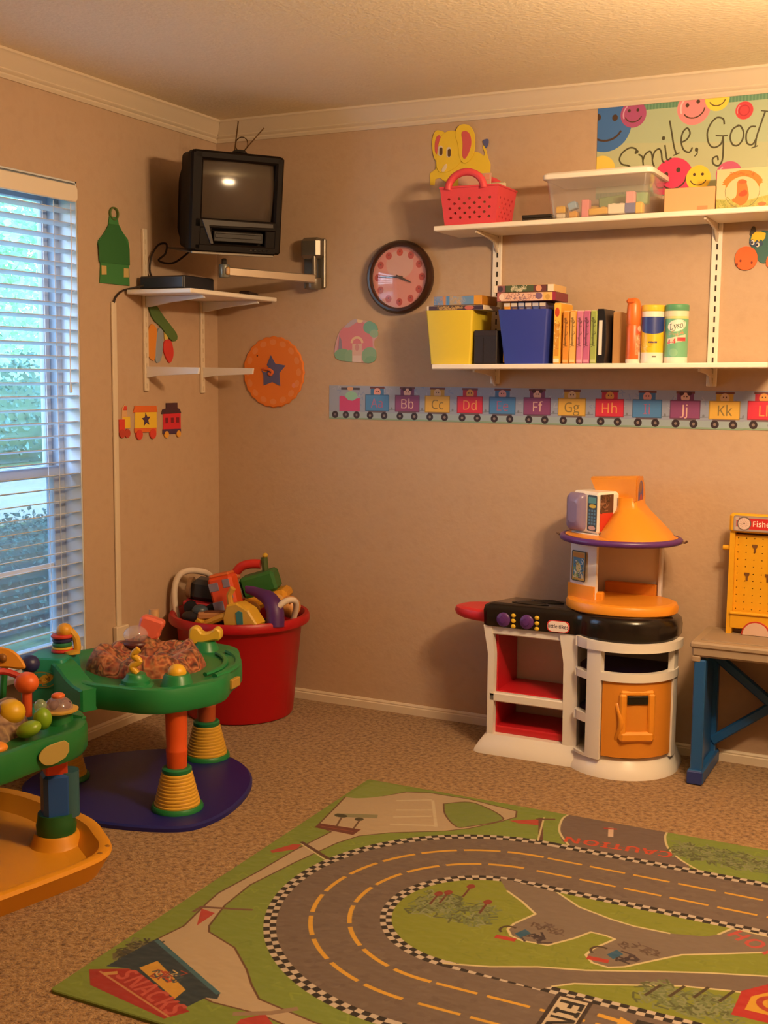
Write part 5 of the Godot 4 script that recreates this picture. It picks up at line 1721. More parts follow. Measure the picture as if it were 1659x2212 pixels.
	part(t, "column_side", mk.call().wall([Vector2(1.672, 0.045), Vector2(1.662, 0.12), Vector2(1.668, 0.2)], 0.6, 0.835, -0.012), white)
	part(t, "column_back", mk.call().box(Vector3(1.83, 0.72, 0.05), Vector3(0.27, 0.25, 0.012), 0.003), pm("ddd6d4", 0.4))
	part(t, "column_edge", mk.call().box(Vector3(1.964, 0.72, 0.06), Vector3(0.014, 0.25, 0.03), 0.004), pm("d6d0d2", 0.4))
	var st = Pad.new(0.07, 0.11, 1600, Color("4a4438"))
	st.rect(0.004, 0.004, 0.062, 0.102, Color("c9a04a"))
	st.rect(0.008, 0.012, 0.054, 0.074, Color("4f86a8"))
	st.rect(0.008, 0.086, 0.054, 0.016, Color("c88a30"))
	st.ell(0.034, 0.05, 0.012, 0.018, Color("d8c88a"))
	st.poly(v2([0.008, 0.012, 0.062, 0.012, 0.05, 0.035, 0.02, 0.035]), Color("d8cfa8"))
	st.scribble(0.035, 0.04, 0.022, 0.03, 30, 0.008, [Color("dfe2d8"), Color("7aa04a"), Color("2f5f86"), Color("b8923a")])
	var cm = (bow[1] + bow[6]) * 0.5
	var cn = Vector3(-0.485, 0, 0.874)
	var cr = Vector3(0.874, 0, 0.485)
	part(colm, "picture_sticker", mk.call().dirs(Vector3(cm.x, 0.715, cm.y) + cn * 0.0095, cr, Vector3.UP).uvs(Vector3(-0.035, -0.055, 0), Vector3(0.07, 0, 0), Vector3(0, 0.11, 0)).prism(rrect(-0.035, -0.055, 0.035, 0.055, 0.006, 3), 0, 0.001, 0.0002), printed(st.tex(), 0.4))
	# purple rail round the hood
	var rail := []
	for i in 40:
		var a = TAU * i / 40
		var rx = 0.208
		var rz = 0.19 if sin(a) > 0 else 0.13
		rail.append(Vector3(1.85 + rx * cos(a), 0.822, 0.195 + rz * sin(a)))
	var hrl = part(t, "hood_rail", mk.call().tube(rail, 0.0115, 10, true), pur)
	for s in [-1, 1]:
		part(hrl, "rail_hook", mk.call().tube([Vector3(1.85 + s * 0.208, 0.822, 0.2), Vector3(1.85 + s * 0.228, 0.82, 0.2), Vector3(1.85 + s * 0.236, 0.826, 0.2)], 0.004, 8), pm("5a3a2a", 0.4))
	part(t, "rail_deck", mk.call().loft([oval.call(Vector2(1.85, 0.195), 0.2, 0.165, 0.824), oval.call(Vector2(1.85, 0.195), 0.2, 0.165, 0.832)]), org)
	# hood: a half cone into an upright box whose top sweeps forward
	var hood := []
	for q in [[0.83, 1.785, 2.035, 0.06, 0.35, 0.12], [0.85, 1.79, 2.02, 0.06, 0.335, 0.115], [0.92, 1.826, 1.925, 0.06, 0.225, 0.045], [0.935, 1.832, 1.905, 0.06, 0.205, 0.02], [0.965, 1.832, 1.9, 0.06, 0.205, 0.02]]:
		var r := []
		for p in rrect(q[1], q[3], q[2], q[4], q[5], 6):
			r.append(Vector3(p.x, q[0], p.y))
		hood.append(r)
	part(t, "hood_cone", mk.call().loft(hood), org)
	var sweep = v2([0.205, 0.955, 0.205, 1.036, 0.19, 1.042, 0.16, 1.043, 0.12, 1.035, 0.09, 1.015, 0.07, 0.98, 0.065, 0.955])
	var hb = mk.call()
	var ra := []
	var rb := []
	for p in sweep:
		ra.append(Vector3(1.722 + 0.5 * maxf(0.0, 1.03 - p.y), p.y - 0.012, p.x * 0.7 + 0.015))
		rb.append(Vector3(1.9, p.y, p.x))
	hb.loft([ra, rb])
	var htp = part(t, "hood_top", hb, org)
	# microwave
	var mc = Vector3(1.727, 0.91, 0.236)
	var mw = mk.call().dirs(mc, cr, Vector3.UP)
	mw.box(Vector3(0.0, 0, -0.055), Vector3(0.134, 0.15, 0.11), 0.01)
	var mo = part(t, "microwave_body", mw, white)
	var md = mk.call().dirs(mc, cr, Vector3.UP)
	md.loft([0, 1, 2, 3].map(func(k):
		var q = [[0.04, 0.0], [0.04, 0.01], [0.035, 0.024], [0.022, 0.03]][k]
		return rrect(-0.034 - q[0], -0.068 * q[0] / 0.04, -0.034 + q[0], 0.068 * q[0] / 0.04, 0.016, 5).map(func(p): return Vector3(p.x, p.y, q[1]))))
	part(mo, "microwave_door", md, pm("8a7a9c", 0.3), "pale purple door")
	var kp = Pad.new(0.056, 0.13, 1600, Color("3c4a52"))
	kp.rect(0.006, 0.1, 0.044, 0.022, Color("5f9a96"))
	kp.ell(0.03, 0.09, 0.02, 0.007, Color("d8bc3a"))
	for i in 3:
		for j in 5:
			kp.rect(0.008 + i * 0.0145, 0.024 + j * 0.0115, 0.0105, 0.0075, Color("5a86a2"))
	kp.ell(0.028, 0.012, 0.02, 0.008, Color("c9a8a0"))
	part(mo, "keypad", mk.call().dirs(mc, cr, Vector3.UP).uvs(Vector3(0.013, -0.065, 0), Vector3(0.048, 0, 0), Vector3(0, 0.13, 0)).prism(rrect(0.014, -0.064, 0.06, 0.064, 0.006, 3), 0, 0.0012, 0.0003), printed(kp.tex(), 0.35))
	var sp = Pad.new(0.08, 0.16, 900, Color("c8402a"))
	sp.rect(0, 0.08, 0.08, 0.08, Color("5c3c2c"))
	sp.scribble(0.04, 0.12, 0.03, 0.03, 24, 0.012, [Color("7a5a44"), Color("3a2820"), Color("8f6a54")])
	part(mo, "side_sticker", mk.call().dirs(Vector3(1.727, 0.912, 0.236) + cr * 0.0672, -cn, Vector3.UP).uvs(Vector3(0, -0.08, 0), Vector3(0.06, 0, 0), Vector3(0, 0.16, 0)).box(Vector3(0.04, 0.0, 0.0006), Vector3(0.064, 0.13, 0.001), 0), printed(sp.tex(), 0.4))
	var ss = Pad.new(0.1, 0.12, 900, Color("d88a2a"))
	ss.ell(0.06, 0.05, 0.035, 0.05, Color("4a4a9a"))
	ss.ell(0.055, 0.075, 0.022, 0.02, Color("8a5a3a"))
	ss.ell(0.065, 0.03, 0.02, 0.022, Color("b04038"))
	part(htp, "hood_sticker", mk.call().dirs(Vector3(1.9008, 0.985, 0.15), Vector3(0, 0, -1), Vector3.UP).uvs(Vector3(-0.05, -0.06, 0), Vector3(0.1, 0, 0), Vector3(0, 0.12, 0)).prism(rrect(-0.045, -0.045, 0.045, 0.055, 0.02, 4), 0, 0.001, 0.0002), printed(ss.tex(), 0.4))

func workbench():
	var O = Vector3(2.38, 0, 0.17)
	var mk = func() -> M: return M.new(O)
	var blue = pm("1f5590", 0.4)
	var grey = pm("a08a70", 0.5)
	var yel = pm("dba01c", 0.4)
	var t = thing("toy_workbench", "toy workbench with blue legs, grey top and yellow pegboard back", "toy workbench", O)
	var tp = mk.call()
	tp.box(Vector3(2.38, 0.47, 0.165), Vector3(0.49, 0.05, 0.28), 0.008)
	tp.box(Vector3(2.38, 0.487, 0.165), Vector3(0.5, 0.022, 0.292), 0.006)
	tp.box(Vector3(2.152, 0.438, 0.29), Vector3(0.028, 0.02, 0.03), 0.003)
	tp.box(Vector3(2.608, 0.438, 0.29), Vector3(0.028, 0.02, 0.03), 0.003)
	part(t, "bench_top", tp, grey)
	part(t, "top_panel", mk.call().box(Vector3(2.38, 0.499, 0.17), Vector3(0.44, 0.004, 0.2), 0.001), pm("97826a", 0.55))
	for s in [-1, 1]:
		var x = 2.38 + s * 0.215
		part(t, "leg", mk.call().box(Vector3(x, 0.235, 0.285), Vector3(0.04, 0.4, 0.035), 0.004), blue)
		part(t, "leg", mk.call().box(Vector3(x, 0.235, 0.05), Vector3(0.04, 0.4, 0.035), 0.004), blue)
		part(t, "leg_panel", mk.call().box(Vector3(x + s * 0.006, 0.235, 0.168), Vector3(0.02, 0.39, 0.22), 0.002), blue)
		part(t, "foot", mk.call().box(Vector3(x, 0.025, 0.168), Vector3(0.055, 0.05, 0.3), 0.006), blue)
		part(t, "foot_cap", mk.call().box(Vector3(x, 0.025, 0.316), Vector3(0.052, 0.046, 0.01), 0.003), pm("2a3a7c", 0.4))
		for v in [-1, 1]:
			part(t, "brace", mk.call().dirs(Vector3(2.38 + s * 0.105, 0.245 + v * 0.08, 0.06), Vector3(s * 0.21, v * 0.16, 0), Vector3.UP).box(Vector3.ZERO, Vector3(0.262, 0.034, 0.026), 0.005), blue)
	# pegboard
	var x0 = 2.215
	var x1 = 2.545
	var pgb = part(t, "pegboard", mk.call().holed(Vector3(2.228, 0.575, 0.104), Vector3(2.53, 0.575, 0.104), Vector3(2.53, 0.85, 0.104), Vector3(2.228, 0.85, 0.104), 11, 11, 0.17, 0.012, func(i, j): return true), yel)
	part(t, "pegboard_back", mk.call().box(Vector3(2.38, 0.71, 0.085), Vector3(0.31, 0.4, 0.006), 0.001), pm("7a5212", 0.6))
	var fr = mk.call()
	for s in [-1, 1]:
		fr.loft([[Vector3(2.38 + s * 0.165, 0.5, 0.07), Vector3(2.38 + s * 0.165, 0.5, 0.125), Vector3(2.38 + s * 0.145, 0.5, 0.125), Vector3(2.38 + s * 0.145, 0.5, 0.07)], [Vector3(2.38 + s * 0.165, 0.86, 0.07), Vector3(2.38 + s * 0.165, 0.86, 0.118), Vector3(2.38 + s * 0.148, 0.86, 0.118), Vector3(2.38 + s * 0.148, 0.86, 0.07)]])
	fr.box(Vector3(2.38, 0.547, 0.115), Vector3(0.31, 0.055, 0.022), 0.004)
	fr.box(Vector3(2.38, 0.575, 0.12), Vector3(0.31, 0.01, 0.026), 0.003)
	part(t, "pegboard_frame", fr, yel)
	part(t, "side_peg", mk.call().tube([Vector3(2.22, 0.8, 0.1), Vector3(2.19, 0.8, 0.1)], 0.009, 12), yel)
	for p in [Vector2(2.298, 0.805), Vector2(2.275, 0.705), Vector2(2.345, 0.705), Vector2(2.42, 0.805), Vector2(2.46, 0.705)]:
		var h = mk.call().at(Vector3(p.x, p.y, 0.1045))
		h.prism(v2([-0.009, 0.012, 0.009, 0.012, 0.009, 0.004, 0.004, -0.002, 0.004, -0.016, -0.003, -0.016, -0.003, 0.0, -0.009, 0.004]), 0, 0.002, 0.0003)
		part(pgb, "tool_slot", h, pm("6e4412", 0.6))
	var hbd = part(t, "header_board", mk.call().box(Vector3(2.38, 0.892, 0.11), Vector3(0.335, 0.066, 0.04), 0.008), yel)
	var lg = Pad.new(0.31, 0.056, 1800, Color("8f8078"))
	lg.poly(rrect(0.004, 0.004, 0.306, 0.052, 0.005, 3), Color("a8958a"))
	lg.poly(rrect(0.012, 0.009, 0.298, 0.047, 0.004, 3), Color("c52a28"))
	lg.ell(0.038, 0.028, 0.024, 0.024, Color("6e5f58"))
	lg.ell(0.038, 0.028, 0.02, 0.02, Color("d8bcae"))
	for i in 12:
		var a = TAU * i / 12
		lg.line([Vector2(0.038 + cos(a) * 0.007, 0.028 + sin(a) * 0.007), Vector2(0.038 + cos(a) * 0.016, 0.028 + sin(a) * 0.016)], 0.0012, Color("b09486"))
	lg.ell(0.038, 0.028, 0.003, 0.003, Color("7a665c"))
	for q in [[0.014, 0.045], [0.014, 0.011]]:
		lg.ell(q[0], q[1], 0.006, 0.006, Color("bda89c"))
	lg.text("Fisher", 0.1, 0.028, 0.019, Color("ecd6c8"), 0.0, "Droid Sans", 0.88, 0.0, 700)
	part(hbd, "header_label", mk.call().at(Vector3(2.38, 0.892, 0.1302)).uvs(Vector3(-0.155, -0.028, 0), Vector3(0.31, 0, 0), Vector3(0, 0.056, 0)).prism(rrect(-0.153, -0.027, 0.153, 0.027, 0.006, 3), 0, 0.0012, 0.0003), printed(lg.tex(), 0.4))
	var half = func(r): return arcv(2.318, 0.502, r, 0, 180, 20)
	var swd = part(t, "saw_disc", mk.call().prism(half.call(0.05), 0.126, 0.131, 0.001), pm("b03a28", 0.4), "red rim of the round disc")
	part(swd, "saw_disc_face", mk.call().prism(half.call(0.045), 0.131, 0.134, 0.001), pm("d0b09c", 0.4))

func rug():
	var W = 2.5
	var D = 1.585
	var p = Pad.new(W, D, 700, Color("80923a"))
	var V = func(a: Array) -> Array:
		var r := []
		for i in range(0, a.size(), 2): r.append(Vector2(a[i], D - a[i + 1]))
		return r
	var C = func(a: Array, n := 6) -> Array:
		var q := []
		for v in V.call(a): q.append(Vector3(v.x, v.y, 0))
		var r := []
		for v in curve(q, n): r.append(Vector2(v.x, v.y))
		return r
	var road = Color("75635b")
	var beige = Color("c0a98e")
	var edge = Color("6a4630")
	var grassd = Color("6c7f3c")
	var cream = Color("d8c79c")
	var yl = Color("e0a838")
	p.scribble(W / 2, D / 2, W / 2, D / 2, 900, 0.02, [Color("86973c"), Color("7a8c36"), Color("8a9c3c")])
	# pale path round the outside, the pit plaza at the near corner and the parking at the far one
	var path = [0.013, 0.19, 0.119, 0.126, 0.172, 0.056, 0.244, 0.027, 0.382, 0.02, 0.56, 0.05, 0.575, 0.1, 0.545, 0.16, 0.48, 0.255, 0.423, 0.309, 0.281, 0.398, 0.208, 0.464, 0.175, 0.542, 0.137, 0.716, 0.104, 0.91, 0.113, 1.045, 0.143, 1.16, 0.162, 1.188, 0.263, 1.227, 0.348, 1.304, 0.397, 1.359, 0.445, 1.403, 0.6, 1.43, 1.2, 1.45, 2.4, 1.45, 2.4, 1.49, 0.6, 1.475, 0.478, 1.456, 0.36, 1.462, 0.2, 1.42, 0.07, 1.28, 0.087, 1.19, 0.063, 1.05, 0.056, 0.99, 0.077, 0.82, 0.09, 0.65, 0.117, 0.476, 0.055, 0.452, 0.027, 0.271]
	p.poly(V.call(path), beige)
	p.line(V.call(path), 0.005, edge, true)
	p.poly(C.call([0.013, 0.19, 0.035, 0.016, 0.162, 0.036, 0.119, 0.126, 0.06, 0.181, 0.013, 0.19]), Color("8a9a48"))
	p.poly(C.call([0.326, 0.098, 0.393, 0.045, 0.47, 0.07, 0.532, 0.114, 0.542, 0.153, 0.473, 0.241, 0.438, 0.259, 0.369, 0.184, 0.326, 0.098]), Color("7c8c40"))
	p.line(C.call([0.326, 0.098, 0.393, 0.045, 0.47, 0.07, 0.532, 0.114, 0.542, 0.153, 0.473, 0.241, 0.438, 0.259, 0.369, 0.184, 0.326, 0.098]), 0.005, edge)
	for q in [[0.179, 0.143, 0.276, 0.084], [0.215, 0.219, 0.313, 0.168], [0.233, 0.278, 0.335, 0.217], [0.25, 0.336, 0.376, 0.284], [0.283, 0.088, 0.383, 0.288]]:
		p.line(V.call(q), 0.01, Color("d2c0a4"))
	# the track: two straights and half rings
	var c0 = Vector2(0.753, 0.808)
	var c1 = Vector2(1.747, 0.808)
	var ovl = func(r: float, n := 40) -> Array:
		var o := []
		for i in n + 1:
			var a = PI / 2 + PI * i / n
			o.append(Vector2(c0.x + r * cos(a), D - c0.y - r * sin(a)))
		for i in n + 1:
			var a = -PI / 2 + PI * i / n
			o.append(Vector2(c1.x + r * cos(a), D - c1.y - r * sin(a)))
		return o
	# gas station lane on the far side
	p.poly(C.call([0.716, 0.0, 0.711, 0.05, 0.735, 0.15, 0.793, 0.24, 0.95, 0.25, 1.14, 0.245, 1.109, 0.188, 1.06, 0.12, 1.034, 0.045, 1.03, 0.0]), Color("74605a"))
	p.line(C.call([0.716, 0.0, 0.711, 0.05, 0.735, 0.15, 0.793, 0.24]), 0.007, cream)
	p.line(C.call([1.03, 0.0, 1.034, 0.045, 1.06, 0.12, 1.109, 0.188, 1.17, 0.24]), 0.007, cream)
	p.text("CAUTION", 0.925, D - 0.183, 0.042, Color("cf4a2c"), PI + 0.09, "Droid Sans", 1.25, 0.0, 700)
	p.line(V.call([0.795, 0.2, 1.05, 0.168]), 0.003, Color("b0401f"))
	p.line(V.call([0.868, 0.05, 0.885, 0.115]), 0.016, Color("d8b8a4"))
	p.line(V.call([0.85, 0.06, 0.885, 0.05]), 0.01, Color("b03a2a"))
	p.poly(ovl.call(0.568), road)
	p.poly(ovl.call(0.255), Color("868e2a"))
	p.scribble(1.25, D - 0.808, 0.5, 0.2, 240, 0.018, [Color("8b9432"), Color("7f882a")])
	for i in 700:
		var a = PI / 2 + p.rng.randf() * PI
		var rr = p.rng.randf_range(0.29, 0.53)
		var q = Vector2(lerpf(0.753, 1.747, p.rng.randf()), 0)
		var pt = Vector2(c0.x + rr * cos(a), D - c0.y + rr * sin(a)) if i % 2 == 0 else Vector2(q.x, D - 0.808 + rr * (1.0 if i % 4 == 1 else -1.0))
		p.ell(pt.x, pt.y, 0.012, 0.008, [Color("6f5d56"), Color("7a6860"), Color("72605a")][i % 3], a)
	# chequered kerbs
	for rr in [[0.568, 0.536], [0.272, 0.242]]:
		for row in 2:
			var ra = lerpf(rr[0], rr[1], row * 0.5)
			var rb = lerpf(rr[0], rr[1], row * 0.5 + 0.5)
			var n = int(PI * rr[0] / 0.02)
			for i in n:
				var dark = (i + row) % 2 == 0
				var a = PI / 2 + PI * i / n
				var b = PI / 2 + PI * (i + 1) / n
				p.poly([c0 + Vector2(cos(a), sin(a)) * ra, c0 + Vector2(cos(b), sin(b)) * ra, c0 + Vector2(cos(b), sin(b)) * rb, c0 + Vector2(cos(a), sin(a)) * rb].map(func(v): return Vector2(v.x, D - v.y)), Color("2a201c") if dark else Color("cdbcae"))
				p.poly([c0 + Vector2(cos(a), sin(a)) * ra, c0 + Vector2(cos(b), sin(b)) * ra, c0 + Vector2(cos(b), sin(b)) * rb, c0 + Vector2(cos(a), sin(a)) * rb].map(func(v): return Vector2(W - v.x, D - v.y)), Color("2a201c") if dark else Color("cdbcae"))
			for i in 50:
				for s in [-1, 1]:
					var x = 0.753 + i * 0.01988
					p.poly([Vector2(x, D - 0.808 + s * ra), Vector2(x + 0.0199, D - 0.808 + s * ra), Vector2(x + 0.0199, D - 0.808 + s * rb), Vector2(x, D - 0.808 + s * rb)], Color("2a201c") if (i + row) % 2 == 0 else Color("cdbcae"))
	# lane dashes
	for rr in [0.449, 0.35]:
		var n = 11 if rr > 0.4 else 9
		for i in n:
			var a = PI / 2 + PI * (i + (0.2 if rr > 0.4 else 0.0)) / n
			for s in 2:
				var pts := []
				for k in 7:
					var w = a + PI / n * 0.8 * k / 6.0
					var v = c0 + Vector2(cos(w), sin(w)) * rr
					pts.append(Vector2(v.x if s == 0 else W - v.x, D - v.y))
				p.line(pts, 0.012, yl)
		for i in 8:
			for s in [-1, 1]:
				var x = 0.77 + i * 0.125
				p.line([Vector2(x, D - 0.808 + s * rr), Vector2(x + 0.098, D - 0.808 + s * rr)], 0.01, yl)
	# pit road in the infield
	var pit = [0.69, 0.55, 0.74, 0.62, 0.8, 0.665, 0.855, 0.717, 0.824, 0.794, 0.82, 0.83, 0.84, 0.86, 0.875, 0.872, 0.938, 0.865, 0.985, 0.8, 1.012, 0.749, 1.05, 0.75, 1.076, 0.758, 1.042, 0.831, 1.035, 0.87, 1.06, 0.9, 1.1, 0.905, 1.134, 0.884, 1.19, 0.82, 1.242, 0.762, 1.345, 0.702, 1.426, 0.653, 1.5, 0.62, 1.5, 0.57, 1.325, 0.565, 1.3, 0.615, 1.274, 0.64, 1.191, 0.665, 1.1, 0.667, 1.035, 0.655, 0.943, 0.625, 0.865, 0.567]
	p.poly(V.call(pit), Color("806f64"))
	p.line(V.call(pit.slice(2, 52)), 0.007, cream)
	p.line(V.call(pit.slice(54)), 0.007, cream)
	var pr = [0.745, 1.066, 0.85, 1.03, 0.952, 0.978, 1.058, 0.942, 1.21, 0.87, 1.312, 0.824, 1.444, 0.774, 1.7, 0.72, 1.7, 0.84, 1.428, 0.873, 1.377, 0.882, 1.275, 0.911, 1.126, 0.981, 1.051, 1.014, 1.01, 1.05, 0.99, 1.075]
	p.poly(V.call(pr), Color("78665c"))
	p.line(V.call(pr.slice(0, 16)), 0.007, cream)
	p.line(V.call(pr.slice(16, 30)), 0.007, cream)
	for q in [[0.905, 0.815], [1.14, 0.815]]:
		p.scribble(q[0] + 0.01, D - q[1] + 0.035, 0.045, 0.016, 16, 0.015, [Color("5a463c"), Color("66524a")])
		p.scribble(q[0] - 0.005, D - q[1] - 0.03, 0.028, 0.01, 8, 0.02, [Color("3a2c30"), Color("443438")])
		p.poly(V.call([q[0] - 0.06, q[1] + 0.03, q[0] - 0.045, q[1] - 0.005, q[0] - 0.025, q[1] + 0.01, q[0] - 0.04, q[1] + 0.045]), Color("2c5a7c"))
		p.line(V.call([q[0] - 0.095, q[1] + 0.065, q[0] - 0.05, q[1] + 0.062]), 0.018, Color("b83a2c"))
		p.arc(q[0] - 0.08, D - q[1] - 0.02, 0.022, 60, 230, 0.007, Color("4a3a2a"))
	p.text("HOT", 1.385, D - 0.62, 0.05, Color("c0504a"), -0.55, "Droid Sans", 1.0, 0.0, 700)
	# bushes and lamp posts
	var gr = [Color("6f7a4a"), Color("5a6038"), Color("7f8658"), Color("8a906a")]
	p.scribble(0.655, D - 0.79, 0.1, 0.06, 200, 0.018, gr)
	p.scribble(0.6, D - 0.76, 0.04, 0.04, 60, 0.016, gr)
	p.scribble(1.3, D - 0.97, 0.1, 0.045, 200, 0.018, gr)
	p.scribble(1.24, D - 0.12, 0.16, 0.05, 320, 0.018, gr)
	p.scribble(1.55, D - 0.1, 0.2, 0.06, 200, 0.018, gr)
	for q in [[0.643, 0.64], [0.583, 0.722], [0.603, 0.703], [0.719, 0.709]]:
		p.line(V.call([q[0], q[1], q[0] + 0.005, q[1] + 0.07]), 0.006, Color("6a3424"))
		p.ell(q[0], D - q[1], 0.011, 0.015, Color("8a3626"))
	for q in [[1.23, 0.93], [1.28, 0.91], [1.33, 0.89], [1.385, 0.88]]:
		p.line(V.call([q[0], q[1], q[0] - 0.02, q[1] + 0.06]), 0.008, Color("4a3a24"))
	# flags and posts
	p.poly(V.call([0.029, 0.684, 0.062, 0.614, 0.086, 0.602, 0.092, 0.638, 0.042, 0.696]), Color("b84434"))
	p.line(V.call([0.077, 0.586, 0.206, 0.655]), 0.012, Color("5c3a2a"))
	p.line(V.call([0.082, 0.598, 0.206, 0.668]), 0.005, cream)
	p.poly(V.call([0.115, 1.174, 0.07, 1.089, 0.116, 1.095]), Color("b8403a"))
	p.line(V.call([0.062, 1.113, 0.064, 1.081, 0.151, 1.051, 0.19, 1.035]), 0.01, Color("7a5648"))
	p.poly(V.call([0.567, 0.137, 0.644, 0.085, 0.664, 0.131, 0.6, 0.145]), Color("b84434"))
	p.line(V.call([0.648, 0.072, 0.705, 0.239]), 0.014, Color("6a4232"))
	p.line(V.call([0.655, 0.06, 0.7, 0.25]), 0.006, cream)
	p.line(V.call([0.64, 0.085, 0.69, 0.06]), 0.01, Color("6a4232"))
	p.poly(V.call([0.454, 1.493, 0.49, 1.45, 0.53, 1.48, 0.5, 1.55, 0.46, 1.54]), Color("b83a30"))
	p.line(V.call([0.43, 1.48, 0.5, 1.44, 0.54, 1.4]), 0.016, Color("9a7e6a"))
	# bench sign and tank
	p.poly(V.call([0.053, 0.468, 0.054, 0.431, 0.189, 0.418, 0.188, 0.467]), Color("6e3428"))
	p.line(V.call([0.07, 0.45, 0.175, 0.443]), 0.006, Color("8a4a38"))
	p.line(V.call([0.07, 0.345, 0.18, 0.3]), 0.03, Color("8f8a6a"))
	p.ell(0.08, D - 0.345, 0.022, 0.014, Color("4a4430"))
	p.ell(0.145, D - 0.345, 0.014, 0.014, Color("4a4430"))
	p.line(V.call([0.09, 0.36, 0.11, 0.43]), 0.006, Color("6a4a34"))
	p.line(V.call([0.15, 0.35, 0.165, 0.42]), 0.006, Color("6a4a34"))
	# snack shop
	p.poly(V.call([0.02, 1.386, 0.068, 1.279, 0.1, 1.31, 0.04, 1.41]), Color("6a6444"))
	p.scribble(0.06, D - 1.345, 0.035, 0.05, 80, 0.016, [Color("4f4a34"), Color("7a7450"), Color("3c3a34")])
	p.poly(V.call([0.047, 1.442, 0.061, 1.332, 0.069, 1.274, 0.353, 1.42, 0.362, 1.446, 0.336, 1.452, 0.322, 1.503, 0.289, 1.498, 0.103, 1.426]), Color("2a3a48"))
	p.line(V.call([0.075, 1.285, 0.35, 1.425]), 0.012, Color("3f6a7c"))
	p.poly(V.call([0.12, 1.413, 0.138, 1.366, 0.276, 1.445, 0.278, 1.489]), Color("d8a03c"))
	p.poly(V.call([0.17, 1.41, 0.185, 1.395, 0.23, 1.425, 0.22, 1.44]), Color("b84a2c"))
	p.scribble(0.2, D - 1.41, 0.03, 0.014, 20, 0.014, [Color("4a5058"), Color("d8b87a"), Color("a04030")])
	p.poly(V.call([0.021, 1.472, 0.099, 1.428, 0.126, 1.427, 0.338, 1.517, 0.306, 1.566, 0.071, 1.527]), Color("a82a24"))
	p.line(V.call([0.05, 1.468, 0.31, 1.555]), 0.006, Color("c88a5c"))
	p.poly(V.call([0.06, 1.468, 0.085, 1.448, 0.095, 1.46, 0.07, 1.478]), Color("d09a58"))
	p.text("SNACKS", 0.21, D - 1.488, 0.05, Color("c8564a"), deg_to_rad(-21), "Droid Sans", 0.9, 0.0, 700)
	# pit building, finish line
	p.poly(V.call([1.398, 0.985, 1.401, 0.87, 1.452, 0.81, 1.7, 0.81, 1.7, 0.98]), Color("b82a24"))
	p.poly(V.call([1.421, 0.95, 1.425, 0.885, 1.46, 0.845, 1.66, 0.845, 1.66, 0.95]), Color("d8a02c"))
	p.arc(1.475, D - 0.9, 0.03, 0, 360, 0.014, Color("b03a24"))
	p.poly(V.call([1.03, 1.075, 1.115, 1.075, 1.115, 1.36, 1.03, 1.36]), Color("3a2a24"))
	p.poly(V.call([1.04, 1.082, 1.106, 1.082, 1.106, 1.352, 1.04, 1.352]), Color("cdbba6"))
	p.text("FINISH", 1.073, D - 1.215, 0.056, Color("241c1a"), -PI / 2, "Droid Sans", 0.98, 0.0, 700)
	p.line(V.call([1.14, 1.12, 1.2, 1.125]), 0.014, yl)
	p.poly(V.call([1.185, 1.105, 1.225, 1.126, 1.185, 1.145]), yl)
	p.poly(V.call([1.22, 1.1, 1.32, 1.1, 1.32, 1.16, 1.22, 1.16]), Color("2c2420"))
	var mt = printed(p.tex(), 0.95)
	mt.albedo_color = Color(0.83, 0.83, 0.81)
	var nz = noise_tex(44, 0.09, 512, [], 2)
	mt.heightmap_enabled = true
	mt.heightmap_texture = nz
	mt.heightmap_scale = 0.25
	mt.rim_enabled = true
	mt.rim = 0.2
	var m = M.new()
	m.uvs(Vector3.ZERO, Vector3(W, 0, 0), Vector3(0, 0, -D))
	m.o = Vector3(0, 0, D)
	var lo := []
	var hi := []
	var tp := []
	for q in rrect(0, 0, W, D, 0.015, 3):
		lo.append(Vector3(q.x, 0, q.y))
		hi.append(Vector3(q.x, 0.006, q.y))
		tp.append(Vector3(clampf(q.x, 0.003, W - 0.003), 0.008, clampf(q.y, 0.003, D - 0.003)))
	m.loft([lo, hi, tp])
	var t = thing("play_rug", "green play rug printed with a grey race track and chequered kerbs", "rug", Vector3(1.156, 0.0, 0.806))
	part(t, "pile", m, mt)

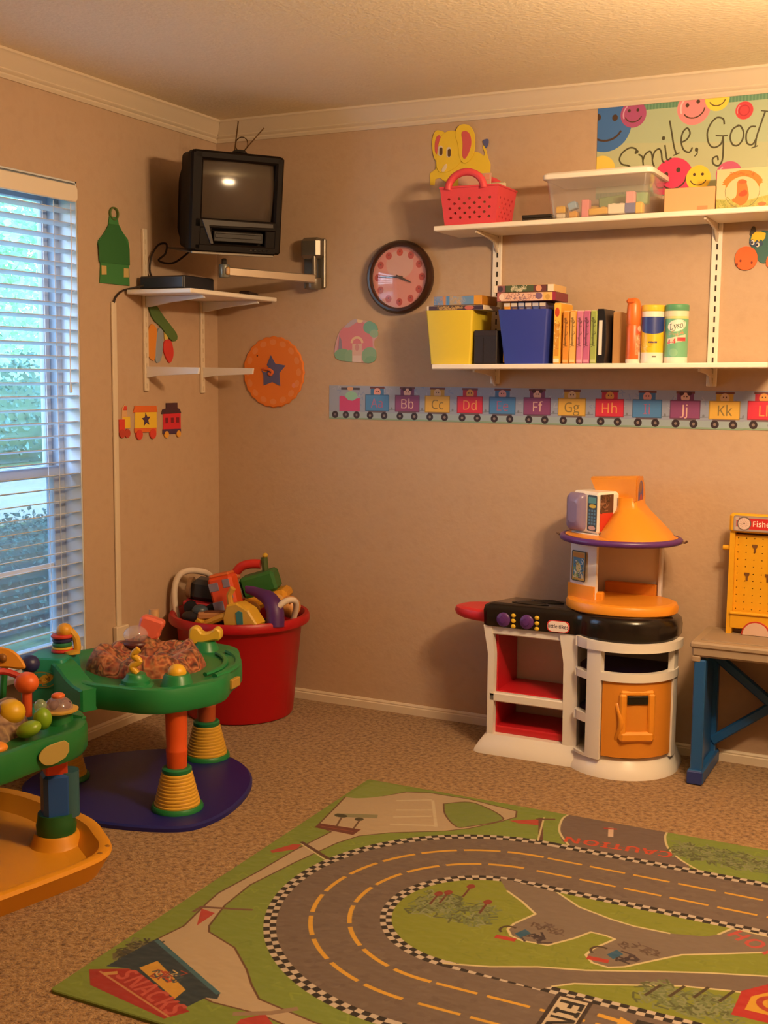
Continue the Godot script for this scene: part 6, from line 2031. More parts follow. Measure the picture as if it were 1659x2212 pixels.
func bucket():
	var O = Vector3(0.295, 0, 0.29)
	var red = pm("b00c18", 0.4)
	var t = thing("rope_bucket", "big red plastic bucket with white rope handles, heaped with toys in the corner", "bucket", O)
	part(t, "tub", M.new().lathe(v2([0, 0, 0.205, 0, 0.216, 0.004, 0.22, 0.014, 0.255, 0.372, 0.262, 0.38, 0.284, 0.383, 0.288, 0.39, 0.287, 0.412, 0.282, 0.42, 0.268, 0.42, 0.26, 0.412, 0.25, 0.38, 0.214, 0.02, 0, 0.016]), 64), red)
	var rope = pm("d9c8b8", 0.8)
	part(t, "rope_handle", M.new(O).tube(curve([Vector3(0.065, 0.38, 0.4), Vector3(0.05, 0.46, 0.4), Vector3(0.045, 0.53, 0.385), Vector3(0.06, 0.57, 0.36), Vector3(0.095, 0.575, 0.31), Vector3(0.11, 0.53, 0.22), Vector3(0.07, 0.38, 0.17)], 5), 0.013, 10), rope)
	part(t, "rope_handle", M.new(O).tube(curve([Vector3(0.505, 0.38, 0.4), Vector3(0.535, 0.46, 0.4), Vector3(0.565, 0.5, 0.38), Vector3(0.585, 0.5, 0.34), Vector3(0.575, 0.46, 0.31), Vector3(0.54, 0.38, 0.29)], 5), 0.012, 10), rope)
	# what shows of the heap
	var cl = thing("purple_cloth", "dark purple crumpled cloth filling the red bucket under the toys", "cloth", O + Vector3(0, 0.02, 0))
	var cr := []
	for i in 10:
		var k = i / 9.0
		cr.append([0.2 + 0.03 * sin(k * PI / 2), 0.31 * k])
	cr.append([0.2, 0.335])
	cr.append([0.1, 0.345])
	cr.append([0.01, 0.35])
	var rings := []
	for q in cr:
		var r := []
		for j in 40:
			var a = TAU * j / 40
			var w = q[0] * (1.0 - 0.02 + 0.02 * sin(a * 7 + q[1] * 20))
			r.append(Vector3(cos(a) * w, q[1] + (0.012 * sin(a * 5 + 1.0) if q[1] > 0.28 else 0.0), sin(a) * w))
		rings.append(r)
	part(cl, "folds", M.new().loft(rings), pm("4a2540", 0.85))
	var toyg = "toys heaped in the red bucket"
	# dark engine
	var a1 = thing("toy_engine", "dark grey toy engine with a tan round front at the left of the heap", "toy vehicle", Vector3(0.172, 0.445, 0.33), toyg, 20)
	a1.scale = Vector3.ONE * 1.2
	a1.rotation.z = deg_to_rad(-6)
	part(a1, "boiler", M.new().box(Vector3(0.0, 0.05, 0.0), Vector3(0.12, 0.075, 0.09), 0.016), pm("2f3038", 0.4))
	part(a1, "cab", M.new().box(Vector3(0.045, 0.07, 0.0), Vector3(0.06, 0.07, 0.1), 0.01), pm("25262e", 0.4))
	part(a1, "face_plate", M.new().at(Vector3(-0.061, 0.05, 0.005), Vector3(0, 0, 90)).lathe(v2([0, 0, 0.038, 0, 0.036, 0.014, 0.02, 0.02, 0, 0.021]), 20), pm("8a6a4c", 0.5))
	part(a1, "running_board", M.new().box(Vector3(0, 0.006, 0.01), Vector3(0.15, 0.016, 0.12), 0.004), pm("9c2530", 0.4))
	for x in [-0.045, 0.03]:
		part(a1, "wheel", M.new().at(Vector3(x, -0.005, 0.06), Vector3(90, 0, 0)).lathe(v2([0, 0, 0.024, 0, 0.024, 0.012, 0.01, 0.014, 0, 0.014]), 18), pm("1c1c22", 0.4))
	# orange bus standing on end
	var a2 = thing("toy_bus", "orange toy bus with lilac windows standing in the middle of the heap", "toy vehicle", Vector3(0.305, 0.4, 0.36), toyg, 12)
	a2.rotation.z = deg_to_rad(14)
	var a2b = part(a2, "body", M.new().box(Vector3(0, 0.1, 0), Vector3(0.105, 0.17, 0.08), 0.012), pm("dd4f20", 0.4))
	part(a2, "roof", M.new().box(Vector3(0, 0.187, 0), Vector3(0.09, 0.014, 0.07), 0.006), pm("d86a34", 0.4))
	for q in [[-0.028, 0.145, 0.042, 0.034], [0.028, 0.152, 0.03, 0.034], [-0.026, 0.06, 0.046, 0.05], [0.04, 0.1, 0.012, 0.02]]:
		part(a2b, "window", M.new().box(Vector3(q[0], q[1], 0.0405), Vector3(q[2], q[3], 0.004), 0.0015), pm("8a7f92", 0.3))
	part(a2b, "headlamp", M.new().ball(Vector3(0.032, 0.04, 0.041), Vector3(0.009, 0.009, 0.005), 12), pm("e0c0a0", 0.3))
	part(a2, "bumper", M.new().box(Vector3(0, 0.014, 0.01), Vector3(0.11, 0.016, 0.09), 0.005), pm("a8754c", 0.5))
	# green and yellow truck with a red handle
	var a3 = thing("toy_truck", "green toy truck with yellow base and red handle behind the orange bus", "toy vehicle", Vector3(0.385, 0.405, 0.2), toyg, 20)
	a3.scale = Vector3.ONE * 1.15
	a3.rotation.z = deg_to_rad(17)
	part(a3, "box_body", M.new().box(Vector3(0, 0.115, 0), Vector3(0.13, 0.075, 0.1), 0.01), pm("2f6a30", 0.45))
	part(a3, "base", M.new().box(Vector3(0.01, 0.055, 0.01), Vector3(0.17, 0.045, 0.12), 0.014), pm("d8982c", 0.4))
	for x in [-0.04, 0.055]:
		part(a3, "wheel", M.new().at(Vector3(x, 0.04, 0.068), Vector3(90, 0, 0)).lathe(v2([0, 0, 0.03, 0, 0.03, 0.014, 0.02, 0.018, 0, 0.018]), 20), pm("d8a050", 0.4))
	part(a3, "grip", M.new().tube(curve([Vector3(-0.075, 0.175, 0), Vector3(-0.05, 0.19, 0), Vector3(-0.015, 0.19, 0), Vector3(0.02, 0.18, 0)], 5), 0.017, 10), pm("c62c26", 0.4))
	part(a3, "grip_end", M.new().ball(Vector3(-0.08, 0.165, 0), Vector3(0.018, 0.018, 0.018), 12), pm("d8804c", 0.4))
	part(a3, "post", M.new().tube([Vector3(0.03, 0.15, 0), Vector3(0.04, 0.2, 0)], 0.012, 8), pm("4a5a2a", 0.5))
	part(a3, "knob", M.new().ball(Vector3(-0.1, 0.16, 0), Vector3(0.018, 0.014, 0.016), 12), pm("3a5a34", 0.5))
	part(a3, "knob", M.new().ball(Vector3(0.045, 0.205, 0.0), Vector3(0.011, 0.009, 0.011), 10), pm("c8a030", 0.5))
	# purple bent toy
	var a4 = thing("purple_toy", "purple curved toy slide hanging at the right of the heap", "toy", Vector3(0.47, 0.4, 0.36), toyg)
	part(a4, "slide", M.new(Vector3(0.47, 0.4, 0.36)).tube(curve([Vector3(0.36, 0.52, 0.33), Vector3(0.43, 0.515, 0.35), Vector3(0.49, 0.5, 0.37), Vector3(0.525, 0.465, 0.39), Vector3(0.535, 0.4, 0.4)], 6), [0.014, 0.015, 0.016, 0.017, 0.018, 0.02, 0.022, 0.024, 0.026, 0.028, 0.03, 0.031, 0.032, 0.033, 0.034, 0.035, 0.036, 0.036, 0.036, 0.036, 0.036, 0.036, 0.036, 0.036, 0.036], 12), pm("4f2468", 0.45))
	part(a4, "lip", M.new(Vector3(0.47, 0.4, 0.36)).tube(curve([Vector3(0.35, 0.53, 0.325), Vector3(0.43, 0.53, 0.345), Vector3(0.5, 0.512, 0.365)], 6), 0.007, 8), pm("6a3484", 0.45))
	# yellow loader frame
	var a5 = thing("toy_loader", "yellow toy loader with a teal window lying at the front of the heap", "toy vehicle", Vector3(0.385, 0.388, 0.455), toyg, 2)
	a5.scale = Vector3.ONE * 1.15
	part(a5, "cab", M.new().prism(v2([-0.03, 0.005, 0.09, -0.005, 0.1, 0.03, 0.065, 0.075, 0.02, 0.095, -0.02, 0.085, -0.035, 0.04]), -0.03, 0.03, 0.005), pm("d8a832", 0.4))
	part(a5, "window", M.new().prism(v2([0.024, 0.02, 0.048, 0.022, 0.045, 0.066, 0.03, 0.07, 0.018, 0.062]), 0.03, 0.033, 0.001), pm("3f7f7c", 0.35))
	part(a5, "boom", M.new().tube([Vector3(-0.02, 0.05, 0.01), Vector3(-0.09, 0.018, 0.02), Vector3(-0.14, 0.0, 0.02)], [0.014, 0.012, 0.01], 8), pm("d09a2c", 0.4))
	part(a5, "bucket_scoop", M.new().prism(v2([-0.18, -0.005, -0.12, -0.012, -0.115, 0.02, -0.135, 0.03, -0.15, 0.012, -0.175, 0.008]), -0.02, 0.035, 0.003), pm("d8a832", 0.4))
	part(a5, "roof_bar", M.new().tube([Vector3(-0.02, 0.085, 0.0), Vector3(-0.025, 0.115, 0.0), Vector3(-0.01, 0.14, 0)], 0.011, 8), pm("d09a3c", 0.4))
	# tan boat behind the loader, teal car, orange ball
	var a6 = thing("toy_boat", "tan toy boat wedged below the orange bus", "toy", Vector3(0.3, 0.385, 0.44), toyg, 28)
	part(a6, "hull", M.new().prism(v2([-0.09, 0.03, 0.075, 0.035, 0.07, 0.06, -0.085, 0.058]), -0.02, 0.02, 0.006), pm("b07a4c", 0.5))
	part(a6, "deck", M.new().box(Vector3(0, 0.06, 0), Vector3(0.12, 0.006, 0.03), 0.002), pm("6a3a22", 0.5))
	var a7 = thing("toy_car", "small black and teal toy car at the lower left of the heap", "toy vehicle", Vector3(0.19, 0.385, 0.45), toyg, 10)
	part(a7, "body", M.new().ball(Vector3(0, 0.028, 0), Vector3(0.062, 0.03, 0.04), 18), pm("1f1c22", 0.4))
	part(a7, "cabin", M.new().ball(Vector3(0.02, 0.058, 0), Vector3(0.034, 0.024, 0.03), 16), pm("3a4a58", 0.35))
	for x in [-0.03, 0.03]:
		part(a7, "wheel", M.new().at(Vector3(x, 0.012, 0.034), Vector3(90, 0, 0)).lathe(v2([0, 0, 0.016, 0, 0.016, 0.01, 0, 0.011]), 14), pm("151318", 0.5))
	var a8 = thing("toy_ball", "tan and orange toy ball beside the purple slide at the back of the heap", "ball", Vector3(0.505, 0.42, 0.24), toyg)
	part(a8, "ball", M.new().ball(Vector3(0, 0.03, 0), Vector3.ONE * 0.045, 20), pm("d89a5c", 0.4))
	part(a8, "valve", M.new().ball(Vector3(0.02, 0.052, 0.034), Vector3(0.005, 0.005, 0.003), 8), pm("a8622c", 0.4))

func legset(t: Node3D, O: Vector3, at: Vector3, top: float, sleeve: String, foot: bool):
	# bellows foot, green rings, coloured sleeve
	var m = M.new(O).at(at)
	var y := 0.03
	var pr := [Vector2(0, y), Vector2(0.072, y)]
	var n = 10
	for i in n:
		var r = lerpf(0.073, 0.05, float(i) / (n - 1))
		var y0 = y + 0.0105 * i
		pr.append(Vector2(r, y0 + 0.002))
		pr.append(Vector2(r, y0 + 0.0075))
		pr.append(Vector2(r - 0.0035, y0 + 0.009))
		pr.append(Vector2(r - 0.0045, y0 + 0.0105))
	pr.append(Vector2(0, y + 0.106))
	m.lathe(pr, 36)
	var bf = part(t, "bellows_foot", m, pm("d8a838", 0.4), "yellow ribbed foot")
	part(bf, "foot_ring", M.new(O).at(at).lathe(v2([0, 0.01, 0.074, 0.01, 0.082, 0.014, 0.083, 0.024, 0.078, 0.032, 0, 0.033]), 36), pm("1f7a40", 0.4))
	part(bf, "collar", M.new(O).at(at).lathe(v2([0, 0.134, 0.044, 0.134, 0.047, 0.138, 0.047, 0.148, 0.042, 0.152, 0, 0.152]), 32), pm("1f7a48", 0.4))
	part(t, "leg", M.new(O).at(at).lathe(v2([0, 0.15, 0.031, 0.15, 0.032, 0.155, 0.033, 0.2, 0.034, 0.204, 0.034, 0.21, 0.032, 0.214, 0.034, 0.26, 0.035, top, 0, top]), 32), pm(sleeve, 0.4))

func tray_shape(O: Vector3, c: Vector3, R: float, lobe: float, ph: float, rin: float, y0: float, y1: float) -> M:
	var rings := []
	var n = 96
	for i in n:
		var a = TAU * i / n
		var r = R + lobe * cos(3.0 * (a - ph)) + 0.006 * sin(9.0 * a)
		var d = Vector3(cos(a), 0, sin(a))
		var q := []
		for p in [[rin, y0 + 0.01], [r * 0.9, y0], [r * 0.98, y0 + 0.004], [r, y0 + 0.015], [r, y1 - 0.02], [r * 0.985, y1 - 0.004], [r * 0.95, y1], [r * 0.9, y1 - 0.003], [lerpf(rin, r, 0.55), y1 - 0.012], [rin + 0.012, y1 - 0.008], [rin, y1 - 0.014]]:
			q.append(c + d * p[0] + Vector3(0, p[1], 0))
		rings.append(q)
	return M.new(O).loft(rings, false, true)

func seat_cloth(O: Vector3, c: Vector3, r: float, y: float, h: float, seed_: int) -> M:
	var rings := []
	var n = 64
	for q in [[0.02, 0.35], [0.35, 0.42], [0.6, 0.72], [0.75, 0.95], [0.86, 1.0], [0.95, 0.9], [1.03, 0.6], [1.08, 0.3], [1.1, 0.05], [1.04, -0.1], [0.8, -0.14]]:
		var ring := []
		for j in n:
			var a = TAU * j / n
			var w = 1.0 + 0.05 * sin(a * 5 + seed_) + 0.025 * sin(a * 11 + q[0] * 7)
			var hh = q[1] * (1.0 + 0.18 * sin(a * 4 + 2.0 + q[0] * 3) + 0.1 * sin(a * 9 + seed_))
			ring.append(c + Vector3(cos(a) * r * q[0] * w, y + h * hh, sin(a) * r * q[0] * w))
		rings.append(ring)
	return M.new(O).loft(rings)

func cloth_mat(seed_: int, cols: Array) -> StandardMaterial3D:
	var m = tri_mat(noise_tex(seed_, 0.03, 512, cols, 2, FastNoiseLite.TYPE_VALUE), null, 0, 2.4, 0.85)
	m.rim_enabled = true
	m.rim = 0.3
	return m

func far_saucer():
	var O = Vector3(0.513, 0, 1.18)
	var green = pm("1f8048", 0.35)
	var t = thing("activity_saucer", "green baby activity saucer on orange legs over a round blue base by the window", "activity saucer", O)
	# blue base sheet
	var lo := []
	var hi := []
	var tp := []
	var ol = soft(v2([0.27, 1.5, 0.15, 1.42, 0.11, 1.23, 0.15, 1.09, 0.22, 1.0, 0.35, 0.87, 0.57, 0.82, 0.73, 0.9, 0.85, 1.05, 0.915, 1.28, 0.9, 1.44, 0.84, 1.5, 0.7, 1.55, 0.55, 1.57, 0.4, 1.54]), 2)
	for p in ol:
		lo.append(Vector3(p.x, 0.0, p.y))
		hi.append(Vector3(p.x, 0.012, p.y))
		tp.append(Vector3(lerpf(p.x, O.x, 0.02), 0.017, lerpf(p.y, O.z, 0.02)))
	part(t, "base", M.new(O).loft([lo, hi, tp]), pm("1b1b6a", 0.42), "dark blue base")
	var legs = [Vector3(0.752, 0, 1.351), Vector3(0.543, 0, 0.887), Vector3(0.247, 0, 1.3)]
	for k in 3:
		legset(t, O, legs[k], 0.365, ["d9551e", "b8562c", "d9551e"][k], true)
	part(t, "tray", tray_shape(O, Vector3(O.x, 0, O.z), 0.335, 0.03, deg_to_rad(36), 0.19, 0.342, 0.425), green, "green tray")
	for q in [[0.3, 0.012], [0.258, 0.009]]:
		var gp := []
		for i in 15:
			var a = deg_to_rad(lerpf(-62, 8, i / 14.0))
			gp.append(Vector3(O.x + q[0] * cos(a), 0.422, O.z + q[0] * sin(a)))
		part(t, "tray_track", M.new(O).tube(gp, q[1], 8, false, 0.8), green)
	# raised mounts over the legs
	for q in [[0.752, 1.345, 0.05, 0.452, 0.042], [0.553, 0.9, 0.045, 0.446, 0.036]]:
		part(t, "mount", M.new(O).at(Vector3(q[0], 0.4, q[1])).lathe(v2([0, 0, q[2] + 0.012, 0, q[2], 0.02, q[4], q[3] - 0.405, q[4] - 0.004, q[3] - 0.4, 0, q[3] - 0.399]), 24), green)
	part(t, "dome_button", M.new(O).ball(Vector3(0.752, 0.455, 1.345), Vector3(0.03, 0.028, 0.03), 20), pm("e2b02c", 0.35))
	var bone = M.new(O).at(Vector3(0.553, 0.464, 0.9), Vector3(0, 20, 0))
	bone.prism(soft(v2([-0.058, -0.024, -0.045, -0.03, -0.03, -0.03, 0.03, -0.012, 0.05, -0.014, 0.058, 0.0, 0.058, 0.02, 0.045, 0.034, 0.03, 0.03, 0.02, 0.016, -0.012, 0.01, -0.022, 0.03, -0.04, 0.036, -0.056, 0.028, -0.06, 0.008]), 2), -0.018, 0.018, 0.006)
	part(t, "bone_toy", bone, pm("e0b83a", 0.4), "yellow bone")
	# tower with the stacking rings
	var tw := []
	for q in [[0.338, 1.0], [0.348, 1.03], [0.44, 0.97], [0.462, 0.92], [0.474, 0.88], [0.478, 0.78]]:
		var r := []
		for p in rrect(-0.075 * q[1], -0.08 * q[1], 0.075 * q[1], 0.08 * q[1], 0.018, 4):
			var w = Vector2(p.x, p.y).rotated(-0.35)
			r.append(Vector3(0.3 + w.x, q[0], 1.41 + w.y))
		tw.append(r)
	var twr = part(t, "tower", M.new(O).loft(tw), pm("1f8a72", 0.35), "teal green tower")
	var slope = M.new(O).dirs(Vector3(0.43, 0.0, 1.47), Vector3(0.93, 0, 0.36), Vector3.UP)
	slope.prism(v2([-0.08, 0.345, 0.12, 0.345, 0.12, 0.414, 0.06, 0.42, 0.02, 0.432, -0.02, 0.452, -0.05, 0.464, -0.08, 0.468]), -0.045, 0.028, 0.006)
	part(t, "tower_ramp", slope, green)
	var rr = [["c4372c", 0.036, 0.444, 0.012], ["d8b03a", 0.034, 0.455, 0.008], ["2c7a50", 0.032, 0.463, 0.014], ["2a2a5c", 0.032, 0.477, 0.014], ["cf4434", 0.036, 0.492, 0.012]]
	for q in rr:
		part(twr, "stacking_ring", M.new(O).at(Vector3(0.311, q[2] + 0.033, 1.37)).lathe(v2([0, 0, q[1] - 0.004, 0, q[1], q[3] * 0.3, q[1], q[3] * 0.7, q[1] - 0.004, q[3], 0, q[3]]), 24), pm(q[0], 0.4))
	part(twr, "stack_top", M.new(O).ball(Vector3(0.318, 0.549, 1.366), Vector3(0.026, 0.024, 0.026), 18), pm("dca030", 0.4))
	part(twr, "stack_arm", M.new(O).tube(curve([Vector3(0.334, 0.548, 1.356), Vector3(0.347, 0.525, 1.346), Vector3(0.35, 0.495, 1.342), Vector3(0.347, 0.478, 1.342)], 4), 0.012, 8), pm("d8a83a", 0.4))
	part(twr, "stack_disc", M.new(O).at(Vector3(0.352, 0.477, 1.37)).lathe(v2([0, 0, 0.026, 0, 0.026, 0.008, 0, 0.009]), 18), pm("c8a03a", 0.4))
	var fp = Pad.new(0.1, 0.06, 1500, Color("1d8068"))
	fp.ell(0.05, 0.03, 0.047, 0.027, Color("8a7a3a"))
	fp.ell(0.05, 0.03, 0.043, 0.023, Color("2f8a78"))
	fp.poly(soft(v2([0.012, 0.02, 0.02, 0.036, 0.04, 0.032, 0.05, 0.044, 0.07, 0.05, 0.085, 0.046, 0.088, 0.034, 0.07, 0.02, 0.05, 0.016, 0.03, 0.014]), 2), Color("b8922c"))
	fp.scribble(0.05, 0.028, 0.03, 0.01, 16, 0.008, [Color("d8b04a"), Color("6a5a1c"), Color("b8742c")])
	var sd = Vector3(sin(0.35), 0, cos(0.35))
	part(twr, "fish_sticker", M.new(O).dirs(Vector3(0.3, 0.412, 1.41) + sd * 0.0815, Vector3(cos(0.35), 0, -sin(0.35)), Vector3.UP).uvs(Vector3(-0.05, -0.03, 0), Vector3(0.1, 0, 0), Vector3(0, 0.06, 0)).prism(rrect(-0.048, -0.028, 0.048, 0.028, 0.026, 6), 0, 0.002, 0.0005), printed(fp.tex(), 0.4))
	# zigzag on its pyramid
	var pyr = part(t, "pyramid", M.new(O).at(Vector3(0.635, 0.405, 1.4)).lathe(v2([0, 0, 0.062, 0, 0.06, 0.008, 0.048, 0.016, 0.046, 0.026, 0.034, 0.034, 0.03, 0.046, 0, 0.047]), 8), green)
	part(pyr, "zigzag_spring", M.new(O).tube(curve([Vector3(0.64, 0.45, 1.4), Vector3(0.622, 0.472, 1.405), Vector3(0.645, 0.49, 1.395), Vector3(0.625, 0.508, 1.4), Vector3(0.64, 0.528, 1.392)], 5), 0.011, 10), pm("d8a82c", 0.4))
	# seat
	part(t, "seat_cloth", seat_cloth(O, Vector3(O.x - 0.005, 0, O.z), 0.175, 0.4, 0.075, 3), cloth_mat(61, ["241618", "8a2c20", "c88c5c", "9a4c28", "3a201c", "c09058", "b0401f", "2a2024", "d0a878", "7a3424"]), "seat in patterned brown and red cloth")
	part(t, "seat_bag", M.new(O).at(Vector3(O.x + 0.02, 0, O.z + 0.03)).lathe(v2([0, 0.268, 0.05, 0.285, 0.1, 0.32, 0.16, 0.36, 0.17, 0.39, 0, 0.4]), 24), pm("33222a", 0.8), "dark cloth seat bottom")
	# toys clipped on
	var cdm = part(t, "clear_dome", M.new(O).ball(Vector3(0.4, 0.492, 1.1), Vector3(0.042, 0.032, 0.042), 24), clear("e8d8d8", 0.3, 0.1), "clear plastic dome")
	part(cdm, "dome_base", M.new(O).at(Vector3(0.4, 0.455, 1.1)).lathe(v2([0, 0, 0.046, 0, 0.048, 0.008, 0.045, 0.014, 0, 0.015]), 24), pm("5a2a28", 0.4))
	part(t, "dome_post", M.new(O).tube([Vector3(0.4, 0.42, 1.0), Vector3(0.395, 0.56, 0.99)], [0.02, 0.018], 10), pm("c49a6c", 0.5))
	var blo = M.new(O).at(Vector3(0.435, 0.512, 1.06), Vector3(0, 25, -8))
	blo.prism(soft(v2([-0.04, -0.036, -0.008, -0.04, 0.012, -0.042, 0.034, -0.03, 0.034, -0.008, 0.044, 0.008, 0.044, 0.03, 0.02, 0.034, 0.0, 0.038, -0.036, 0.042, -0.042, 0.012]), 2), -0.02, 0.02, 0.008)
	var flw = part(t, "flower_toy", blo, pm("e06a52", 0.4), "coral red flower block")
	part(flw, "flower_stem", M.new(O).tube([Vector3(0.435, 0.4, 1.03), Vector3(0.435, 0.49, 1.058)], 0.008, 8), pm("c8502c", 0.4))
	part(t, "tray_label", M.new(O).dirs(Vector3(O.x, 0.385, O.z) + Vector3(cos(-0.12), 0, sin(-0.12)) * 0.322, Vector3(-sin(-0.12), 0, cos(-0.12)) * -1.0, Vector3.UP).box(Vector3.ZERO, Vector3(0.06, 0.03, 0.014), 0.002), pm("b8923c", 0.5), "tan label")

func near_saucer():
	var O = Vector3(0.42, 0, 1.98)
	var green = pm("1f7038", 0.35)
	var yel = pm("dc961e", 0.5)
	var t = thing("activity_saucer", "green baby activity saucer on a yellow tray base at the left edge of the room", "activity saucer", O)
	var ol = soft(v2([0.88, 1.94, 0.888, 1.845, 0.845, 1.775, 0.785, 1.73, 0.7, 1.665, 0.6, 1.63, 0.3, 1.56, 0.1, 1.62, -0.02, 1.8, 0.02, 2.1, 0.12, 2.42, 0.3, 2.6, 0.5, 2.62, 0.68, 2.5, 0.76, 2.4, 0.82, 2.2]), 2)
	var c = Vector2(0.46, 2.0)
	var prof = [[-0.055, 0.006], [-0.05, 0.0], [-0.042, 0.0], [-0.012, 0.05], [-0.004, 0.062], [-0.008, 0.072], [-0.022, 0.076], [-0.04, 0.07], [-0.052, 0.05], [-0.075, 0.024], [-0.14, 0.02]]
	var rings := []
	for p in ol:
		var d = (p - c).normalized()
		var q := []
		for w in prof:
			var v = p + d * w[0]
			q.append(Vector3(v.x, w[1], v.y))
		rings.append(q)
	rings.append(rings[0])
	var flo := []
	var flt := []
	for p in ol:
		var v = p - (p - c).normalized() * 0.09
		flo.append(Vector3(v.x, 0.004, v.y))
		flt.append(Vector3(v.x, 0.021, v.y))
	rings.pop_back()
	var bas = part(t, "base", M.new(O).loft(rings, false, true).loft([flo, flt]), yel, "yellow tray base with a raised lip")
	for q in [Vector2(0.862, 1.86), Vector2(0.846, 1.81)]:
		part(bas, "lip_slot", M.new(O).ball(Vector3(q.x, 0.072, q.y), Vector3(0.008, 0.005, 0.011), 10), pm("8a5a14", 0.5))
	var legs = [Vector3(0.617, 0, 1.757), Vector3(0.514, 0, 2.262), Vector3(0.128, 0, 1.921)]
	for k in 3:
		var L = legs[k]
		part(bas, "boss", M.new(O).at(L).lathe(v2([0, 0.02, 0.078, 0.02, 0.07, 0.03, 0.064, 0.05, 0.06, 0.056, 0, 0.056]), 28), yel)
		part(t, "foot_cup", M.new(O).at(L).lathe(v2([0, 0.05, 0.05, 0.05, 0.056, 0.056, 0.058, 0.08, 0.054, 0.095, 0.052, 0.115, 0, 0.115]), 28), pm("1f5a2c", 0.4))
		part(t, "leg", M.new(O).at(L + Vector3(0, 0.17, 0), Vector3(0, -38, 0)).box(Vector3.ZERO, Vector3(0.078, 0.14, 0.078), 0.012), pm("1f4f9a", 0.4), "blue square leg")
		part(t, "leg_trim", M.new(O).at(L + Vector3(0.022, 0.17, -0.026)).tube([Vector3(0, -0.068, 0), Vector3(0, 0.068, 0)], 0.034, 20), pm("35606c", 0.4))
		part(t, "leg_socket", M.new(O).at(L + Vector3(0.0, 0.275, 0), Vector3(0, -38, 0)).box(Vector3.ZERO, Vector3(0.062, 0.09, 0.062), 0.004), pm("d0421c", 0.4), "red leg socket")
	part(t, "tray", tray_shape(O, O, 0.35, 0.05, deg_to_rad(-54), 0.19, 0.305, 0.392), green, "green tray")
	part(t, "seat_cloth", seat_cloth(O, O, 0.205, 0.37, 0.08, 5), cloth_mat(77, ["3a2c28", "7a5a44", "a88a64", "5a4038", "8a6a58", "c0a078", "4a3a34"]), "seat in patterned brown cloth")
	var lab = M.new(O).dirs(O + Vector3(cos(-0.22) * 0.335, 0.352, sin(-0.22) * 0.335), Vector3(0.45, 0, -0.9), Vector3.UP)
	lab.prism(soft(v2([-0.045, 0.0, -0.03, -0.025, 0.0, -0.03, 0.045, -0.01, 0.045, 0.035, -0.005, 0.03, -0.03, 0.02]), 1), 0, 0.004, 0.001)
	var tlb = part(t, "tray_label", lab, pm("b09a52", 0.6), "tan label")
	part(tlb, "label_spot", M.new(O).at().ball(O + Vector3(cos(-0.3) * 0.345, 0.352, sin(-0.3) * 0.345), Vector3(0.007, 0.007, 0.007), 8), pm("3a5a6a", 0.5))
	# toys standing on the tray
	var dsh = part(t, "dish_rim", M.new(O).at(Vector3(0.62, 0.412, 1.74)).lathe(v2([0, 0, 0.045, 0, 0.056, 0.004, 0.057, 0.009, 0.048, 0.011, 0, 0.011]), 32), pm("c49a3c", 0.4), "yellow dish rim")
	part(dsh, "dish_stem", M.new(O).at(Vector3(0.62, 0.37, 1.74)).lathe(v2([0, 0, 0.045, 0, 0.038, 0.042, 0, 0.043]), 20), green)
	part(dsh, "dish_dome", M.new(O).at(Vector3(0.62, 0.422, 1.74)).ball(Vector3.ZERO, Vector3(0.042, 0.036, 0.042), 24), clear("c8a8a8", 0.35, 0.1), "clear dome with dark beads")
	for q in [[0.0, 0.012, 0.02], [-0.02, 0.01, -0.008], [0.022, 0.01, -0.01], [0.0, 0.01, -0.024]]:
		part(dsh, "bead", M.new(O).ball(Vector3(0.62, 0.424, 1.74) + Vector3(q[0], q[1], q[2]), Vector3.ONE * 0.014, 12), pm("4a2430", 0.4))
	part(dsh, "dome_cap", M.new(O).ball(Vector3(0.617, 0.458, 1.737), Vector3(0.02, 0.01, 0.02), 14), pm("d86a30", 0.4))
	part(t, "caterpillar_bead", M.new(O).ball(Vector3(0.66, 0.425, 1.85), Vector3(0.026, 0.032, 0.026), 18), pm("7aa01c", 0.35), "lime green bead")
	part(t, "caterpillar_bead", M.new(O).ball(Vector3(0.665, 0.412, 1.91), Vector3(0.036, 0.022, 0.03), 18, Vector3(0, 30, 20)), pm("7f9f1f", 0.35), "lime green bead")
	part(t, "caterpillar_ear", M.new(O).ball(Vector3(0.64, 0.455, 1.835), Vector3(0.018, 0.02, 0.018), 14), clear("9ab088", 0.5, 0.2))
	var bee = part(t, "bee_body", M.new(O).ball(Vector3(0.585, 0.445, 1.895), Vector3(0.042, 0.037, 0.04), 24), pm("d2a81c", 0.4), "yellow bee toy")
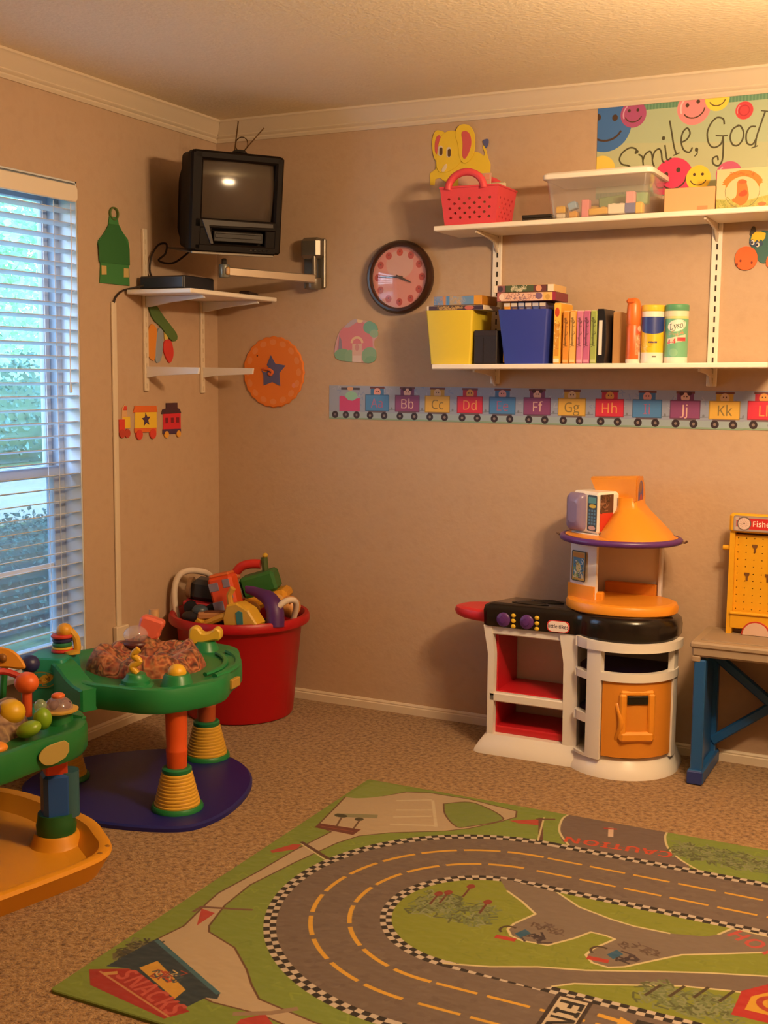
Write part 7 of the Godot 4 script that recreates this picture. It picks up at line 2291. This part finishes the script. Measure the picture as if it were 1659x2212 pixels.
	part(bee, "bee_wing", M.new(O).ball(Vector3(0.565, 0.465, 1.94), Vector3(0.026, 0.024, 0.016), 16), pm("5a3a4a", 0.4))
	var ort = part(t, "orange_toy", M.new(O).ball(Vector3(0.52, 0.49, 1.76), Vector3(0.036, 0.032, 0.034), 24), pm("e0662a", 0.4), "orange block toy")
	part(ort, "orange_toy_post", M.new(O).tube([Vector3(0.52, 0.39, 1.76), Vector3(0.52, 0.47, 1.76)], 0.014, 10), pm("d8582c", 0.4))
	part(t, "red_bar", M.new(O).tube(curve([Vector3(0.36, 0.44, 1.92), Vector3(0.4, 0.51, 1.86), Vector3(0.45, 0.52, 1.78), Vector3(0.5, 0.49, 1.74)], 5), 0.01, 8), pm("b83428", 0.4), "red bar")
	var fpt = part(t, "flower_petals", M.new(O).at(Vector3(0.4, 0.54, 1.72), Vector3(-15, 35, 0)).prism(soft(v2([-0.06, 0.0, -0.045, 0.03, -0.01, 0.036, 0.03, 0.022, 0.065, -0.026, 0.05, -0.036, 0.0, -0.026, -0.045, -0.03]), 2), -0.012, 0.012, 0.005), pm("d8922c", 0.4), "orange flower")
	part(fpt, "flower_eye", M.new(O).ball(Vector3(0.405, 0.545, 1.735), Vector3(0.014, 0.014, 0.012), 12), pm("8a5a24", 0.4))
	part(fpt, "flower_stem", M.new(O).tube([Vector3(0.4, 0.39, 1.74), Vector3(0.4, 0.53, 1.72)], 0.01, 8), green)
	var bbl = part(t, "blue_ball", M.new(O).ball(Vector3(0.44, 0.515, 1.66), Vector3(0.03, 0.028, 0.03), 18), pm("24285c", 0.4), "dark blue ball")
	part(bbl, "blue_ball_stem", M.new(O).tube([Vector3(0.46, 0.39, 1.69), Vector3(0.445, 0.5, 1.665)], 0.012, 8), pm("4a2a30", 0.4))
	part(t, "tray_button", M.new(O).ball(Vector3(0.66, 0.392, 2.03), Vector3(0.032, 0.016, 0.032), 16), pm("e08a2c", 0.4), "orange button")
	part(t, "tray_handle", M.new(O).box(Vector3(0.66, 0.39, 1.7), Vector3(0.05, 0.014, 0.02), 0.006), green)
